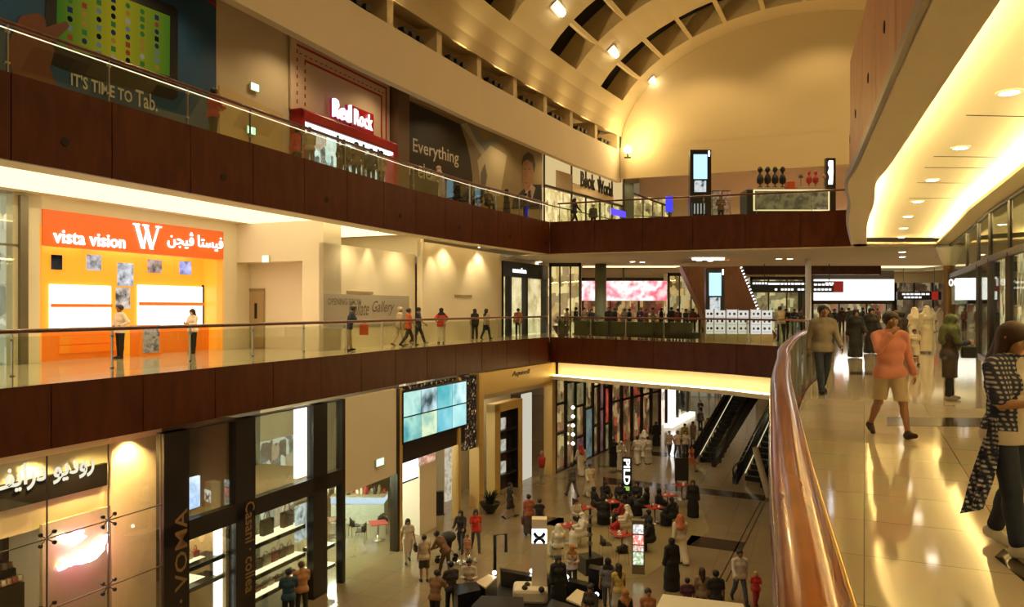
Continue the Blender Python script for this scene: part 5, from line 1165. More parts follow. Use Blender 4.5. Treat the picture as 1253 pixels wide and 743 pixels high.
# --- E: gold portal
s0, s1 = gs(584), gs(678); PE = PL(W(s0, dG(s0)+.05, 0), W(s1, dG(s1)+.05, 0)); L = PE.L
t = thing('storefront', PE.w(0, GZ), 'gold portal shop front with a dark shelved window inside', 'storefront')
X = lambda px, py=560: PE.at(px, py)[0]
zl = PE.at(630, 476)[1]
m = MB(); PE.box(m, 0, .45, GZ, ZC+.05, -.5, .05); PE.box(m, L-.45, L, GZ, ZC+.05, -.5, .05); PE.box(m, .45, L-.45, zl, ZC+.05, -.5, .05); m.build('gold_portal', GOLD, t)
m = MB(); PE.text(m, 'Aqunell', 625, 462.5, 647, .34, .06, .02, .01, .2); m.build('lettering', mat('dark gold letters', (.10, .06, .03), .5), t)
m = MB(); PE.box(m, .45, L-.45, GZ, zl, -2.8, -2.7); m.build('back_wall', mat('portal back wall', (.50, .40, .22), .6), t)
m = MB(); PE.box(m, .45, L-.45, zl-.35, zl, -4.1, -.5); m.build('portal_ceiling', CREAM2, t)
PF = PL(PE.w(X(613), 0, -.35), PE.w(X(655), 0, -.35)); zw = PF.at(630, 500)[1]
m = MB(); PF.box(m, 0, .55, GZ, zw+.4, -.5, 0); PF.box(m, 0, PF.L*.78, zw, zw+.45, -.5, 0); PF.box(m, PF.L*.66, PF.L*.78, GZ, zw, -.5, 0); m.build('inner_gold_frame', mat('inner gold', (.62, .42, .14), .4, .2), t)
m = MB(); PF.box(m, .55, PF.L*.66, GZ+.1, zw, -.42, -.36); m.build('dark_window', mat('window dark', (.035, .025, .016), .2), t)
m = MB()
for k in range(4): z = GZ+.9+1.15*k; PF.box(m, .6, PF.L*.65, z, z+.10, -.36, -.05)
PF.box(m, .55, .62, GZ, zw, -.36, -.02); PF.box(m, PF.L*.64, PF.L*.66, GZ, zw, -.36, -.02); m.build('window_shelf', BLACK, t)
for k in range(3): z = GZ+1.0+1.15*k; m = MB(); PF.box(m, .7, PF.L*.40, z+.02, z+.6, -.30, -.22); m.build('lit_picture', emat('portal pictures', (.5, .5, .42), .7, (2, [(.1, .09, .08), (.65, .62, .5), (.3, .28, .24)])), t)
m = MB(); PE.box(m, X(590, 560), X(604, 560), GZ, zl-.6, -2.2, -2.1); m.build('lit_shelves', emat('portal shelves', (.7, .65, .5), .7, (1.7, [(.08, .06, .05), (.7, .62, .45), (.2, .15, .1)])), t)
m = MB(); PE.box(m, X(657, 560), X(668, 560), GZ, zl-.6, -1.0, -.9); m.build('pale_side_window', emat('pale side window', (.8, .75, .6), .6), t)
light('POINT', PE.w(L*.45, zl-.8, -1.6), 70, (1, .9, .65), .15)
mq = thing('shop_mannequin', PE.w(X(656, 570), GZ, .35), 'slim figure in red jacket and grey trousers beside the gold portal window', 'mannequin')
p = PE.w(X(656, 570), GZ, .35); MB().lathe(p, [(.16, 0), (.16, .03), (.08, .05), (.10, .4), (.14, .9)], 12).build('trousers', mat('grey cloth', (.25, .22, .18), .7), mq, True); MB().lathe(p, [(.15, .88), (.19, 1.1), (.22, 1.4), (.08, 1.52)], 12).build('jacket', mat('red cloth', (.45, .03, .025), .7), mq, True); MB().lathe(p, [(.05, 1.5), (.05, 1.56), (.10, 1.64), (.10, 1.74), (.03, 1.82)], 12).build('mannequin_head', mat('mannequin skin', (.5, .3, .2), .5), mq, True)
# --- F: front of coloured windows
s0, s1 = gs(680), gs(746); PF_ = PL(W(s0, dG(s0), 0), W(s1, dG(s1), 0)); L = PF_.L
t = thing('storefront', PF_.w(0, GZ), 'black framed shop front of many coloured window fields beyond the gold portal', 'storefront')
m = MB(); PF_.box(m, 0, L, GZ, ZC+.05, -.6, -.55); m.build('lit_interior', emat('coloured shop interior', (.5, .35, .15), .7, (.9, [(.05, .03, .02), (.45, .3, .12), (.9, .65, .3), (.3, .06, .04)])), t)
m = MB(); cols_ = [0, .17, .33, .50, .66, .78, .89, 1.0]
rows = [[0, .35, .62, .85, 1], [0, .42, .8, 1], [0, .25, .55, .78, 1], [0, .5, .82, 1], [0, .3, .7, 1], [0, .45, .75, 1], [0, .28, .66, 1]]
H_ = ZC-GZ; fc = [(.30, .20, .07), (.55, .40, .14), (.07, .05, .03), (.13, .06, .05), (.85, .55, .20), (.36, .05, .03), (.16, .13, .06), (.10, .13, .12)]; rn = random.Random(5)
for i, (a, c) in enumerate(zip(cols_, cols_[1:])):
    PF_.box(m, a*L-.08, a*L+.08, GZ, ZC+.05, -.12, .06)
    for z in rows[i]: PF_.box(m, a*L, c*L, GZ+z*H_-.07, GZ+z*H_+.07, -.12, .05)
PF_.box(m, L-.08, L+.1, GZ, ZC+.05, -.12, .06); m.build('frame', BLACK, t)
for i, (a, c) in enumerate(zip(cols_, cols_[1:])):
    for z0_, z1_ in zip(rows[i], rows[i][1:]):
        k = rn.randrange(8); m = MB(); PF_.box(m, a*L+.08, c*L-.08, GZ+z0_*H_+.07, GZ+z1_*H_-.07, -.10, -.07)
        if rn.random() < .6: m.build('coloured_field', emat('window colour %d' % k, fc[k], .8, (1.4, [tuple(.4*q for q in fc[k]), fc[k], tuple(min(1.4, 1.5*q) for q in fc[k])])), t)
        else: m.build('glass_panel', GLASS2, t)
m = MB(); [m.sphere(PF_.w(L*.26, GZ+1.4+.55*k, .1), .11, 8, 6) for k in range(5)]; m.build('lamp_globe', emat('globe lamp', (1, .9, .7), 4), t)
# --- G, H: further fronts
def gfront(px0, px1, label, cols, es, mull, ns=1.1, z1=ZC-.9, off=0.):
    a, c = gs(px0), gs(px1); P = PL(W(a, dG(a)+off, 0), W(c, dG(c)+off, 0)); t = thing('storefront', P.w(0, GZ), label, 'storefront')
    m = MB(); P.box(m, 0, P.L, GZ, z1, -.7, -.65); m.build('lit_interior', emat('g '+label[:30], cols[1], es, (ns, cols)), t)
    m = MB(); P.box(m, 0, P.L, z1-.4, z1, -.15, .05); P.box(m, 0, P.L, GZ+3.1, GZ+3.25, -.1, .04)
    for k in range(mull+1): x = P.L*k/mull; P.box(m, x-.1, x+.1, GZ, z1, -.15, .05)
    m.build('frame', BLACK, t)
    for k in range(mull): m = MB(); P.box(m, P.L*k/mull+.1, P.L*(k+1)/mull-.1, GZ, z1-.4, -.05, -.03); m.build('glass_panel', GLASS2, t)
    return t, P
t, P = gfront(748, 808, 'dark shop front with red goods behind the abaya-clad group, ground floor', [(.03, .02, .015), (.28, .16, .07), (.06, .03, .02), (.55, .06, .04), (.7, .5, .25)], .8, 5)
m = MB()
for k in (.42, .70): P.box(m, P.L*k, P.L*(k+.16), GZ+4.0, GZ+4.3, .06, .1)
m.build('lit_name', emat('shop name light', (1, .95, .9), 1.8), t)
t, P = gfront(816, 842, 'very bright white window with a small dark dressed figure, ground floor far end', [(.7, .5, .4), (1.0, .85, .7), (.9, .7, .55)], 1.0, 2)
m = MB(); P.box(m, .1, P.L*.38, GZ+.3, GZ+4.6, -.03, .0); m.build('white_light_box', emat('white light box', (1, .98, .95), 2.4), t)
m = MB(); P.box(m, -.2, P.L+.6, GZ, GZ+.35, -.2, .5); m.build('lit_plinth', emat('lit plinth', (1, .9, .7), 1.2), t)
q = P.w(P.L*.66, GZ+.9, -.0); m = MB(); m.lathe((q[0], q[1], q[2]), [(.2, 0), (.3, .5), (.2, .9), (.28, 1.3), (.1, 1.5), (.17, 1.7), (.12, 1.9), (.02, 1.95)], 10); m.build('small_figure', mat('dark figure', (.03, .03, .04), .5), t, True)
struct(MB().box(-6, 60, 84, 84.4, GZ, -2.4), 'wall_back', mat('far ground wall', (.45, .38, .30), .8))
for px0, px1, lab, cols in ((843, 880, 'pale grey glass shop front at the far end of the ground floor', [(.20, .16, .12), (.42, .36, .28), (.55, .50, .42)]), (881, 930, 'pale lit shop front behind the lone figure in black, far ground floor', [(.45, .38, .34), (.60, .52, .46), (.35, .26, .2)])):
    rear_shop(px0, px1, 81, -2.45, lab, cols, .75, .5, None, mat('tan metal', (.3, .22, .14), .5), GZ, 3)
# ================================================================ escalators down to the ground floor
def escal(b0, d, length, w, label, rise=6.6):
    d = Vector(d).normalized(); sd = Vector((-d.y, d.x)); b0 = Vector(b0[:2])
    t = thing('escalator', (b0.x, b0.y, GZ), label, 'escalator')
    P = lambda k, o, z: (b0.x+d.x*k+sd.x*o, b0.y+d.y*k+sd.y*o, z)
    tan = rise/length
    for sgn in (-1, 1):
        o0, o1 = sgn*w, sgn*(w+.28); m = MB(); dk = BLACK
        m.hexa([P(-1.2, o0, GZ), P(-1.2, o1, GZ), P(length, o1, GZ+rise-.9), P(length, o0, GZ+rise-.9), P(-1.2, o0, GZ+.35), P(-1.2, o1, GZ+.35), P(length, o1, GZ+rise+.35), P(length, o0, GZ+rise+.35)]); m.build('side_cladding', dk, t)
        m = MB(); m.tube([P(-1.4, (o0+o1)/2, GZ+.5), P(-1.5, (o0+o1)/2, GZ+.85), P(-1.1, (o0+o1)/2, GZ+1.08), P(0, (o0+o1)/2, GZ+1.15), P(length, (o0+o1)/2, GZ+1.15+rise)], .05, 8); m.build('handrail', mat('black rubber', (.015, .013, .012), .3), t, True)
        m = MB(); m.hexa([P(-.9, (o0+o1)/2-.01, GZ+.35), P(-.9, (o0+o1)/2+.01, GZ+.35), P(length, (o0+o1)/2+.01, GZ+rise+.35), P(length, (o0+o1)/2-.01, GZ+rise+.35), P(-.9, (o0+o1)/2-.01, GZ+1.0), P(-.9, (o0+o1)/2+.01, GZ+1.0), P(length, (o0+o1)/2+.01, GZ+rise+1.05), P(length, (o0+o1)/2-.01, GZ+rise+1.05)]); m.build('glass_panel', glassmat('dark escalator glass', (.35, .33, .28), .15), t)
        m = MB(); m.tube([P(0, o0*.985, GZ+.42), P(length, o0*.985, GZ+.42+rise)], .025, 6); m.build('light_line', emat('escalator light', (1, .85, .5), .7), t)
    m = MB(); n = 26
    for k in range(n): x0 = length*k/n; m.hexa([P(x0, -w, GZ-.0+rise*k/n), P(x0, w, GZ+rise*k/n), P(x0+length/n, w, GZ+rise*k/n), P(x0+length/n, -w, GZ+rise*k/n), P(x0, -w, GZ+rise*(k+1)/n), P(x0, w, GZ+rise*(k+1)/n), P(x0+length/n, w, GZ+rise*(k+1)/n), P(x0+length/n, -w, GZ+rise*(k+1)/n)])
    m.build('steps', mat('escalator steps', (.03, .028, .025), .4, .5), t)
    return t
e0 = onz(868, 566, GZ); escal((e0[0], e0[1]), (.60, .80), 11.5, .62, 'black escalator climbing from the ground floor, left of the pair')
e1 = onz(925, 590, GZ); escal((e1[0], e1[1]), (.60, .80), 11.5, .62, 'black escalator climbing from the ground floor, right of the pair')
# slanting cream strut by the handrail
a, c = Vector(onY(924, 548, 38.2)), Vector(onz(941, 609, GZ)); tag(MB().tube([c, a], .16, 8).build('slanted_post', CREAM2, loc=tuple(c)), 'slanting cream post beside the foot of the right escalator', 'post')
# ================================================================ cafe in the hall
tabs = [((714, 641), 'red square cafe table just right of the slim dark pole lamp base'), ((697, 664), 'red cafe table between the two white-robed men'), ((761, 676), 'red cafe table left of the lit menu totem'), ((747, 633), 'cafe table among the women in black by the upright sign'), ((817, 624), 'red cafe table in front of the easel board'), ((834, 611), 'red cafe table right beside the easel board'), ((801, 640), 'cafe table with pale cloth behind the man in the red headcloth')]
for (q, lab) in tabs: cafe_table(q[0], q[1], lab)
for (q, rz, lab) in (((706, 631), -100, 'tall-backed dark chair left of the table by the pole lamp'), ((741, 680), -80, 'dark chair on the left of the red table near the menu totem'), ((761, 690), 10, 'dark chair whose round back faces the viewer, near the menu totem'), ((682, 684), 10, 'dark chair under the white-robed man with his back turned'), ((807, 628), -100, 'dark chair left of the table before the easel board'), ((731, 632), -60, 'dark chair of the women in black, left side'), ((779, 620), 90, 'dark chair of the women in black, right of the upright sign'), ((752, 660), 20, 'red covered chair behind the seated white headscarf man'), ((824, 640), 60, 'dark chair beside the pale-clothed table'), ((790, 652), 0, 'dark chair just right of the top of the menu totem'), ((716, 668), 80, 'dark chair of the white-robed man facing left')):
    c = chair(q[0], q[1], R(rz), lab)
    if lab.startswith('red'):
        for ch in c.children:
            if ch.name.startswith(('seat', 'backrest')):
                ch.data = ch.data.copy(); ch.data.materials[0] = mat('red chair cover', (.50, .015, .02), .6)
for i, (px, py) in enumerate(((714, 641), (697, 664), (761, 676), (747, 633), (817, 624), (834, 611), (801, 640))):
    p = onz(px, py, GZ); z = GZ+.741
    for k in range(3):
        an = 2.1*k+i; q = (p[0]+.2*math.cos(an), p[1]+.2*math.sin(an), z)
        if k < 2: tag(MB().lathe(q, [(.05, 0), (.09, .008), (.10, .014), (.04, .012), (.035, .02), (.045, .07), (.04, .07), (.03, .03)], 12).build('coffee_cup', WHITE, None, True, loc=q), 'white cup and saucer standing on a cafe table', 'cup', 'cups on the cafe tables')
        else: tag(MB().lathe(q, [(.035, 0), (.04, .06), (.03, .12), (.012, .17), (.012, .2)], 10).build('bottle', mat('bottle amber', (.35, .14, .04), .2), None, True, loc=q), 'small amber bottle standing on a cafe table', 'bottle', 'bottles on the cafe tables')
def totem(px, py, w, h, d, label, faces, rz=0., body=BLACK):
    p = onz(px, py, GZ); t = thing('menu_totem', p, label, 'totem'); f = math.atan2(p[0], p[1]); P = PL((p[0]-w/2*math.cos(f), p[1]+w/2*math.sin(f), 0), (p[0]+w/2*math.cos(f), p[1]-w/2*math.sin(f), 0))
    m = MB(); P.box(m, 0, w, GZ, GZ+h, -d, 0); m.build('body', body, t)
    for (x0, x1, z0_, z1_, mm) in faces: m = MB(); P.box(m, w*x0, w*x1, GZ+h*z0_, GZ+h*z1_, 0, .012); m.build('lit_panel', mm, t)
    return t, P
wp1 = lambda n, c: emat('totem picture '+n, (.9, .9, .9), 1.3, (5, [(.95, .95, .9), c, (1, 1, .95)]))
t, P = totem(781, 703, .46, 1.95, .3, 'lit menu totem with four picture panels in the cafe', [(.1, .9, .76, .93, wp1('a', (.25, .25, .25))), (.1, .9, .56, .73, wp1('b', (.8, .08, .04))), (.1, .9, .43, .54, wp1('c', (.35, .15, .08))), (.1, .9, .18, .41, wp1('d', (.2, .3, .12)))], body=mat('grey totem', (.22, .17, .11), .4))
t, P = totem(767, 622, .46, 2.45, .25, 'upright black sign with white sideways letters behind the women in black', [], body=mat('black sign body', (.02, .02, .018), .3))
m = MB(); textmesh(m, 'PILD', P.w(.08, GZ+2.38, .014), -P.u, P.r, h=.30, w=1.25, depth=.004, bold=.03); m.build('lettering', emat('white sign letters', (1, .97, .9), 1.8), t)
m = MB(); P.box(m, .1, .36, GZ+.85, GZ+1.05, .0, .012); m.build('green_field', emat('green field', (.3, .55, .1), .8), t)
# easel board
p = onz(834, 601, GZ); t = thing('easel_board', p, 'dark easel board standing at the rear of the cafe', 'board'); P = PL((p[0]-.36, p[1], 0), (p[0]+.36, p[1], 0))
m = MB(); P.box(m, 0, .72, GZ+.55, GZ+1.75, 0, .05); m.build('board', mat('dark board', (.035, .03, .022), .4, noise=.4, nscale=3), t)
for a in (.06, .66): m = MB(); P.box(m, a-.03, a+.03, GZ, GZ+.55, 0, .05); m.build('leg', DARK, t)
# slim pole lamp on a block
p = onz(722, 700, GZ); t = thing('pole_lamp', p, 'slim dark pole lamp with stacked rings on a black block', 'lamp')
MB().lathe(p, [(.05, .6), (.05, 2.3), (.02, 2.35)], 10).build('pole', BLACK, t, True); m = MB(); [m.lathe((p[0], p[1], p[2]+1.0+.33*k), [(.09, 0), (.09, .12)], 10) for k in range(4)]; m.build('ring', mat('dull silver', (.35, .3, .24), .3, .8), t)
MB().obox(p, AL, .36, .36, GZ, GZ+.6).build('base_block', BLACK, t)
# ---- ring kiosk with black counters round a cream pillar
kp = onz(660, 733, GZ); t = thing('sign_pillar', kp, 'tall cream pillar with a black emblem on white, rising from a cream plinth', 'pillar')
f = math.atan2(kp[0], kp[1]); hp = (733-634)*kp[1]/FP
MB().obox(kp, -f, .25, .2, GZ+.5, GZ+hp).build('shaft', CREAM2, t); MB().obox((kp[0]-.30, kp[1]-.1), -f, .58, .45, GZ, GZ+.5).build('plinth', CREAM2, t, bevel=.12)
P = PL((kp[0]-.25*math.cos(f), kp[1]+.25*math.sin(f), 0), (kp[0]+.25*math.cos(f), kp[1]-.25*math.sin(f), 0), .202)
z1_, z0_ = P.at(660, 647.5)[1], P.at(660, 665)[1]; m = MB(); P.box(m, 0, .5, z0_, z1_, 0, .012); m.build('white_panel', emat('emblem white', (1, .99, .97), 1.8), t)
m = MB(); zc_ = (z0_+z1_)/2-.06
for sx in (-1, 1):
    for sz in (-1, 1): m.plate([(.25+sx*.0, zc_+sz*.02), (.25+sx*.15, zc_+sz*.21), (.25+sx*.21, zc_+sz*.12), (.25+sx*.12, zc_+sz*.0)], P.w(0, 0, .014), P.r, P.u, .004)
m.plate([(.17, zc_-.07), (.33, zc_-.07), (.33, zc_+.07), (.17, zc_+.07)], P.w(0, 0, .014), P.r, P.u, .004); m.build('emblem', mat('emblem black', (.01, .01, .012), .5), t)
m = MB(); [m.sphere((kp[0]+.55*math.cos(a), kp[1]-.3+.25*math.sin(a), GZ+.52), .10, 8, 6) for a in (0, 1.2, 2.4, 3.6, 4.8)]; m.build('dark_planting', mat('dark planting', (.05, .035, .02), .8), t)
def slabs(pix, h, label, w=.62, top=BLACK):
    """counter block standing on the ground, top edge through pixels"""
    z = GZ+h; pts = [Vector(onz(x, y, z)) for x, y in pix]; c = sum(pts, Vector())/len(pts); t = thing('kiosk_counter', (c.x, c.y, GZ), label, 'counter')
    m = MB(); m.poly([(p.x, p.y) for p in pts], GZ, z-.05); m.build('counter_body', mat('kiosk black', (.014, .012, .011), .3), t)
    m = MB(); m.poly([(c.x+(p.x-c.x)*1.02, c.y+(p.y-c.y)*1.02) for p in pts], z-.05, z); m.build('worktop', top, t)
    return t
CTOP = mat('cream worktop', (.72, .60, .40), .4)
slabs([(612, 695), (652, 702), (651, 706), (613, 699)], .55, 'thin black counter bar behind the sign pillar, left side')
slabs([(668, 702), (691, 705), (727, 714), (725, 719), (690, 710), (667, 707)], .55, 'thin black counter bar behind the sign pillar, right side')
slabs([(582, 712), (598, 703), (608, 706), (594, 719)], 1.05, 'cream topped counter block at the left rear of the kiosk', top=CTOP)
slabs([(693, 733), (706, 721), (721, 727), (712, 741)], 1.0, 'cream topped counter block at the right of the kiosk', top=CTOP)
slabs([(578, 741), (590, 729), (640, 731), (640, 748), (576, 750)], 1.0, 'broad black counter at the front left of the kiosk')
slabs([(670, 743), (675, 733), (712, 745), (708, 756), (668, 756)], 1.0, 'broad black counter at the front right of the kiosk')
slabs([(555, 715), (583, 712), (588, 722), (560, 728)], 1.1, 'black topped silver goods counter at the left of the kiosk')
slabs([(722, 690), (738, 694), (737, 699), (720, 695)], .95, 'black topped silver counter by the pole lamp')
m = MB(); m.poly([onz(x, y, GZ)[:2] for x, y in ((583, 760), (618, 706), (735, 724), (722, 772))], GZ+.001, GZ+.02); struct(m, 'floor', mat('dark floor mat', (.012, .010, .009), .6))
p = onz(613, 706, GZ); t = thing('arch_stand', (p[0], p[1], GZ), 'black arched frame standing on the left kiosk counter end', 'frame'); m = MB(); m.tube([(p[0]-.22, p[1], GZ), (p[0]-.22, p[1], GZ+1.5), (p[0]+.18, p[1], GZ+1.55), (p[0]+.18, p[1], GZ+.9)], .06, 8); m.build('frame_tube', BLACK, t)
for px, py, lab in ((605, 703, 'small bright white lamp at the left kiosk corner'), (650.5, 700.5, 'small bright white lamp beside the sign pillar'), (693.5, 708, 'small bright white lamp on the right kiosk counter'), (730, 730, 'small upright white lamp at the right kiosk end')):
    hh = .58 if px in (650.5, 693.5) else 1.08; p = onz(px, py, GZ+hh); tt = thing('counter_lamp', p, lab, 'lamp'); MB().sphere((p[0], p[1], p[2]+.05), .07, 10, 8).build('globe', emat('globe white', (.95, .97, 1), 6), tt, True); MB().lathe((p[0], p[1], GZ+hh-.03), [(.04, 0), (.04, .05)], 8).build('socket', STEEL, tt)
rn = random.Random(21)
P = PL(onz(560, 738, GZ), onz(586, 731, GZ))
for i in range(8):
    a = P.L*(i+.5)/8; q = P.w(a, GZ+1.102, -.35+.2*(i % 2)); h = .12+.12*rn.random()
    tag(MB().lathe(q, [(.06, 0), (.09, h*.5), (.05, h), (.02, h*1.05)], 10).build('silver_ornament', mat('silver bright', (.8, .8, .78), .15, 1.), None, True, loc=q), 'bright silver ornament on the black topped kiosk counter', 'ornament', 'silver ornaments on the kiosk counter')
# flat white kiosk roof at the lower edge
z = GZ+2.3; pts = [onz(x, y, z) for x, y in ((811, 727), (909, 739), (935, 790), (780, 790))]; cx_, cy_ = sum(p[0] for p in pts)/4, sum(p[1] for p in pts)/4
t = thing('kiosk_roof', (cx_, cy_, GZ), 'flat white kiosk roof at the bottom edge, in front of three people', 'kiosk'); MB().poly([p[:2] for p in pts], z-.25, z).build('roof', mat('white roof', (.85, .78, .6), .5), t)
for p in pts: m = MB(); q = (cx_+(p[0]-cx_)*.9, cy_+(p[1]-cy_)*.9); m.box(q[0]-.06, q[0]+.06, q[1]-.06, q[1]+.06, GZ, z-.25); m.build('post', WHITE, t)
# baby stroller
p = onz(548, 684, GZ); t = thing('stroller', p, 'black baby stroller pushed by the woman in the dark top', 'stroller'); P3_ = lambda x, y, z: (p[0]+x, p[1]+y, GZ+z)
m = MB(); m.tube([P3_(.35, .2, 1.05), P3_(.1, 0, .55), P3_(-.35, -.25, .12)], .02, 6); m.tube([P3_(.35, -.2, 1.05), P3_(.1, -.35, .55), P3_(-.35, -.5, .12)], .02, 6); m.tube([P3_(.35, .2, 1.05), P3_(.35, -.2, 1.05)], .02, 6); m.tube([P3_(.3, 0, .12), P3_(-.1, -.05, .7)], .02, 6); m.tube([P3_(.3, -.35, .12), P3_(-.1, -.4, .7)], .02, 6); m.build('frame', STEEL, t)
m = MB(); m.hexa([P3_(-.25, 0, .35), P3_(-.25, -.4, .35), P3_(.15, -.4, .45), P3_(.15, 0, .45), P3_(-.3, 0, .45), P3_(-.3, -.4, .45), P3_(.22, -.4, .95), P3_(.22, 0, .95)]); m.build('seat', BLACK, t)
m = MB(); m.sphere(P3_(.05, -.2, .92), .3, 12, 8, (1, .8, .7)); m.build('hood', mat('dark grey cloth', (.05, .045, .04), .7), t, True)
for x, y in ((-.35, -.25), (-.35, -.5), (.3, 0), (.3, -.35)): MB().lathe(P3_(x, y-.02, .11), [(.11, -.02), (.11, .03)], 14, (0, 1, 0)).build('wheel', BLACK, t)
# ================================================================ people: bodies grown as one blended surface
def surfnet(F, org, h):
    S = F < 0; nx, ny, nz = F.shape
    c = np.zeros((nx-1, ny-1, nz-1), np.int8); off = [(i, j, k) for i in (0, 1) for j in (0, 1) for k in (0, 1)]
    for i, j, k in off: c += S[i:nx-1+i, j:ny-1+j, k:nz-1+k]
    act = (c > 0) & (c < 8); idx = np.full(act.shape, -1, np.int32); I = np.argwhere(act); idx[act] = np.arange(len(I))
    acc = np.zeros((len(I), 3)); cnt = np.zeros(len(I))
    for a in off:
        for ax in range(3):
            if a[ax]: continue
            b = list(a); b[ax] = 1
            fa = F[I[:, 0]+a[0], I[:, 1]+a[1], I[:, 2]+a[2]]; fb = F[I[:, 0]+b[0], I[:, 1]+b[1], I[:, 2]+b[2]]
            m = (fa < 0) != (fb < 0); t = np.where(m, fa/np.where(m, fa-fb, 1), 0)
            p = np.tile(np.array(a, float), (len(I), 1)); p[:, ax] = t
            acc[m] += p[m]; cnt[m] += 1
    V = (I+acc/np.maximum(cnt, 1)[:, None])*h+org; Q = []
    for ax in range(3):
        o1, o2 = [(1, 2), (2, 0), (0, 1)][ax]
        A = [slice(1, -1)]*3; A[ax] = slice(0, -1); B = [slice(1, -1)]*3; B[ax] = slice(1, None)
        a, b = S[tuple(A)], S[tuple(B)]
        for flip in (0, 1):
            E = np.argwhere((a & ~b) if not flip else (~a & b))
            if not len(E): continue
            g = E.copy()
            for k in range(3):
                if k != ax: g[:, k] += 1
            def cell(u, v):
                q = g.copy(); q[:, o1] -= u; q[:, o2] -= v; return idx[q[:, 0], q[:, 1], q[:, 2]]
            q = [cell(1, 1), cell(0, 1), cell(0, 0), cell(1, 0)]
            if flip: q = q[::-1]
            Q.append(np.stack(q, 1))
    Q = np.concatenate(Q); Q = Q[(Q >= 0).all(1)]
    return V, Q
def blob(prims, h, k=.03, cuts=(), planes=()):
    """prims (a, b, ra, rb); cuts the same, taken away; planes (point, normal): the normal side is removed"""
    A = np.array([[*p[0], *p[1]] for p in prims], float); r = np.array([max(p[2], p[3]) for p in prims])
    lo = np.minimum(A[:, :3], A[:, 3:]).min(0)-r.max()-3*h; hi = np.maximum(A[:, :3], A[:, 3:]).max(0)+r.max()+3*h
    n = np.ceil((hi-lo)/h).astype(int)+1; F = np.full(n, .3)
    X = [lo[i]+h*np.arange(n[i]) for i in range(3)]
    def dist(p, sl):
        a, b = np.array(p[0], float), np.array(p[1], float); ba = b-a; l2 = max(1e-9, ba @ ba)
        x, y, z = X[0][sl[0]][:, None, None]-a[0], X[1][sl[1]][None, :, None]-a[1], X[2][sl[2]][None, None, :]-a[2]
        t = np.clip((x*ba[0]+y*ba[1]+z*ba[2])/l2, 0, 1)
        return np.sqrt((x-t*ba[0])**2+(y-t*ba[1])**2+(z-t*ba[2])**2)-(p[2]+(p[3]-p[2])*t)
    def sub(p, m):
        a, b = np.array(p[0], float), np.array(p[1], float); rr = max(p[2], p[3])+m
        i0 = np.maximum(0, np.floor((np.minimum(a, b)-rr-lo)/h)).astype(int); i1 = np.minimum(n, np.ceil((np.maximum(a, b)+rr-lo)/h).astype(int)+1)
        return [slice(i0[i], max(i0[i]+1, i1[i])) for i in range(3)]
    for p in prims:
        sl = sub(p, k+3*h+.02); kk = p[4] if len(p) > 4 else k; d = dist(p, sl); f = F[tuple(sl)]
        hh = np.maximum(kk-np.abs(f-d), 0)/kk; F[tuple(sl)] = np.minimum(f, d)-hh*hh*kk*.25
    for p in cuts:
        sl = sub(p, 2*h); d = dist(p, sl); F[tuple(sl)] = np.maximum(F[tuple(sl)], -d)
    for q, nn in planes:
        d = (X[0][:, None, None]-q[0])*nn[0]+(X[1][None, :, None]-q[1])*nn[1]+(X[2][None, None, :]-q[2])*nn[2]; F = np.maximum(F, d)
    return surfnet(F, lo, h)
def meshdata(name, parts):
    V = np.concatenate([p[0] for p in parts]); o = 0; Q = []
    for p in parts: Q.append(p[1]+o); o += len(p[0])
    Q = np.concatenate(Q); me = bpy.data.meshes.new(name)
    me.vertices.add(len(V)); me.vertices.foreach_set('co', V.astype(np.float32).ravel())
    me.loops.add(Q.size); me.loops.foreach_set('vertex_index', Q.astype(np.int32).ravel())
    me.polygons.add(len(Q)); me.polygons.foreach_set('loop_start', np.arange(0, Q.size, 4, dtype=np.int32)); me.polygons.foreach_set('loop_total', np.full(len(Q), 4, np.int32))
    me.polygons.foreach_set('use_smooth', [True]*len(Q)); me.update(calc_edges=True); me.validate(); return me
v3 = lambda *a: np.array(a, float)
def rx(a): c, s = math.cos(a), math.sin(a); return np.array([[1, 0, 0], [0, c, -s], [0, s, c]])
def ry(a): c, s = math.cos(a), math.sin(a); return np.array([[c, 0, s], [0, 1, 0], [-s, 0, c]])
def rz_(a): c, s = math.cos(a), math.sin(a); return np.array([[c, -s, 0], [s, c, 0], [0, 0, 1]])
def nrm(v): return v/np.linalg.norm(v)
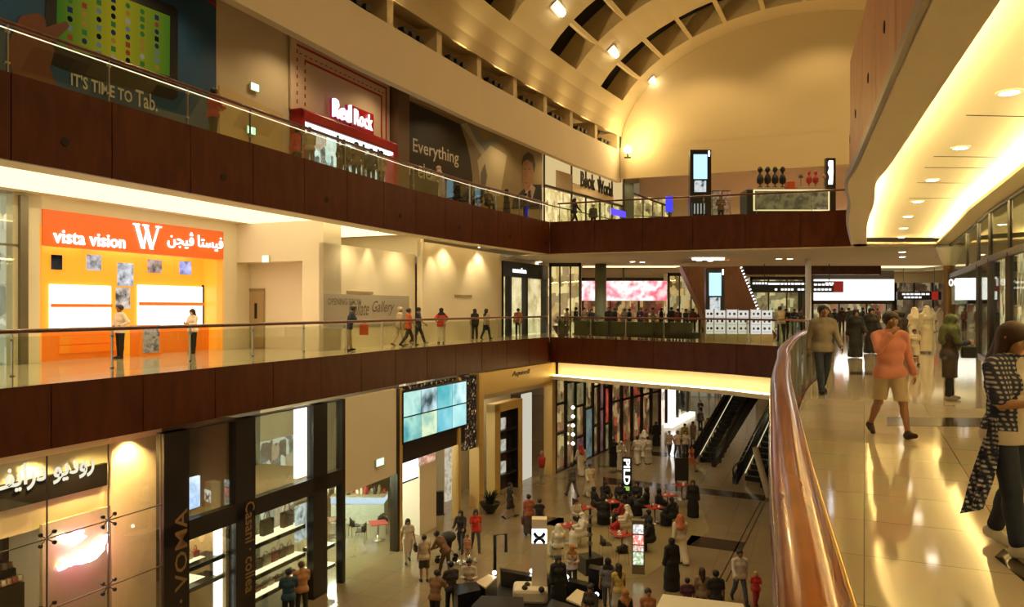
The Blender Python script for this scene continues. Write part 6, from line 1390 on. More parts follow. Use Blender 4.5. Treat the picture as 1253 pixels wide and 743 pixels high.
def skeleton(pose, fem):
    g = lambda k, d=0.: R(pose.get(k, d)); J = {}
    P0 = v3(0, 0, .93); sp = rx(-g('lean')) @ v3(0, 0, 1); J['P0'], J['sp'] = P0, sp
    for n, d in (('waist', .17), ('chest', .34), ('shl', .49), ('neck', .53)): J[n] = P0+sp*d
    J['hd'] = J['neck']+rx(-g('lean')*.7-g('nod')*.5) @ v3(0, .012, .165)
    J['Rh'] = rz_(g('yaw')) @ rx(-g('lean')*.6-g('nod'))
    sw = .172 if fem else .195
    for sd, sx in (('L', -1), ('R', 1)):
        hp = P0+v3(sx*.092, 0, -.02); f, kn = g('hip'+sd), g('kn'+sd); ab = g('abh'+sd, 2)
        td = nrm(v3(sx*math.sin(ab), math.sin(f), -math.cos(f))); k_ = hp+td*.425; cd = nrm(v3(sx*math.sin(ab)*.3, math.sin(f-kn), -math.cos(f-kn))); an = k_+cd*.405
        J['hip'+sd], J['kne'+sd], J['ank'+sd] = hp, k_, an
        fa = (f-kn)*pose.get('ft', .8) if f-kn < 0 else (f-kn)*.8
        if pose.get('sit'): fa = 0
        J['fd'+sd] = v3(sx*.12, math.cos(fa), math.sin(fa)); J['fu'+sd] = v3(0, -math.sin(fa), math.cos(fa))
        s0 = J['shl']+v3(sx*sw, 0, -.015); a, e, b = g('sh'+sd), g('el'+sd, 12), g('ab'+sd, 9); inn = pose.get('in'+sd, 0)
        lean = rx(-g('lean')*.5)
        ud = lean @ nrm(v3(sx*math.sin(b), math.sin(a)*math.cos(b), -math.cos(a)*math.cos(b))); el = s0+ud*.285
        fd = lean @ nrm(v3(sx*math.sin(b)*(1-min(1, e))-sx*inn, math.sin(a+e), -math.cos(a+e))); wr = el+fd*.245
        J['sho'+sd], J['elb'+sd], J['wri'+sd], J['fad'+sd] = s0, el, wr, fd
    z = min(min((J['ank'+s]-J['fu'+s]*.085)[2], (J['ank'+s]+J['fd'+s]*.15-J['fu'+s]*.085)[2]) for s in 'LR')
    for k in list(J):
        if k in ('P0', 'waist', 'chest', 'shl', 'neck', 'hd') or k[:3] in ('hip', 'kne', 'ank', 'sho', 'elb', 'wri'): J[k] = J[k]-v3(0, 0, z)
    return J
def torso(J, e, fem, low=True):
    x = v3(1, 0, 0); f = nrm(np.cross(J['sp'], x))*-1
    f = v3(0, 1, 0) if abs(J['sp'][1]) < .01 else nrm(np.cross(x, -J['sp'])); f = f if f[1] > 0 else -f
    P = lambda p, w, r, dy=0., k=.05: (J[p]-x*w+f*dy, J[p]+x*w+f*dy, r+e, r+e, k)
    W1, W2, W3 = (.062, .050, .085) if fem else (.085, .068, .075)
    L = [P('chest', W1, .105), P('waist', W2, .092), P('shl', .115 if fem else .135, .055), (J['shl'], J['neck'], .07+e, .06+e, .05), (J['chest'], J['shl'], .10+e, .07+e, .05), (J['waist'], J['chest'], .10+e, .10+e, .05)]
    if fem: L += [(J['chest']+x*s*.065+f*.075+J['sp']*.02, J['chest']+x*s*.065+f*.08, .052+e, .05+e, .04) for s in (-1, 1)]
    if low: L += [P('P0', W3, .105), (J['P0'], J['waist'], .105+e, .095+e, .05), (J['P0']-f*.05-x*.06, J['P0']-f*.05+x*.06, .085+e, .085+e, .05)]
    return L
def legs(J, e, frac=1., e2=None):
    L = []; e2 = e if e2 is None else e2
    for s in 'LR':
        h, k, a = J['hip'+s], J['kne'+s], J['ank'+s]
        if frac <= .5: t = frac/.5; L.append((h, h+(k-h)*t, .086+e, .086+(.058-.086)*t+e2, .04))
        else:
            t = (frac-.5)/.5; L += [(h, k, .086+e, .056+e, .04), (k, k+(a-k)*t, .055+e, .055+(.036-.055)*t+e2, .03)]
            c = k+(a-k)*.3-J['fd'+s]*.012; L.append((c, c+(a-k)*.15, .05+e, .045+e, .03))
    return L
def arms(J, e, frac=1., e2=None):
    L = []; e2 = e if e2 is None else e2
    for s in 'LR':
        h, k, a = J['sho'+s], J['elb'+s], J['wri'+s]
        if frac <= .5: t = frac/.5; L.append((h, h+(k-h)*t, .052+e, .052-.014*t+e2, .03))
        else: t = (frac-.5)/.5; L += [(h, k, .052+e, .038+e, .03), (k, k+(a-k)*t, .038+e, .038-.012*t+e2, .02)]
    return L
def hand(J, s, curl, h=.0055):
    """palm, four unequal curled fingers and a thumb from the side of the palm"""
    sx = -1 if s == 'L' else 1; d = nrm(J['fad'+s]); inw = v3(-sx, 0, 0)+v3(0, -.3, 0); pn = nrm(inw-d*(inw @ d)); th = nrm(np.cross(pn, d))*(1 if s == 'L' else -1)
    if th[1] < 0 and abs(d[2]) > .6: pass
    w = J['wri'+s]; P = lambda a, b, c: w+th*a+pn*b+d*c; L = [(P(0, 0, -.03), P(0, 0, .02), .026, .022, .02)]
    for i, (o, ln, r) in enumerate(((.030, .070, .0088), (.010, .079, .0090), (-.010, .073, .0086), (-.029, .057, .0078))):
        kx = P(o, .004, .092-.004*abs(i-1)); L.append((P(o*.55, 0, .01), kx, .017, .0125, .012)); a = 0; q = kx
        for f, cu in ((.45, .9), (.32, 1.1), (.23, .8)):
            a += R(curl*cu); n_ = q+(d*math.cos(a)+pn*math.sin(a)+th*o*.6)*ln*f; L.append((q, n_, r, r*.92, .004)); q = n_
    t0 = P(.022, .008, .025); t1 = P(.050, .022, .062); t2 = P(.054, .034+.0005*curl, .088); t3 = P(.052, .042+.0008*curl, .108)
    L += [(t0, t1, .016, .012, .01), (t1, t2, .0105, .0095, .005), (t2, t3, .0095, .008, .005)]
    return blob(L, h, .006)
HEADP = [((0, -.018, .022), (0, .012, .020), .090, .086), ((0, .03, .0), (0, .052, -.045), .070, .050), ((-.022, .052, -.072), (.022, .052, -.072), .036, .036), ((0, .070, -.09), (0, .074, -.088), .022, .022), ((-.035, .066, -.02), (.035, .066, -.02), .030, .030), ((-.035, .082, .028), (.035, .082, .028), .013, .013, .012), ((0, .094, .012), (0, .113, -.026), .008, .013, .012), ((-.010, .100, -.030), (.010, .100, -.030), .010, .010, .01), ((-.018, .089, -.056), (.018, .089, -.056), .009, .009, .01), ((-.091, -.004, .012), (-.090, -.006, -.025), .014, .010, .01), ((.091, -.004, .012), (.090, -.006, -.025), .014, .010, .01)]
HEADC = [((-.034, .108, .010), (-.033, .108, .010), .017, .017), ((.034, .108, .010), (.033, .108, .010), .017, .017)]
def hp(J, P, sc=1., off=(0, 0, 0)):
    o = v3(*off); return [(J['hd']+J['Rh'] @ (v3(*p[0])*sc+o), J['hd']+J['Rh'] @ (v3(*p[1])*sc+o), p[2]*sc, p[3]*sc, *p[4:]) for p in P]
def body_mesh(J, fem, h, hh, curl=28):
    L = torso(J, 0, fem)+legs(J, 0)+arms(J, 0)+[(J['neck'], J['hd']-v3(0, 0, .06), .058 if not fem else .048, .052 if not fem else .044, .03)]
    for s in 'LR': a = J['ank'+s]; L += [(a-J['fd'+s]*.03-J['fu'+s]*.05, a+J['fd'+s]*.13-J['fu'+s]*.06, .032, .026, .02)]
    parts = [blob(L, h, .03), blob(hp(J, HEADP)+[(J['neck']+v3(0, 0, .0), J['hd']-v3(0, 0, .05), .05 if not fem else .043, .05 if not fem else .043)], hh, .022, hp(J, HEADC)), hand(J, 'L', curl, max(.0045, hh*.75)), hand(J, 'R', curl, max(.0045, hh*.75))]
    return parts
def hair_mesh(J, kind, h):
    L = [((0, -.022, .026), (0, .010, .028), .103, .098)]; C = [((0, .095, -.045), (0, .13, -.04), .085, .10), ((0, .03, -.12), (0, .1, -.1), .075, .08)]
    if kind == 'long': L += [((0, -.05, .0), (0, -.085, -.20), .085, .07), ((-.06, -.03, -.02), (-.075, -.02, -.19), .045, .04), ((.06, -.03, -.02), (.075, -.02, -.19), .045, .04), ((0, -.09, -.2), (0, -.11, -.30), .075, .05)]; C = [((0, .10, -.05), (0, .14, -.05), .078, .10), ((0, .05, -.14), (0, .1, -.12), .055, .08)]
    if kind == 'pony': L += [((0, -.10, .03), (0, -.15, -.02), .04, .045), ((0, -.15, -.02), (0, -.15, -.17), .045, .02)]
    if kind == 'bun': L += [((0, -.11, .06), (0, -.12, .05), .05, .05)]
    if kind == 'cap': L += [((0, .08, .055), (0, .15, .045), .05, .035, .02)]
    return blob(hp(J, L), h, .03, hp(J, C))
def scarf_mesh(J, kind, h):
    L = hp(J, [((0, -.018, .022), (0, .012, .020), .112, .108), ((0, -.02, -.08), (0, .0, -.16), .088, .085)])
    if kind == 'ghutra': L += [(J['hd']+v3(0, -.06, -.02), J['shl']+v3(0, -.13, -.12), .09, .10, .06), (J['hd']+v3(-.09, -.02, -.02), J['shl']+v3(-.16, -.03, -.02), .045, .06, .05), (J['hd']+v3(.09, -.02, -.02), J['shl']+v3(.16, -.03, -.02), .045, .06, .05), (J['shl']+v3(-.1, -.12, -.10), J['shl']+v3(.1, -.12, -.10), .07, .07, .06)]
    else: L += [(J['neck']+v3(-.06, 0, .0), J['neck']+v3(.06, 0, .0), .085, .085, .05), (J['shl']+v3(-.12, 0, .0), J['shl']+v3(.12, 0, .0), .085, .085, .05), (J['shl'], J['chest']+v3(0, .07, .05), .10, .09, .06)]
    C = hp(J, [((0, .115, -.03), (0, .15, -.03), .062 if kind != 'ghutra' else .070, .08)])
    if kind == 'ghutra': C += hp(J, [((0, .09, -.13), (0, .14, -.12), .06, .08)])
    return blob(L, h, .035, C)
def garment(J, kind, fem, h):
    sp, P0 = J['sp'], J['P0']; dn = lambda d: (P0+sp*d, -sp); up = lambda d: (P0+sp*d, sp); fl = lambda z: (v3(0, 0, z), v3(0, 0, -1))
    if kind in ('shirt', 'shirt_short', 'vest'):
        fr = {'shirt': .97, 'shirt_short': .36, 'vest': .08}[kind]
        L = torso(J, .020, fem)+arms(J, .016, fr, .022)+[(P0-v3(.085, 0, .06), P0+v3(.085, 0, -.06), .135, .135, .05), (P0+v3(-.06, -.05, -.03), P0+v3(.06, -.05, -.03), .115, .115, .04)]; return blob(L, h, .03, [(J['neck']+sp*.035, J['neck']+sp*.2, .066, .07)], [dn(-.10)])
    if kind in ('trousers', 'shorts'):
        L = legs(J, .014, .96 if kind == 'trousers' else .58, .022 if kind == 'trousers' else .06)+[(P0-v3(.085, 0, 0), P0+v3(.085, 0, 0), .118, .118, .04), (P0+v3(-.06, -.045, -.02), P0+v3(.06, -.045, -.02), .10, .10, .04), (P0, J['waist'], .12, .10, .04)]
        if kind == 'shorts':
            zc = min(J['kneL'][2], J['kneR'][2])+.03
            for s in 'LR': q = J['hip'+s]+(J['kne'+s]-J['hip'+s])*.2; L += [(q, J['kne'+s]+v3(0, 0, -.06), .105, .098, .03)]
            return blob(L, h, .03, (), [up(.09), fl(zc)])
        return blob(L, h, .03, (), [up(.09)])
    if kind in ('dress', 'skirt', 'robe', 'abaya'):
        zb = {'dress': .47, 'skirt': .10, 'robe': .06, 'abaya': .03}[kind]; wide = {'dress': .01, 'skirt': .02, 'robe': .025, 'abaya': .055}[kind]; L = []
        m = (J['kneL']+J['kneR'])/2; a = (J['ankL']+J['ankR'])/2
        L += [(P0, m, .125+wide, .125+wide*1.6, .08)]
        if kind != 'dress': L += [(m, a, .12+wide*1.6, .13+wide*2.2, .08)]
        for s in 'LR':
            L.append((J['hip'+s], J['kne'+s], .115+wide*.5, .095+wide, .08))
            if kind != 'dress': L.append((J['kne'+s], J['ank'+s]-v3(0, 0, .05), .095+wide, .10+wide, .08))
        pl = [fl(zb)]
        if kind == 'skirt': L += [(P0, J['waist'], .12, .10, .05), (P0-v3(.08, 0, 0), P0+v3(.08, 0, 0), .12, .12, .05)]; pl.append(up(.10))
        else: L += torso(J, .022+wide*.4, fem)+arms(J, .02+wide*.5, .97 if kind != 'dress' else .2, .03+wide*.7)
        return blob(L, h, .05, [] if kind == 'skirt' else [(J['neck']+sp*.04, J['neck']+sp*.2, .062, .07)], pl)
    if kind in ('shoeL', 'shoeR'):
        L = []
        for s in kind[-1]: q = J['ank'+s]; f, u = J['fd'+s], J['fu'+s]; L += [(q-f*.035-u*.045, q+f*.05-u*.045, .043, .043, .02), (q+f*.05-u*.05, q+f*.145-u*.058, .044, .034, .02), (q-f*.02-u*.05, q-u*.01, .042, .044, .02)]
        return blob(L, min(h, .012), .02, (), [] if True else [])
POSES = {
    'stand': dict(hipL=2, hipR=-2, abL=8, abR=8, elL=12, elR=14),
    'walk': dict(hipL=24, knL=6, hipR=-16, knR=22, shL=-18, shR=22, elL=14, elR=26, ft=.7),
    'stroll': dict(hipL=-12, knL=18, hipR=16, knR=4, shL=16, shR=-12, elL=20, elR=14, ft=.7),
    'hold': dict(hipL=4, hipR=-4, shL=18, shR=20, elL=75, elR=80, inL=.45, inR=.45, nod=14),
    'hips': dict(hipL=2, hipR=-2, abL=38, abR=38, shL=-14, shR=-14, elL=62, elR=62, inL=.8, inR=.8),
    'push': dict(hipL=18, knL=4, hipR=-14, knR=18, shL=35, shR=35, elL=40, elR=40, lean=6, ft=.7),
    'bend': dict(hipL=20, knL=8, hipR=-4, knR=6, lean=38, shL=45, shR=40, elL=30, elR=35, nod=10),
    'lean': dict(hipL=6, hipR=-6, lean=14, shL=40, shR=40, elL=45, elR=45, inL=.2, inR=.2),
    'sit': dict(sit=1, hipL=82, hipR=84, knL=82, knR=80, shL=24, shR=30, elL=62, elR=58, inL=.3, inR=.3, lean=4, abhL=6, abhR=6, nod=8),
    'sitback': dict(sit=1, hipL=80, hipR=82, knL=76, knR=86, shL=10, shR=16, elL=70, elR=60, inL=.3, inR=.3, lean=-6, abhL=8, abhR=8),
    'phone': dict(hipL=20, knL=4, hipR=-14, knR=20, shL=6, shR=52, elL=14, elR=112, inR=.62, abR=14, nod=6, ft=.7),
    'desk': dict(hipL=-8, knL=14, hipR=12, knR=4, shL=22, shR=20, elL=78, elR=76, inL=.35, inR=.35, nod=16, ft=.7),
}
TPL = {}
def tmpl(key, fn):
    if key not in TPL: TPL[key] = fn()
    return TPL[key]
SKINS = [(.42, .22, .12), (.28, .135, .07), (.52, .30, .18), (.16, .075, .04)]
def person(px, py, z, pose, rz, h, wear, label, skin=0, hair=None, hairc=(.012, .009, .007), fem=False, group=None, fine=None, at=None, extra=None):
    """wear: list of (garment, colour or material)"""
    H = fine or .016; J = tmpl((pose, fem, 'J'), lambda: skeleton(POSES[pose], fem)); p = at or onz(px, py, z); sc = h/1.75
    covered = any(g in ('abaya', 'robe') for g, _ in wear)
    me = tmpl((pose, fem, H, 'body'), lambda: meshdata('person', body_mesh(J, fem, H, min(.009, H*.6))))
    root = bpy.data.objects.new('person', me); COL.objects.link(root); root.location = p; root.rotation_euler = (0, 0, R(rz)); root.scale = (sc, sc, sc)
    tag(root, label, 'person', group)
    def put(o, m):
        if not o.data.materials: o.data.materials.append(m)
        o.material_slots[0].link = 'OBJECT'; o.material_slots[0].material = m
    put(root, mat('skin %d' % skin, SKINS[skin], .5))
    wear = [x for g, c in wear for x in ([('shoeL', c), ('shoeR', c)] if g == 'shoes' else [(g, c)])]
    for g, c in wear:
        m = c if not isinstance(c, tuple) else mat('cloth %.2f %.2f %.2f' % c, c, .8)
        if g in ('ghutra', 'headscarf'): d = tmpl((pose, fem, H, g), lambda: meshdata(g, [scarf_mesh(J, g, H*.7)]))
        else: d = tmpl((pose, fem, H, g), lambda: meshdata(g, [garment(J, g, fem, H*.8)]))
        o = bpy.data.objects.new({'shirt_short': 'short_sleeved_shirt', 'shoeL': 'shoe', 'shoeR': 'shoe'}.get(g, g), d); COL.objects.link(o); o.parent = root; put(o, m)
        if g == 'ghutra':
            d = tmpl((pose, fem, 'band'), lambda: None)
            mb = MB(); c0 = J['hd']+J['Rh'] @ v3(0, -.005, .06); cc = [c0+J['Rh'] @ v3(.112*math.cos(a), .118*math.sin(a), .0) for a in np.linspace(0, 2*math.pi, 17)]
            if d is None: mb.tube([Vector(q) for q in cc], .011, 6, cap=False); b_ = mb.build('head_band', BLACK, smooth=True); TPL[(pose, fem, 'band')] = b_.data
            else: b_ = bpy.data.objects.new('head_band', d); COL.objects.link(b_)
            b_.parent = root
    if hair:
        d = tmpl((pose, fem, H, 'hair', hair), lambda: meshdata('hair', [hair_mesh(J, hair, H*.7)])); o = bpy.data.objects.new('hair' if hair != 'cap' else 'cap', d); COL.objects.link(o); o.parent = root; put(o, mat('hair %.2f %.2f %.2f' % hairc, hairc, .5))
    if fine:
        def face(nm, L, C, hh, m, kk=.006): o = bpy.data.objects.new(nm, meshdata(nm, [blob(hp(J, L), hh, kk)])); COL.objects.link(o); o.parent = root; put(o, m)
        for s in (-1, 1):
            face('eye', [((s*.034, .088, .010), (s*.034, .0885, .010), .0125, .0125)], (), .004, mat('eye white', (.6, .56, .5), .2)); face('iris', [((s*.034, .0985, .010), (s*.034, .0988, .010), .0055, .0055)], (), .0022, mat('iris dark', (.02, .012, .008), .2))
            face('eyebrow', [((s*.018, .098, .034), (s*.050, .086, .034), .006, .004)], (), .003, mat('brow dark', (.015, .01, .008), .6))
        face('lips', [((-.018, .095, -.054), (.018, .095, -.054), .007, .007), ((0, .098, -.054), (.0, .098, -.055), .007, .007)], (), .003, mat('lips %d' % skin, tuple(a*b for a, b in zip(SKINS[skin], (.95, .6, .6))), .4))
    return root, J
def carried_bag(root, J, side, label, col, w=.30, h=.26, d=.12, drop=.36, name='handbag', cat='bag'):
    """bag hanging from a hand: a thing of its own"""
    q = J['wri'+side]+J['fad'+side]*.07; sc = root.scale[0]; p = root.matrix_basis @ Vector(q); rz = root.rotation_euler.z
    t = thing(name, (p.x, p.y, p.z-drop*sc), label, cat); m = MB(); m.obox((p.x, p.y), rz, d/2*sc, w/2*sc, p.z-drop*sc, p.z-(drop-h)*sc); m.build('bag_body', mat('bag %.2f %.2f' % col[:2], col, .5), t, bevel=.02)
    m = MB(); ca, sa = math.cos(rz), math.sin(rz)
    for s in (-1, 1): m.tube([(p.x-sa*w*.3*sc*k-ca*s*.03, p.y+ca*w*.3*sc*k-sa*s*.03, p.z-(drop-h)*sc+(drop-h-.01)*sc*(1-abs(k))) for k in (-1, -.5, 0, .5, 1)], .008, 6)
    m.build('bag_handle', mat('bag %.2f %.2f' % col[:2], col, .5), t, True); return t
WH, BK, NV, JN, KH, GY, RD, OR, BR, BG = (.72, .64, .52), (.012, .011, .011), (.02, .025, .05), (.03, .045, .09), (.42, .33, .20), (.16, .15, .13), (.45, .025, .02), (.62, .13, .02), (.16, .075, .035), (.50, .40, .27)
bkc = mat('black cloth', BK, .75)
# ---------------------------------------------------------------- the four people on the right walkway
person(1007, 482, 0, 'stroll', 180, 1.78, [('shirt', mat('grey tan sweater', (.25, .21, .15), .9, noise=.2, nscale=20)), ('trousers', mat('blue jeans', (.03, .042, .075), .8, noise=.4, nscale=9)), ('shoes', BK)], 'man in a grey tan sweater and jeans walking toward the viewer beside the curved handrail', 1, 'short', fine=.012)
pinkm = mat('pink shirt cloth', (.62, .24, .17), .8, noise=.12, nscale=30)
person(1089, 534, 0, 'phone', 180, 1.68, [('shirt', pinkm), ('shorts', mat('beige shorts cloth', (.55, .44, .28), .85, noise=.1, nscale=12)), ('shoes', (.05, .025, .012))], 'man in a pink shirt and beige shorts walking with one hand raised to his face', 1, 'short', fine=.010)
scarfm = mat('green patterned shawl', (.025, .10, .045), .85, col2=(.14, .10, .02), nscale=16)
r_, J_ = person(1162, 490, 0, 'hold', -105, 1.58, [('shirt', NV), ('dress', mat('dark tunic', (.05, .028, .02), .8)), ('trousers', BK), ('shoes', (.25, .2, .16)), ('headscarf', scarfm)], 'woman in green patterned headscarf and dark jacket, side on at the shop window', 0, None, fem=True, fine=.012)
sh = blob([(J_['shl']+v3(-.17, .03, 0), J_['shl']+v3(.17, .03, 0), .085, .085), (J_['shl']+v3(0, .06, 0), J_['waist']+v3(0, .11, 0), .13, .11), (J_['shl']+v3(0, -.06, 0), J_['chest']+v3(0, -.09, -.05), .13, .12), (J_['shl']+v3(-.2, 0, -.03), J_['elbL']+v3(0, 0, .05), .075, .07), (J_['shl']+v3(.2, 0, -.03), J_['elbR']+v3(0, 0, .05), .075, .07)], .012, .06, [(J_['neck'], J_['hd'], .05, .05)])
o = bpy.data.objects.new('shawl', meshdata('shawl', [sh])); COL.objects.link(o); o.parent = r_; o.data.materials.append(scarfm)
carried_bag(r_, J_, 'L', 'black handbag held by the woman in the green headscarf', BK, .28, .24, .12, .30)
def checkmat():
    m = mat('navy and white check cloth', (.03, .04, .09), .85); nt = m.node_tree; b = nt.nodes['Principled BSDF']; tc = nt.nodes.new('ShaderNodeTexCoord')
    ws = []
    for d in ('X', 'Z', 'Y'):
        wv = nt.nodes.new('ShaderNodeTexWave'); wv.bands_direction = d; wv.inputs['Scale'].default_value = 9; wv.inputs['Distortion'].default_value = .4; nt.links.new(tc.outputs['Object'], wv.inputs[0]); ws.append(wv)
    a = nt.nodes.new('ShaderNodeMath'); a.operation = 'MULTIPLY'; nt.links.new(ws[0].outputs['Fac'], a.inputs[0]); nt.links.new(ws[1].outputs['Fac'], a.inputs[1])
    rp = nt.nodes.new('ShaderNodeValToRGB'); rp.color_ramp.elements[0].position = .25; rp.color_ramp.elements[0].color = (.025, .03, .07, 1); rp.color_ramp.elements[1].position = .6; rp.color_ramp.elements[1].color = (.45, .42, .40, 1)
    nt.links.new(a.outputs[0], rp.inputs[0]); nt.links.new(rp.outputs[0], b.inputs['Base Color']); return m
chk = checkmat()
r_, J_ = person(1236, 676, 0, 'desk', -160, 1.60, [('shirt_short', mat('white tee', (.66, .58, .50), .85)), ('trousers', mat('dark blue jeans', (.022, .032, .065), .8, noise=.4, nscale=9)), ('shoes', (.70, .64, .54))], 'dark-haired woman in a navy checked overshirt and jeans, cut off by the right edge', 0, 'long', (.045, .016, .008), True, fine=.009)
L = torso(J_, .03, True)+arms(J_, .026, .42, .034)
ov = blob(L, .009, .03, [(J_['neck']+J_['sp']*.03, J_['neck']+J_['sp']*.2, .085, .09), (J_['shl']+v3(0, .12, 0), J_['P0']+v3(0, .17, -.1), .07, .10)], [(J_['P0']+J_['sp']*-.02, -J_['sp'])])
o = bpy.data.objects.new('checked_overshirt', meshdata('checked_overshirt', [ov])); COL.objects.link(o); o.parent = r_; o.data.materials.append(chk)
# long checked scarf swinging at her side
m = MB(); n = 14; pts = []
for i in range(n+1):
    t_ = i/n; z = 1.02-.68*t_; x = .21+.17*t_**1.6; y = .02-.04*t_; w = .035+.05*math.sin(min(1, t_*1.2)*math.pi*.75); pts.append((x, y, z, w))
for (a, c) in zip(pts, pts[1:]):
    for k in range(4):
        f = lambda p, u: (p[0]+.03*math.sin(u*9+p[2]*4), p[1]+(u-.5)*2*p[3], p[2]+.06*(u-.5))
        m.quad(f(a, k/4), f(a, (k+1)/4), f(c, (k+1)/4), f(c, k/4))
o = m.build('checked_scarf', chk, smooth=True); o.parent = r_; s_ = o.modifiers.new('thick', 'SOLIDIFY'); s_.thickness = .012
# ---------------------------------------------------------------- walkers further along the right walkway and in the rear hall
T = lambda *w: list(w)
person(1047, 438, 0, 'stroll', 180, 1.66, [('abaya', bkc), ('headscarf', bkc)], 'large figure in a black abaya walking toward the viewer left of the pink shirted man', 0, None, fem=True)
person(1066, 433, 0, 'stroll', 175, 1.72, [('abaya', bkc), ('headscarf', bkc)], 'second figure in black just behind the large abaya, near the pink shirted man', 0, None, fem=True)
person(1104, 437, 0, 'walk', 20, 1.6, [('abaya', (.03, .018, .015)), ('headscarf', bkc)], 'woman in dark robe walking away between the pink shirt and the white robe', 0, None, fem=True)
person(1134, 432, 0, 'stand', 0, 1.78, [('robe', WH), ('ghutra', (.75, .68, .56))], 'broad man in white robe seen from behind, nearest white robe on the walkway', 0)
person(1119, 430, 0, 'stroll', 10, 1.74, [('robe', WH), ('ghutra', (.75, .68, .56))], 'man in a white robe beside the broad white-robed man on the walkway', 0)
person(1119, 447, 0, 'walk', 160, 1.1, [('dress', (.5, .42, .3)), ('shoes', BK)], 'small child in a pale dress walking beside the man in pink shirt', 1, 'short', fem=True)
person(1096, 434, 0, 'hold', 190, 1.6, [('shirt', BR), ('trousers', BK), ('shoes', BK)], 'woman with brown hair looking past the shoulder of the man in pink', 0, 'long', (.05, .02, .01), True)
person(956, 418, 0, 'lean', 5, 1.80, [('shirt', KH), ('trousers', BK), ('shoes', BK)], 'man in khaki shirt, back turned, beside the white display stand', 1, 'short')
person(1012, 430, 0, 'stand', 180, 1.7, [('abaya', bkc), ('headscarf', bkc)], 'figure in black standing behind the man in the grey sweater', 0, None, fem=True)
rn = random.Random(9)
dk = [BK, NV, (.05, .03, .02), (.09, .06, .04), (.12, .03, .025), (.25, .2, .14), (.03, .04, .03)]
for i in range(17):                                                      # dark crowd behind the benches
    px = 705+9.6*i+rn.uniform(-2, 2); Y = rn.uniform(46, 54); p = ((px-CX)*Y/FP, Y, 0)
    person(0, 0, 0, rn.choice(['stand', 'stroll', 'hold']), rn.choice([0, 60, 120, 180, 240]), rn.uniform(1.6, 1.78), [('shirt', rn.choice(dk)), ('trousers', rn.choice(dk[:3])), ('shoes', BK)], 'person in dim clothes in the crowd behind the rear benches of the middle level', rn.choice([0, 1, 2]), 'short', group='crowd behind the rear benches', at=p)
for i in range(9):
    px = 1006+8.5*i+rn.uniform(-2, 2); Y = rn.uniform(46, 60); p = ((px-CX)*Y/FP, Y, 0)
    person(0, 0, 0, rn.choice(['stand', 'stroll', 'hold']), rn.choice([0, 90, 180, 200]), rn.uniform(1.6, 1.78), [('shirt', rn.choice(dk)), ('trousers', rn.choice(dk[:3])), ('shoes', BK)], 'person in dim clothes in the far crowd under the glaring white screen', rn.choice([0, 1]), 'short', group='far crowd under the white screen', at=p)
for i, px in enumerate((962, 972, 979)):
    Y = 46+1.5*i; person(0, 0, 0, 'hold', 150+30*i, 1.65, [('shirt', dk[i]), ('trousers', BK), ('shoes', BK)], 'person in dark clothes standing under the black direction sign', 0, 'short', group='people under the direction sign', at=((px-CX)*Y/FP, Y, 0))
for i, px in enumerate((1140, 1150)):
    person(0, 0, 0, 'stand', 180*i, 1.7, [('robe', WH), ('ghutra', (.75, .68, .56))], 'man in a white robe in the far crowd by the brown column', 0, group='far white robes', at=((px-CX)*(52+3*i)/FP, 52+3*i, 0))
person(0, 0, 0, 'stand', 90, 1.7, [('shirt', (.3, .2, .12)), ('trousers', (.05, .04, .03)), ('shoes', BK)], 'figure in tan top among the racks of the cream lit clothes shop', 0, 'short', at=((694-CX)*47/FP, 47, 0))
person(0, 0, 0, 'stand', 180, 1.75, [('dress', (.75, .70, .62)), ('shoes', BK)], 'pale dressed shop dummy under the right end of the pink lit board', 2, None, fem=True, at=((810-CX)*57/FP, 57, 0))
# ---------------------------------------------------------------- left middle gallery
dVp = lambda px, d: onwall(px, 400, lambda s: d)[0]
def gal(px, d, *a, **k): s = dVp(px, d); return person(0, 0, 0, *a, at=W(s, d, 0), **k)
gal(147, -21.7, 'hips', 150, 1.80, [('shirt', WH), ('trousers', BK), ('shoes', BK)], 'shop assistant in white shirt and black trousers, hands on hips, before the orange shop', 1, 'short')
gal(236, -21.7, 'hold', 160, 1.66, [('shirt', WH), ('trousers', BK), ('shoes', BK)], 'woman in white blouse and black trousers at the right end of the orange shop', 0, 'long', fem=True)
r_, J_ = gal(427, -17.1, 'lean', -75, 1.80, [('shirt_short', NV), ('trousers', KH), ('shoes', BK)], 'man in navy polo and khaki trousers resting on the left balcony rail', 1, 'short')
carried_bag(r_, J_, 'L', 'orange shopping bag carried by the man in the navy polo', (.70, .12, .02), .34, .42, .12, .50, 'shopping_bag')
gal(489, -17.3, 'stroll', -60, 1.76, [('shirt_short', (.52, .42, .28)), ('trousers', (.55, .46, .32)), ('shoes', (.2, .12, .08))], 'man in cream shirt, pale trousers and white cap on the left gallery', 1, 'cap', (.6, .52, .4))
gal(500, -16.6, 'walk', -70, 1.74, [('shirt_short', (.55, .10, .02)), ('trousers', (.05, .04, .04)), ('shoes', BK)], 'man in orange shirt walking between cream shirt and navy shirt on the gallery', 1, 'short')
gal(512, -17.2, 'walk', -80, 1.78, [('shirt_short', NV), ('trousers', (.03, .03, .045)), ('shoes', (.3, .25, .2))], 'man in dark navy shirt just right of the orange shirt on the left gallery', 0, 'short')
gal(540, -16.7, 'hips', 20, 1.70, [('shirt_short', (.45, .03, .02)), ('trousers', WH), ('shoes', BK), ('headscarf', BK)], 'woman in red top, white trousers and dark headscarf on the left gallery', 1, None, fem=True)
gal(581, -16.6, 'stand', 30, 1.66, [('shirt', BK), ('trousers', BK), ('shoes', (.4, .32, .25))], 'woman all in black with pale shoes on the far left gallery', 1, 'long', fem=True)
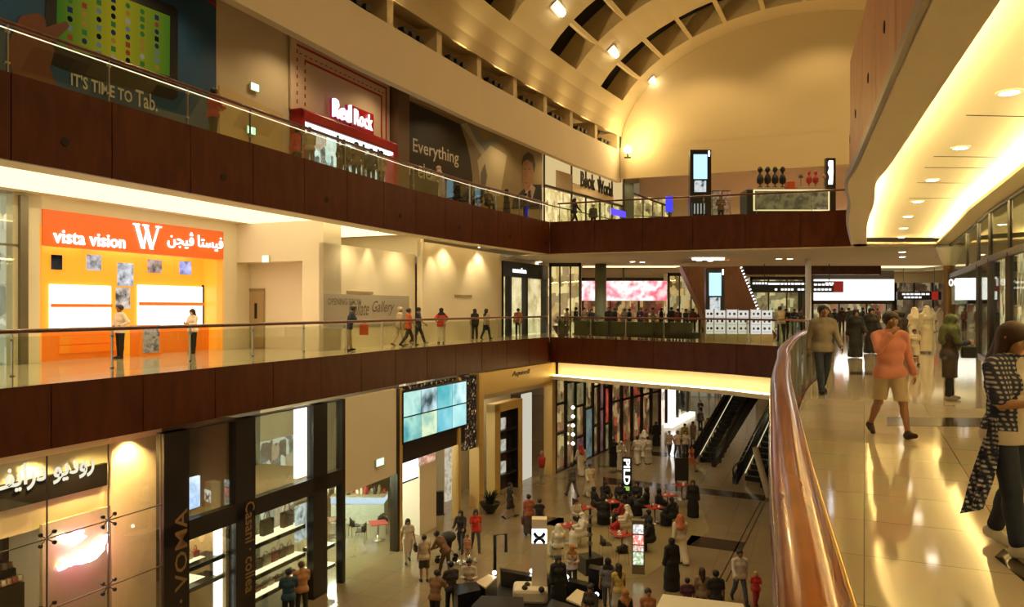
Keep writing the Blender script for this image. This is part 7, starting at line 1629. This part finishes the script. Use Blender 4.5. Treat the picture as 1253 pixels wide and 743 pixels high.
r_, J_ = gal(595, -16.5, 'stroll', -40, 1.68, [('shirt', (.35, .28, .2)), ('trousers', NV), ('shoes', BK)], 'woman in pale top and dark trousers with long hair, next to the one in black', 0, 'long', fem=True)
carried_bag(r_, J_, 'L', 'dark shoulder bag of the woman in the pale top on the left gallery', BK)
gal(634, -16.6, 'stand', 0, 1.68, [('shirt', (.3, .1, .06)), ('trousers', BK), ('shoes', BK)], 'person in brownish red top standing before the black boutique', 1, 'short')
# ---------------------------------------------------------------- top gallery, behind the rail
def top(px, off, *a, **k):
    f = lambda s: dL(s)+off; s = onwall(px, 300, f)[0]; return person(0, 0, 0, *a, at=W(s, f(s), L2), **k)
top(261, -1.2, 'hold', -30, 1.72, [('shirt', (.38, .02, .03)), ('trousers', BK), ('shoes', BK)], 'person in red top at the top rail right of the blue billboard', 0, 'short')
top(363, -2.2, 'stand', 60, 1.76, [('shirt', (.40, .03, .03)), ('trousers', BK), ('shoes', BK)], 'person in red shirt at the left side of the red kiosk counter', 1, 'short')
top(379, -1.4, 'hold', 40, 1.66, [('shirt', (.35, .28, .18)), ('trousers', (.12, .1, .08)), ('shoes', BK)], 'person in tan top beside the red shirt at the kiosk counter', 0, 'short')
top(421, -1.6, 'lean', 20, 1.78, [('shirt', BK), ('trousers', BK), ('shoes', BK)], 'person in black leaning at the middle of the red kiosk counter', 1, 'short')
top(436, -1.6, 'stand', 10, 1.80, [('shirt', (.10, .06, .04)), ('trousers', BK), ('shoes', BK)], 'person in brown right of the one in black at the kiosk counter', 0, 'short')
top(454, -1.4, 'stand', 0, 1.68, [('shirt', (.05, .05, .05)), ('trousers', BK), ('shoes', BK)], 'person in dark grey at the right end of the kiosk counter', 0, 'short')
top(466, -1.4, 'hold', -20, 1.72, [('shirt', (.32, .26, .18)), ('trousers', (.1, .08, .06)), ('shoes', BK)], 'person in beige jacket at the right edge of the red kiosk', 0, 'short')
top(541, -.8, 'lean', 90, 1.72, [('robe', (.40, .30, .22)), ('headscarf', (.55, .36, .28))], 'person in a pinkish pale headscarf at the top rail before the dark billboard', 0, None, fem=True)
for i, px in enumerate((562, 574, 586, 597)):
    top(px, -1.0-.2*(i % 2), 'sit', 60+50*i, 1.7, [('shirt', dk[i]), ('trousers', BK), ('shoes', BK)], 'person in dark clothes seated behind the top rail before the long billboard', i % 3, 'short', group='people seated before the long billboard')
top(620, -1.2, 'stand', 100, 1.6, [('abaya', bkc), ('headscarf', bkc)], 'figure in black near the man on the long billboard', 0, None, fem=True)
top(643, -1.1, 'stand', 60, 1.66, [('shirt', (.04, .04, .04)), ('trousers', BK), ('shoes', BK)], 'person in black at the corner of the top balcony', 0, 'short')
person(0, 0, 0, 'walk', -70, 1.76, [('shirt', BK), ('trousers', BK), ('shoes', BK)], 'dark figure walking before the lit book shop on the top level', 0, 'long', fem=True, at=(((703-CX)*45.5/FP), 45.5, L2))
person(0, 0, 0, 'stand', 180, 1.6, [('shirt', (.06, .05, .04)), ('trousers', BK), ('shoes', BK)], 'dark figure standing at the entrance of the lit book shop', 0, 'short', at=(((726-CX)*47.5/FP), 47.5, L2))
person(0, 0, 0, 'hold', 160, 1.7, [('shirt', (.2, .1, .06)), ('trousers', BK), ('shoes', BK)], 'person in brown beside the posters on the rear top level', 0, 'short', at=(((882-CX)*44.2/FP), 44.2, L2))
# ---------------------------------------------------------------- ground floor
G = lambda px, py, *a, **k: person(px, py, GZ, *a, **k)
thobe = lambda c=WH, g=(.75, .68, .56): [('robe', c), ('ghutra', g)]
r_, J_ = G(499, 689, 'stroll', 200, 1.70, [('dress', (.66, .55, .44)), ('trousers', (.62, .52, .40)), ('shoes', BK)], 'woman in white dress and trousers in front of the open shop on the ground floor', 0, 'long', (.02, .012, .01), True)
carried_bag(r_, J_, 'L', 'black handbag of the woman in white on the ground floor', BK)
G(519, 712, 'stand', 20, 1.66, [('vest', BG), ('shorts', (.05, .035, .03)), ('shoes', BK)], 'woman in pale top and dark shorts right of the woman in white', 0, 'bun', fem=True)
G(546, 706, 'bend', 60, 1.72, [('shirt', BR), ('trousers', (.10, .06, .04)), ('shoes', BK)], 'person in brown bending forward left of the silver goods counter', 1, 'short')
G(552, 755, 'hold', 30, 1.74, [('shirt', (.04, .03, .03)), ('trousers', BK), ('shoes', BK)], 'man in black at the bottom edge beside the silver goods counter', 1, 'short')
G(532, 767, 'lean', -20, 1.70, [('shirt_short', (.20, .10, .05)), ('trousers', BK), ('shoes', BK)], 'person in brown shirt at the bottom edge, left of the man in black', 1, 'short')
G(574, 747, 'hold', 180, 1.66, [('shirt', (.55, .47, .36)), ('trousers', BK), ('shoes', BK)], 'shop assistant in pale shirt behind the silver goods counter', 1, 'short')
G(564, 676, 'push', 170, 1.72, [('shirt', (.03, .022, .025)), ('trousers', (.06, .05, .05)), ('shoes', BK)], 'woman in dark top pushing the black stroller', 0, 'long', fem=True)
G(582, 674, 'walk', 190, 1.70, [('shirt_short', (.60, .04, .03)), ('trousers', (.09, .08, .07)), ('shoes', (.12, .05, .03))], 'woman in red top and grey trousers beside the stroller', 0, 'long', fem=True)
G(572, 687, 'stand', 170, 1.02, [('shirt_short', (.6, .3, .2)), ('shorts', (.5, .35, .25)), ('shoes', BK)], 'small child in peach clothes walking beside the stroller', 0, 'short', (.12, .05, .02))
G(624, 634, 'walk', -75, 1.68, [('dress', (.025, .02, .02)), ('shoes', BK)], 'woman in short black dress walking in front of the gold portal', 0, 'short', fem=True)
r_, J_ = G(647, 655, 'stand', 10, 1.74, [('shirt_short', (.40, .12, .05)), ('skirt', (.10, .075, .06)), ('shoes', BK)], 'woman in orange top and long grey skirt seen from behind, left of the pair', 0, 'bun', fem=True)
carried_bag(r_, J_, 'L', 'dark shoulder bag of the woman in the long grey skirt', (.08, .04, .03))
G(660, 658, 'stand', 0, 1.64, [('vest', BK), ('skirt', (.04, .035, .04)), ('shoes', BK)], 'woman in black top with bare shoulders seen from behind, right of the pair', 0, 'bun', fem=True)
G(700, 608, 'walk', 30, 1.80, [('shirt', (.11, .10, .09)), ('trousers', (.09, .085, .08)), ('shoes', BK)], 'man in grey suit with his back turned near the gold portal', 1, 'short')
G(711, 582, 'stroll', 20, 1.78, thobe(WH, (.45, .06, .04)), 'man in white robe with red headcloth before the coloured windows', 0)
G(722, 609, 'walk', 200, 1.76, [('robe', (.60, .48, .33)), ('shoes', BR)], 'man in beige robe, bareheaded, walking beside the grey suited man', 1, 'short')
G(751, 571, 'stand', 180, 1.70, [('abaya', bkc), ('headscarf', bkc)], 'tall figure in black abaya in front of the dark shop front', 0, None, fem=True)
r_, J_ = G(760, 576, 'hold', 190, 1.76, thobe(), 'man in white robe and white headcloth holding something dark, left of three', 0)
G(780, 568, 'stroll', 10, 1.74, [('robe', WH), ('shoes', BK)], 'bareheaded man in white robe, middle of the white-robed group', 1, 'short')
G(793, 568, 'stand', 20, 1.72, [('robe', (.66, .58, .46)), ('shoes', BK)], 'bareheaded man in off-white robe, right of the white-robed group', 1, 'short')
G(788, 559, 'stroll', 0, 1.76, thobe((.68, .6, .48)), 'white-robed man half hidden behind the group at the dark shop front', 0)
G(803, 546, 'stand', 180, 1.70, [('abaya', bkc), ('headscarf', bkc)], 'figure in black standing by the pier right of the dark shop front', 0, None, fem=True)
G(819, 559, 'stroll', 190, 1.70, [('shirt', (.42, .30, .22)), ('trousers', (.10, .09, .09)), ('shoes', WH)], 'leftmost person of the group walking out from under the bridge', 0, 'short')
G(829, 559, 'walk', 180, 1.72, [('shirt_short', (.55, .42, .28)), ('trousers', (.04, .035, .035)), ('shoes', BK)], 'person in tan shirt and dark trousers in the group under the bridge', 1, 'short')
G(839, 559, 'stroll', 170, 1.72, [('shirt_short', (.5, .4, .3)), ('trousers', (.035, .035, .05)), ('shoes', BK)], 'person in pale shirt and navy trousers in the group under the bridge', 0, 'long', fem=True)
G(838, 549, 'stand', 180, 1.72, [('shirt', (.55, .42, .10)), ('trousers', BK), ('shoes', BK)], 'person in yellow top behind the group under the bridge', 0, 'short')
G(848, 545, 'stand', 200, 1.68, [('dress', (.5, .4, .25)), ('shoes', BK)], 'woman in pale dress behind the group under the bridge', 0, 'long', fem=True)
G(857, 556, 'stand', 10, 1.78, [('shirt', WH), ('trousers', (.06, .06, .07)), ('shoes', BK)], 'man in white shirt with his back turned under the bridge', 1, 'short')
G(846, 577, 'walk', 210, 1.60, [('dress', (.62, .20, .08)), ('trousers', (.4, .25, .14)), ('shoes', BK)], 'woman in orange dress at the foot of the escalators', 0, 'long', fem=True)
G(866, 540, 'stand', 180, 1.70, [('shirt', WH), ('trousers', BK), ('shoes', BK)], 'person in white top left of the escalator foot', 0, 'short')
G(890, 538, 'stroll', -20, 1.70, [('shirt', BK), ('trousers', BK), ('shoes', BK)], 'person in black stepping toward the left escalator', 1, 'short')
G(857, 528, 'stand', 180, 1.68, [('shirt', (.06, .05, .05)), ('trousers', BK), ('shoes', BK)], 'small dark haired figure farther back between white shirt and escalator', 0, 'short')
G(887, 513, 'stand', 0, 1.74, [('abaya', bkc), ('headscarf', bkc)], 'lone figure in black standing against the bright far end of the ground floor', 0, None, fem=True)
G(857, 513, 'hold', 180, 1.66, [('shirt', BK), ('trousers', BK), ('shoes', BK)], 'tiny dark person beside the bright white window, far ground floor', 0, 'short')
G(848, 633, 'stand', 160, 1.72, [('abaya', bkc), ('headscarf', (.05, .03, .025))], 'woman in black abaya standing between the easel board and the red tables', 0, None, fem=True)
G(832, 688, 'walk', 5, 1.86, thobe((.70, .60, .44), (.55, .16, .07)), 'tall man in white robe with red headcloth walking away through the cafe', 1)
G(822, 722, 'stand', 15, 1.78, [('abaya', bkc), ('headscarf', bkc)], 'woman in flowing black abaya seen from behind, nearest abaya on the ground floor', 0, None, fem=True)
G(905, 738, 'walk', 185, 1.80, [('shirt', (.68, .60, .50)), ('trousers', (.06, .075, .10)), ('shoes', BK)], 'man in white shirt and blue jeans walking toward the viewer at lower right', 1, 'short')
G(925, 744, 'stroll', 180, 1.20, [('shirt_short', (.55, .03, .03)), ('trousers', (.4, .03, .04)), ('shoes', BK)], 'blond girl in red beside the man in white shirt and jeans', 2, 'long', (.50, .33, .12), True)
G(859, 762, 'stand', 0, 1.70, [('shirt_short', (.36, .26, .16)), ('trousers', BK), ('shoes', BK)], 'long-haired woman in beige top behind the white kiosk roof', 0, 'long', (.06, .025, .012), True)
G(876, 768, 'stand', 0, 1.74, [('shirt_short', (.025, .022, .02)), ('trousers', BK), ('shoes', BK)], 'man in black shirt behind the white kiosk roof', 1, 'short')
G(841, 764, 'stand', 0, 1.42, [('shirt_short', (.10, .03, .05)), ('trousers', BK), ('shoes', BK)], 'child in dark purple top behind the white kiosk roof', 0, 'short')
G(793, 793, 'stand', 180, 1.70, [('vest', (.45, .18, .07)), ('trousers', BK), ('shoes', BK)], 'woman in orange brown top at the bottom edge left of the white kiosk roof', 0, 'short', (.02, .01, .008), True)
G(765, 793, 'stand', 200, 1.66, [('shirt', BK), ('trousers', BK), ('shoes', BK), ('headscarf', (.42, .17, .05))], 'woman in orange headscarf and dark top at the bottom edge', 0, None, fem=True)
G(757, 757, 'stand', 20, 1.72, [('vest', (.62, .47, .12)), ('skirt', (.6, .52, .42)), ('shoes', BK)], 'long-haired woman in yellow top and white skirt below the menu totem', 0, 'long', (.03, .014, .008), True)
G(744, 747, 'walk', -10, 1.72, [('shirt_short', (.17, .17, .18)), ('trousers', (.10, .12, .16)), ('shoes', BK), ('headscarf', BK)], 'person in grey blue clothes left of the woman in yellow top', 0, None)
G(723, 786, 'hold', 150, 1.68, [('shirt', (.05, .035, .03)), ('trousers', BK), ('shoes', BK)], 'dark-haired shop assistant at the bottom edge of the kiosk ring', 0, 'bun', fem=True)
G(683, 745, 'stand', 190, 1.70, [('abaya', bkc), ('headscarf', bkc)], 'woman in black robe standing just right of the cream sign pillar', 0, None, fem=True)
G(700, 724, 'hold', 180, 1.62, [('shirt', (.5, .4, .28)), ('trousers', BK), ('shoes', BK), ('headscarf', (.5, .2, .06))], 'woman in orange headscarf and pale top behind the right counter bar', 0, None, fem=True)
# seated in the cafe
G(683, 685, 'sitback', 10, 1.76, thobe(), 'white-robed man seated with his back to the viewer, left cafe table', 1)
G(714, 669, 'sit', 100, 1.76, thobe(), 'white-robed man seated sideways facing left at the left cafe table', 1)
G(704, 648, 'sit', 210, 1.70, [('shirt', (.55, .48, .38)), ('trousers', BK), ('shoes', BK)], 'person in pale shirt with black hair seated by the tall dark chair', 0, 'short')
for i, (px, py, rz, lab) in enumerate(((728, 631, -70, 'seated woman in black, leftmost of the cafe group by the upright sign'), (740, 623, 200, 'seated woman in black at the back left of the cafe group'), (759, 625, 170, 'seated woman in black left of the upright sign'), (738, 645, -10, 'seated woman in black in front of the leftmost one, by the pole lamp'), (779, 624, 150, 'seated woman in black right behind the upright sign'), (772, 638, 90, 'seated woman in black just right of the upright sign foot'), (790, 632, 60, 'seated woman in black facing left at the right side of the upright sign'), (823, 646, 30, 'seated woman in black with her back to the viewer, before the red tables'), (792, 664, 110, 'seated person in black just above the menu totem'), (797, 676, 60, 'seated person in black right of the menu totem'), (808, 634, -90, 'seated person in dark clothes at the red table before the easel board'))):
    G(px, py, 'sit' if i % 2 else 'sitback', rz, 1.70, [('abaya', bkc), ('headscarf', bkc)], lab, 0, None, fem=True)
G(769, 658, 'sit', 80, 1.76, thobe((.70, .6, .45)), 'white-robed man with white headcloth seated left of the menu totem', 1)
G(762, 646, 'sit', 60, 1.62, [('shirt', (.40, .03, .03)), ('trousers', BK), ('shoes', BK)], 'person in red seated between the women in black', 0, 'short')
# couple at the black store
G(353, 768, 'hold', 20, 1.78, [('shirt_short', (.02, .06, .10)), ('trousers', BK), ('shoes', BK)], 'man in teal polo looking into the black framed store', 1, 'short')
G(369, 758, 'hold', 35, 1.80, [('shirt_short', (.45, .22, .10)), ('trousers', (.03, .025, .02)), ('shoes', BK)], 'man in orange tan shirt right of the teal polo at the black framed store', 0, 'short', (.10, .05, .03))
G(445, 630, 'stand', 160, 1.68, [('shirt', (.3, .04, .03)), ('trousers', BK), ('shoes', BK)], 'attendant in red behind the bluish glowing counter', 0, 'short')

# lettering, icons and bands belong to the board, screen or cloth that carries them
NEST = [(('lettering', 'emblem', 'tall_letter_stroke', 'letter_outline', 'upright_lettering'), ('sign_board', 'name_board', 'backing', 'sign_band', 'gold_portal', 'board', 'upper_panel')), (('screen_icon',), ('screen',)), (('head_band',), ('ghutra',)), (('screen',), ('casing',)), (('piping', 'red_line'), ('upper_panel',)), (('push_bar',), ('door_leaf',)), (('printed_shirt', 'printed_face', 'printed_tie', 'printed_hair'), ('printed_suit',)), (('bag_handle',), ('bag_body',)), (('iris',), ('eye',)), (('pictogram',), ('lit_face',)), (('emblem',), ('white_panel',))]
bn = lambda o: o.name.split('.')[0]
for o in list(bpy.data.objects):
    p = o.parent
    if not p or p.parent: continue
    for kids, hosts in NEST:
        if bn(o) in kids:
            sib = [c for c in p.children if bn(c) in hosts and c is not o and c.parent is p]
            if sib:
                if bn(o) == 'iris': sib = [min(sib, key=lambda c: sum((a-b)**2 for a, b in zip(c.data.vertices[0].co, o.data.vertices[0].co)))]
                sib.sort(key=lambda c: hosts.index(bn(c))); o.parent = sib[0]; o.location = o.location-sib[0].location; break
# ================================================================ light
w = bpy.data.worlds.new('world'); SC.world = w; w.use_nodes = True
w.node_tree.nodes['Background'].inputs[0].default_value = (1, .72, .38, 1); w.node_tree.nodes['Background'].inputs[1].default_value = .15
SC.view_settings.view_transform = 'Standard'; SC.view_settings.look = 'None'; SC.view_settings.exposure = .32
WARM = (1, .76, .36)
# uplights on the cornice washing the vault
for s in (5, 12, 19, 26, 31.7, 35.5, 39.3, 43.1, 47, 50.7):
    p = W(s, dC(s)-.05, 13.06); q = W(s, DC0-3, 21)
    light('SPOT', p, 480, WARM, .15, target=q, spot=140, blend=.9)
# floods hung in the vault slots, shining down into the hall
for s in (8.9, 16.9, 24.9, 32.8, 41.4, 49):
    for th in (60, 95, 125):
        p = vault(s, R(th), -.2); light('SPOT', p, 800, (1, .72, .36), .3, rot=(0, 0, 0), spot=130, blend=.5)
# left wall washers at middle level
for s in range(-6, 41, 4):
    light('SPOT', W(s, -18.6 if s < 24 else -16.9, 5.1), 220, (1, .80, .45), .08, rot=(0, 0, 0), spot=120, blend=.7)
# top level left
for s in range(0, 62, 6):
    light('SPOT', W(s, (dW2(s)+dC(s))/2, 12.5), 260, (1, .74, .4), .1, rot=(0, 0, 0), spot=140, blend=.7)
# rear rooms
for x in (6, 14, 22, 30):
    for y in (48, 58, 68, 80): light('SPOT', (x, y, 4.7), 350, (1, .80, .5), .1, rot=(0, 0, 0), spot=140, blend=.6)
for x in (8, 16, 24):
    for y in (46, 56, 66, 78): light('SPOT', (x, y, -2.5), 350, (1, .78, .45), .1, rot=(0, 0, 0), spot=140, blend=.6)
# top level rear
for d in (-8, 0, 8): light('SPOT', W(58, d, 12.9), 1500, (1, .75, .45), .1, rot=(0, 0, 0), spot=150, blend=.6)
light('SPOT', W(50.5, -11.5, 13.6), 220, WARM, .2, target=W(53, -9.5, 16.5), spot=110, blend=.9)
light('SPOT', W(36, -2, 13.5), 1000, WARM, .5, target=W(53, 2, 16), spot=70, blend=1)

# glowing uplight where the vault meets the end wall
t = thing('uplight', onY(768, 183, 53.0), 'small glaring uplight where the vault meets the arched end wall', 'light')
p = onY(768, 183, 53.0); MB().sphere((p[0], p[1], p[2]), .28, 12, 8).build('globe', emat('uplight glow', (1, .85, .45), 12), t, True)
m = MB(); m.lathe((p[0], p[1], p[2]-.6), [(.25, 0), (.25, .06), (.05, .1), (.05, .4)], 12); m.build('base', DARK, t)
light('POINT', (p[0]+.5, p[1]-.8, p[2]+.5), 260, WARM, .2)
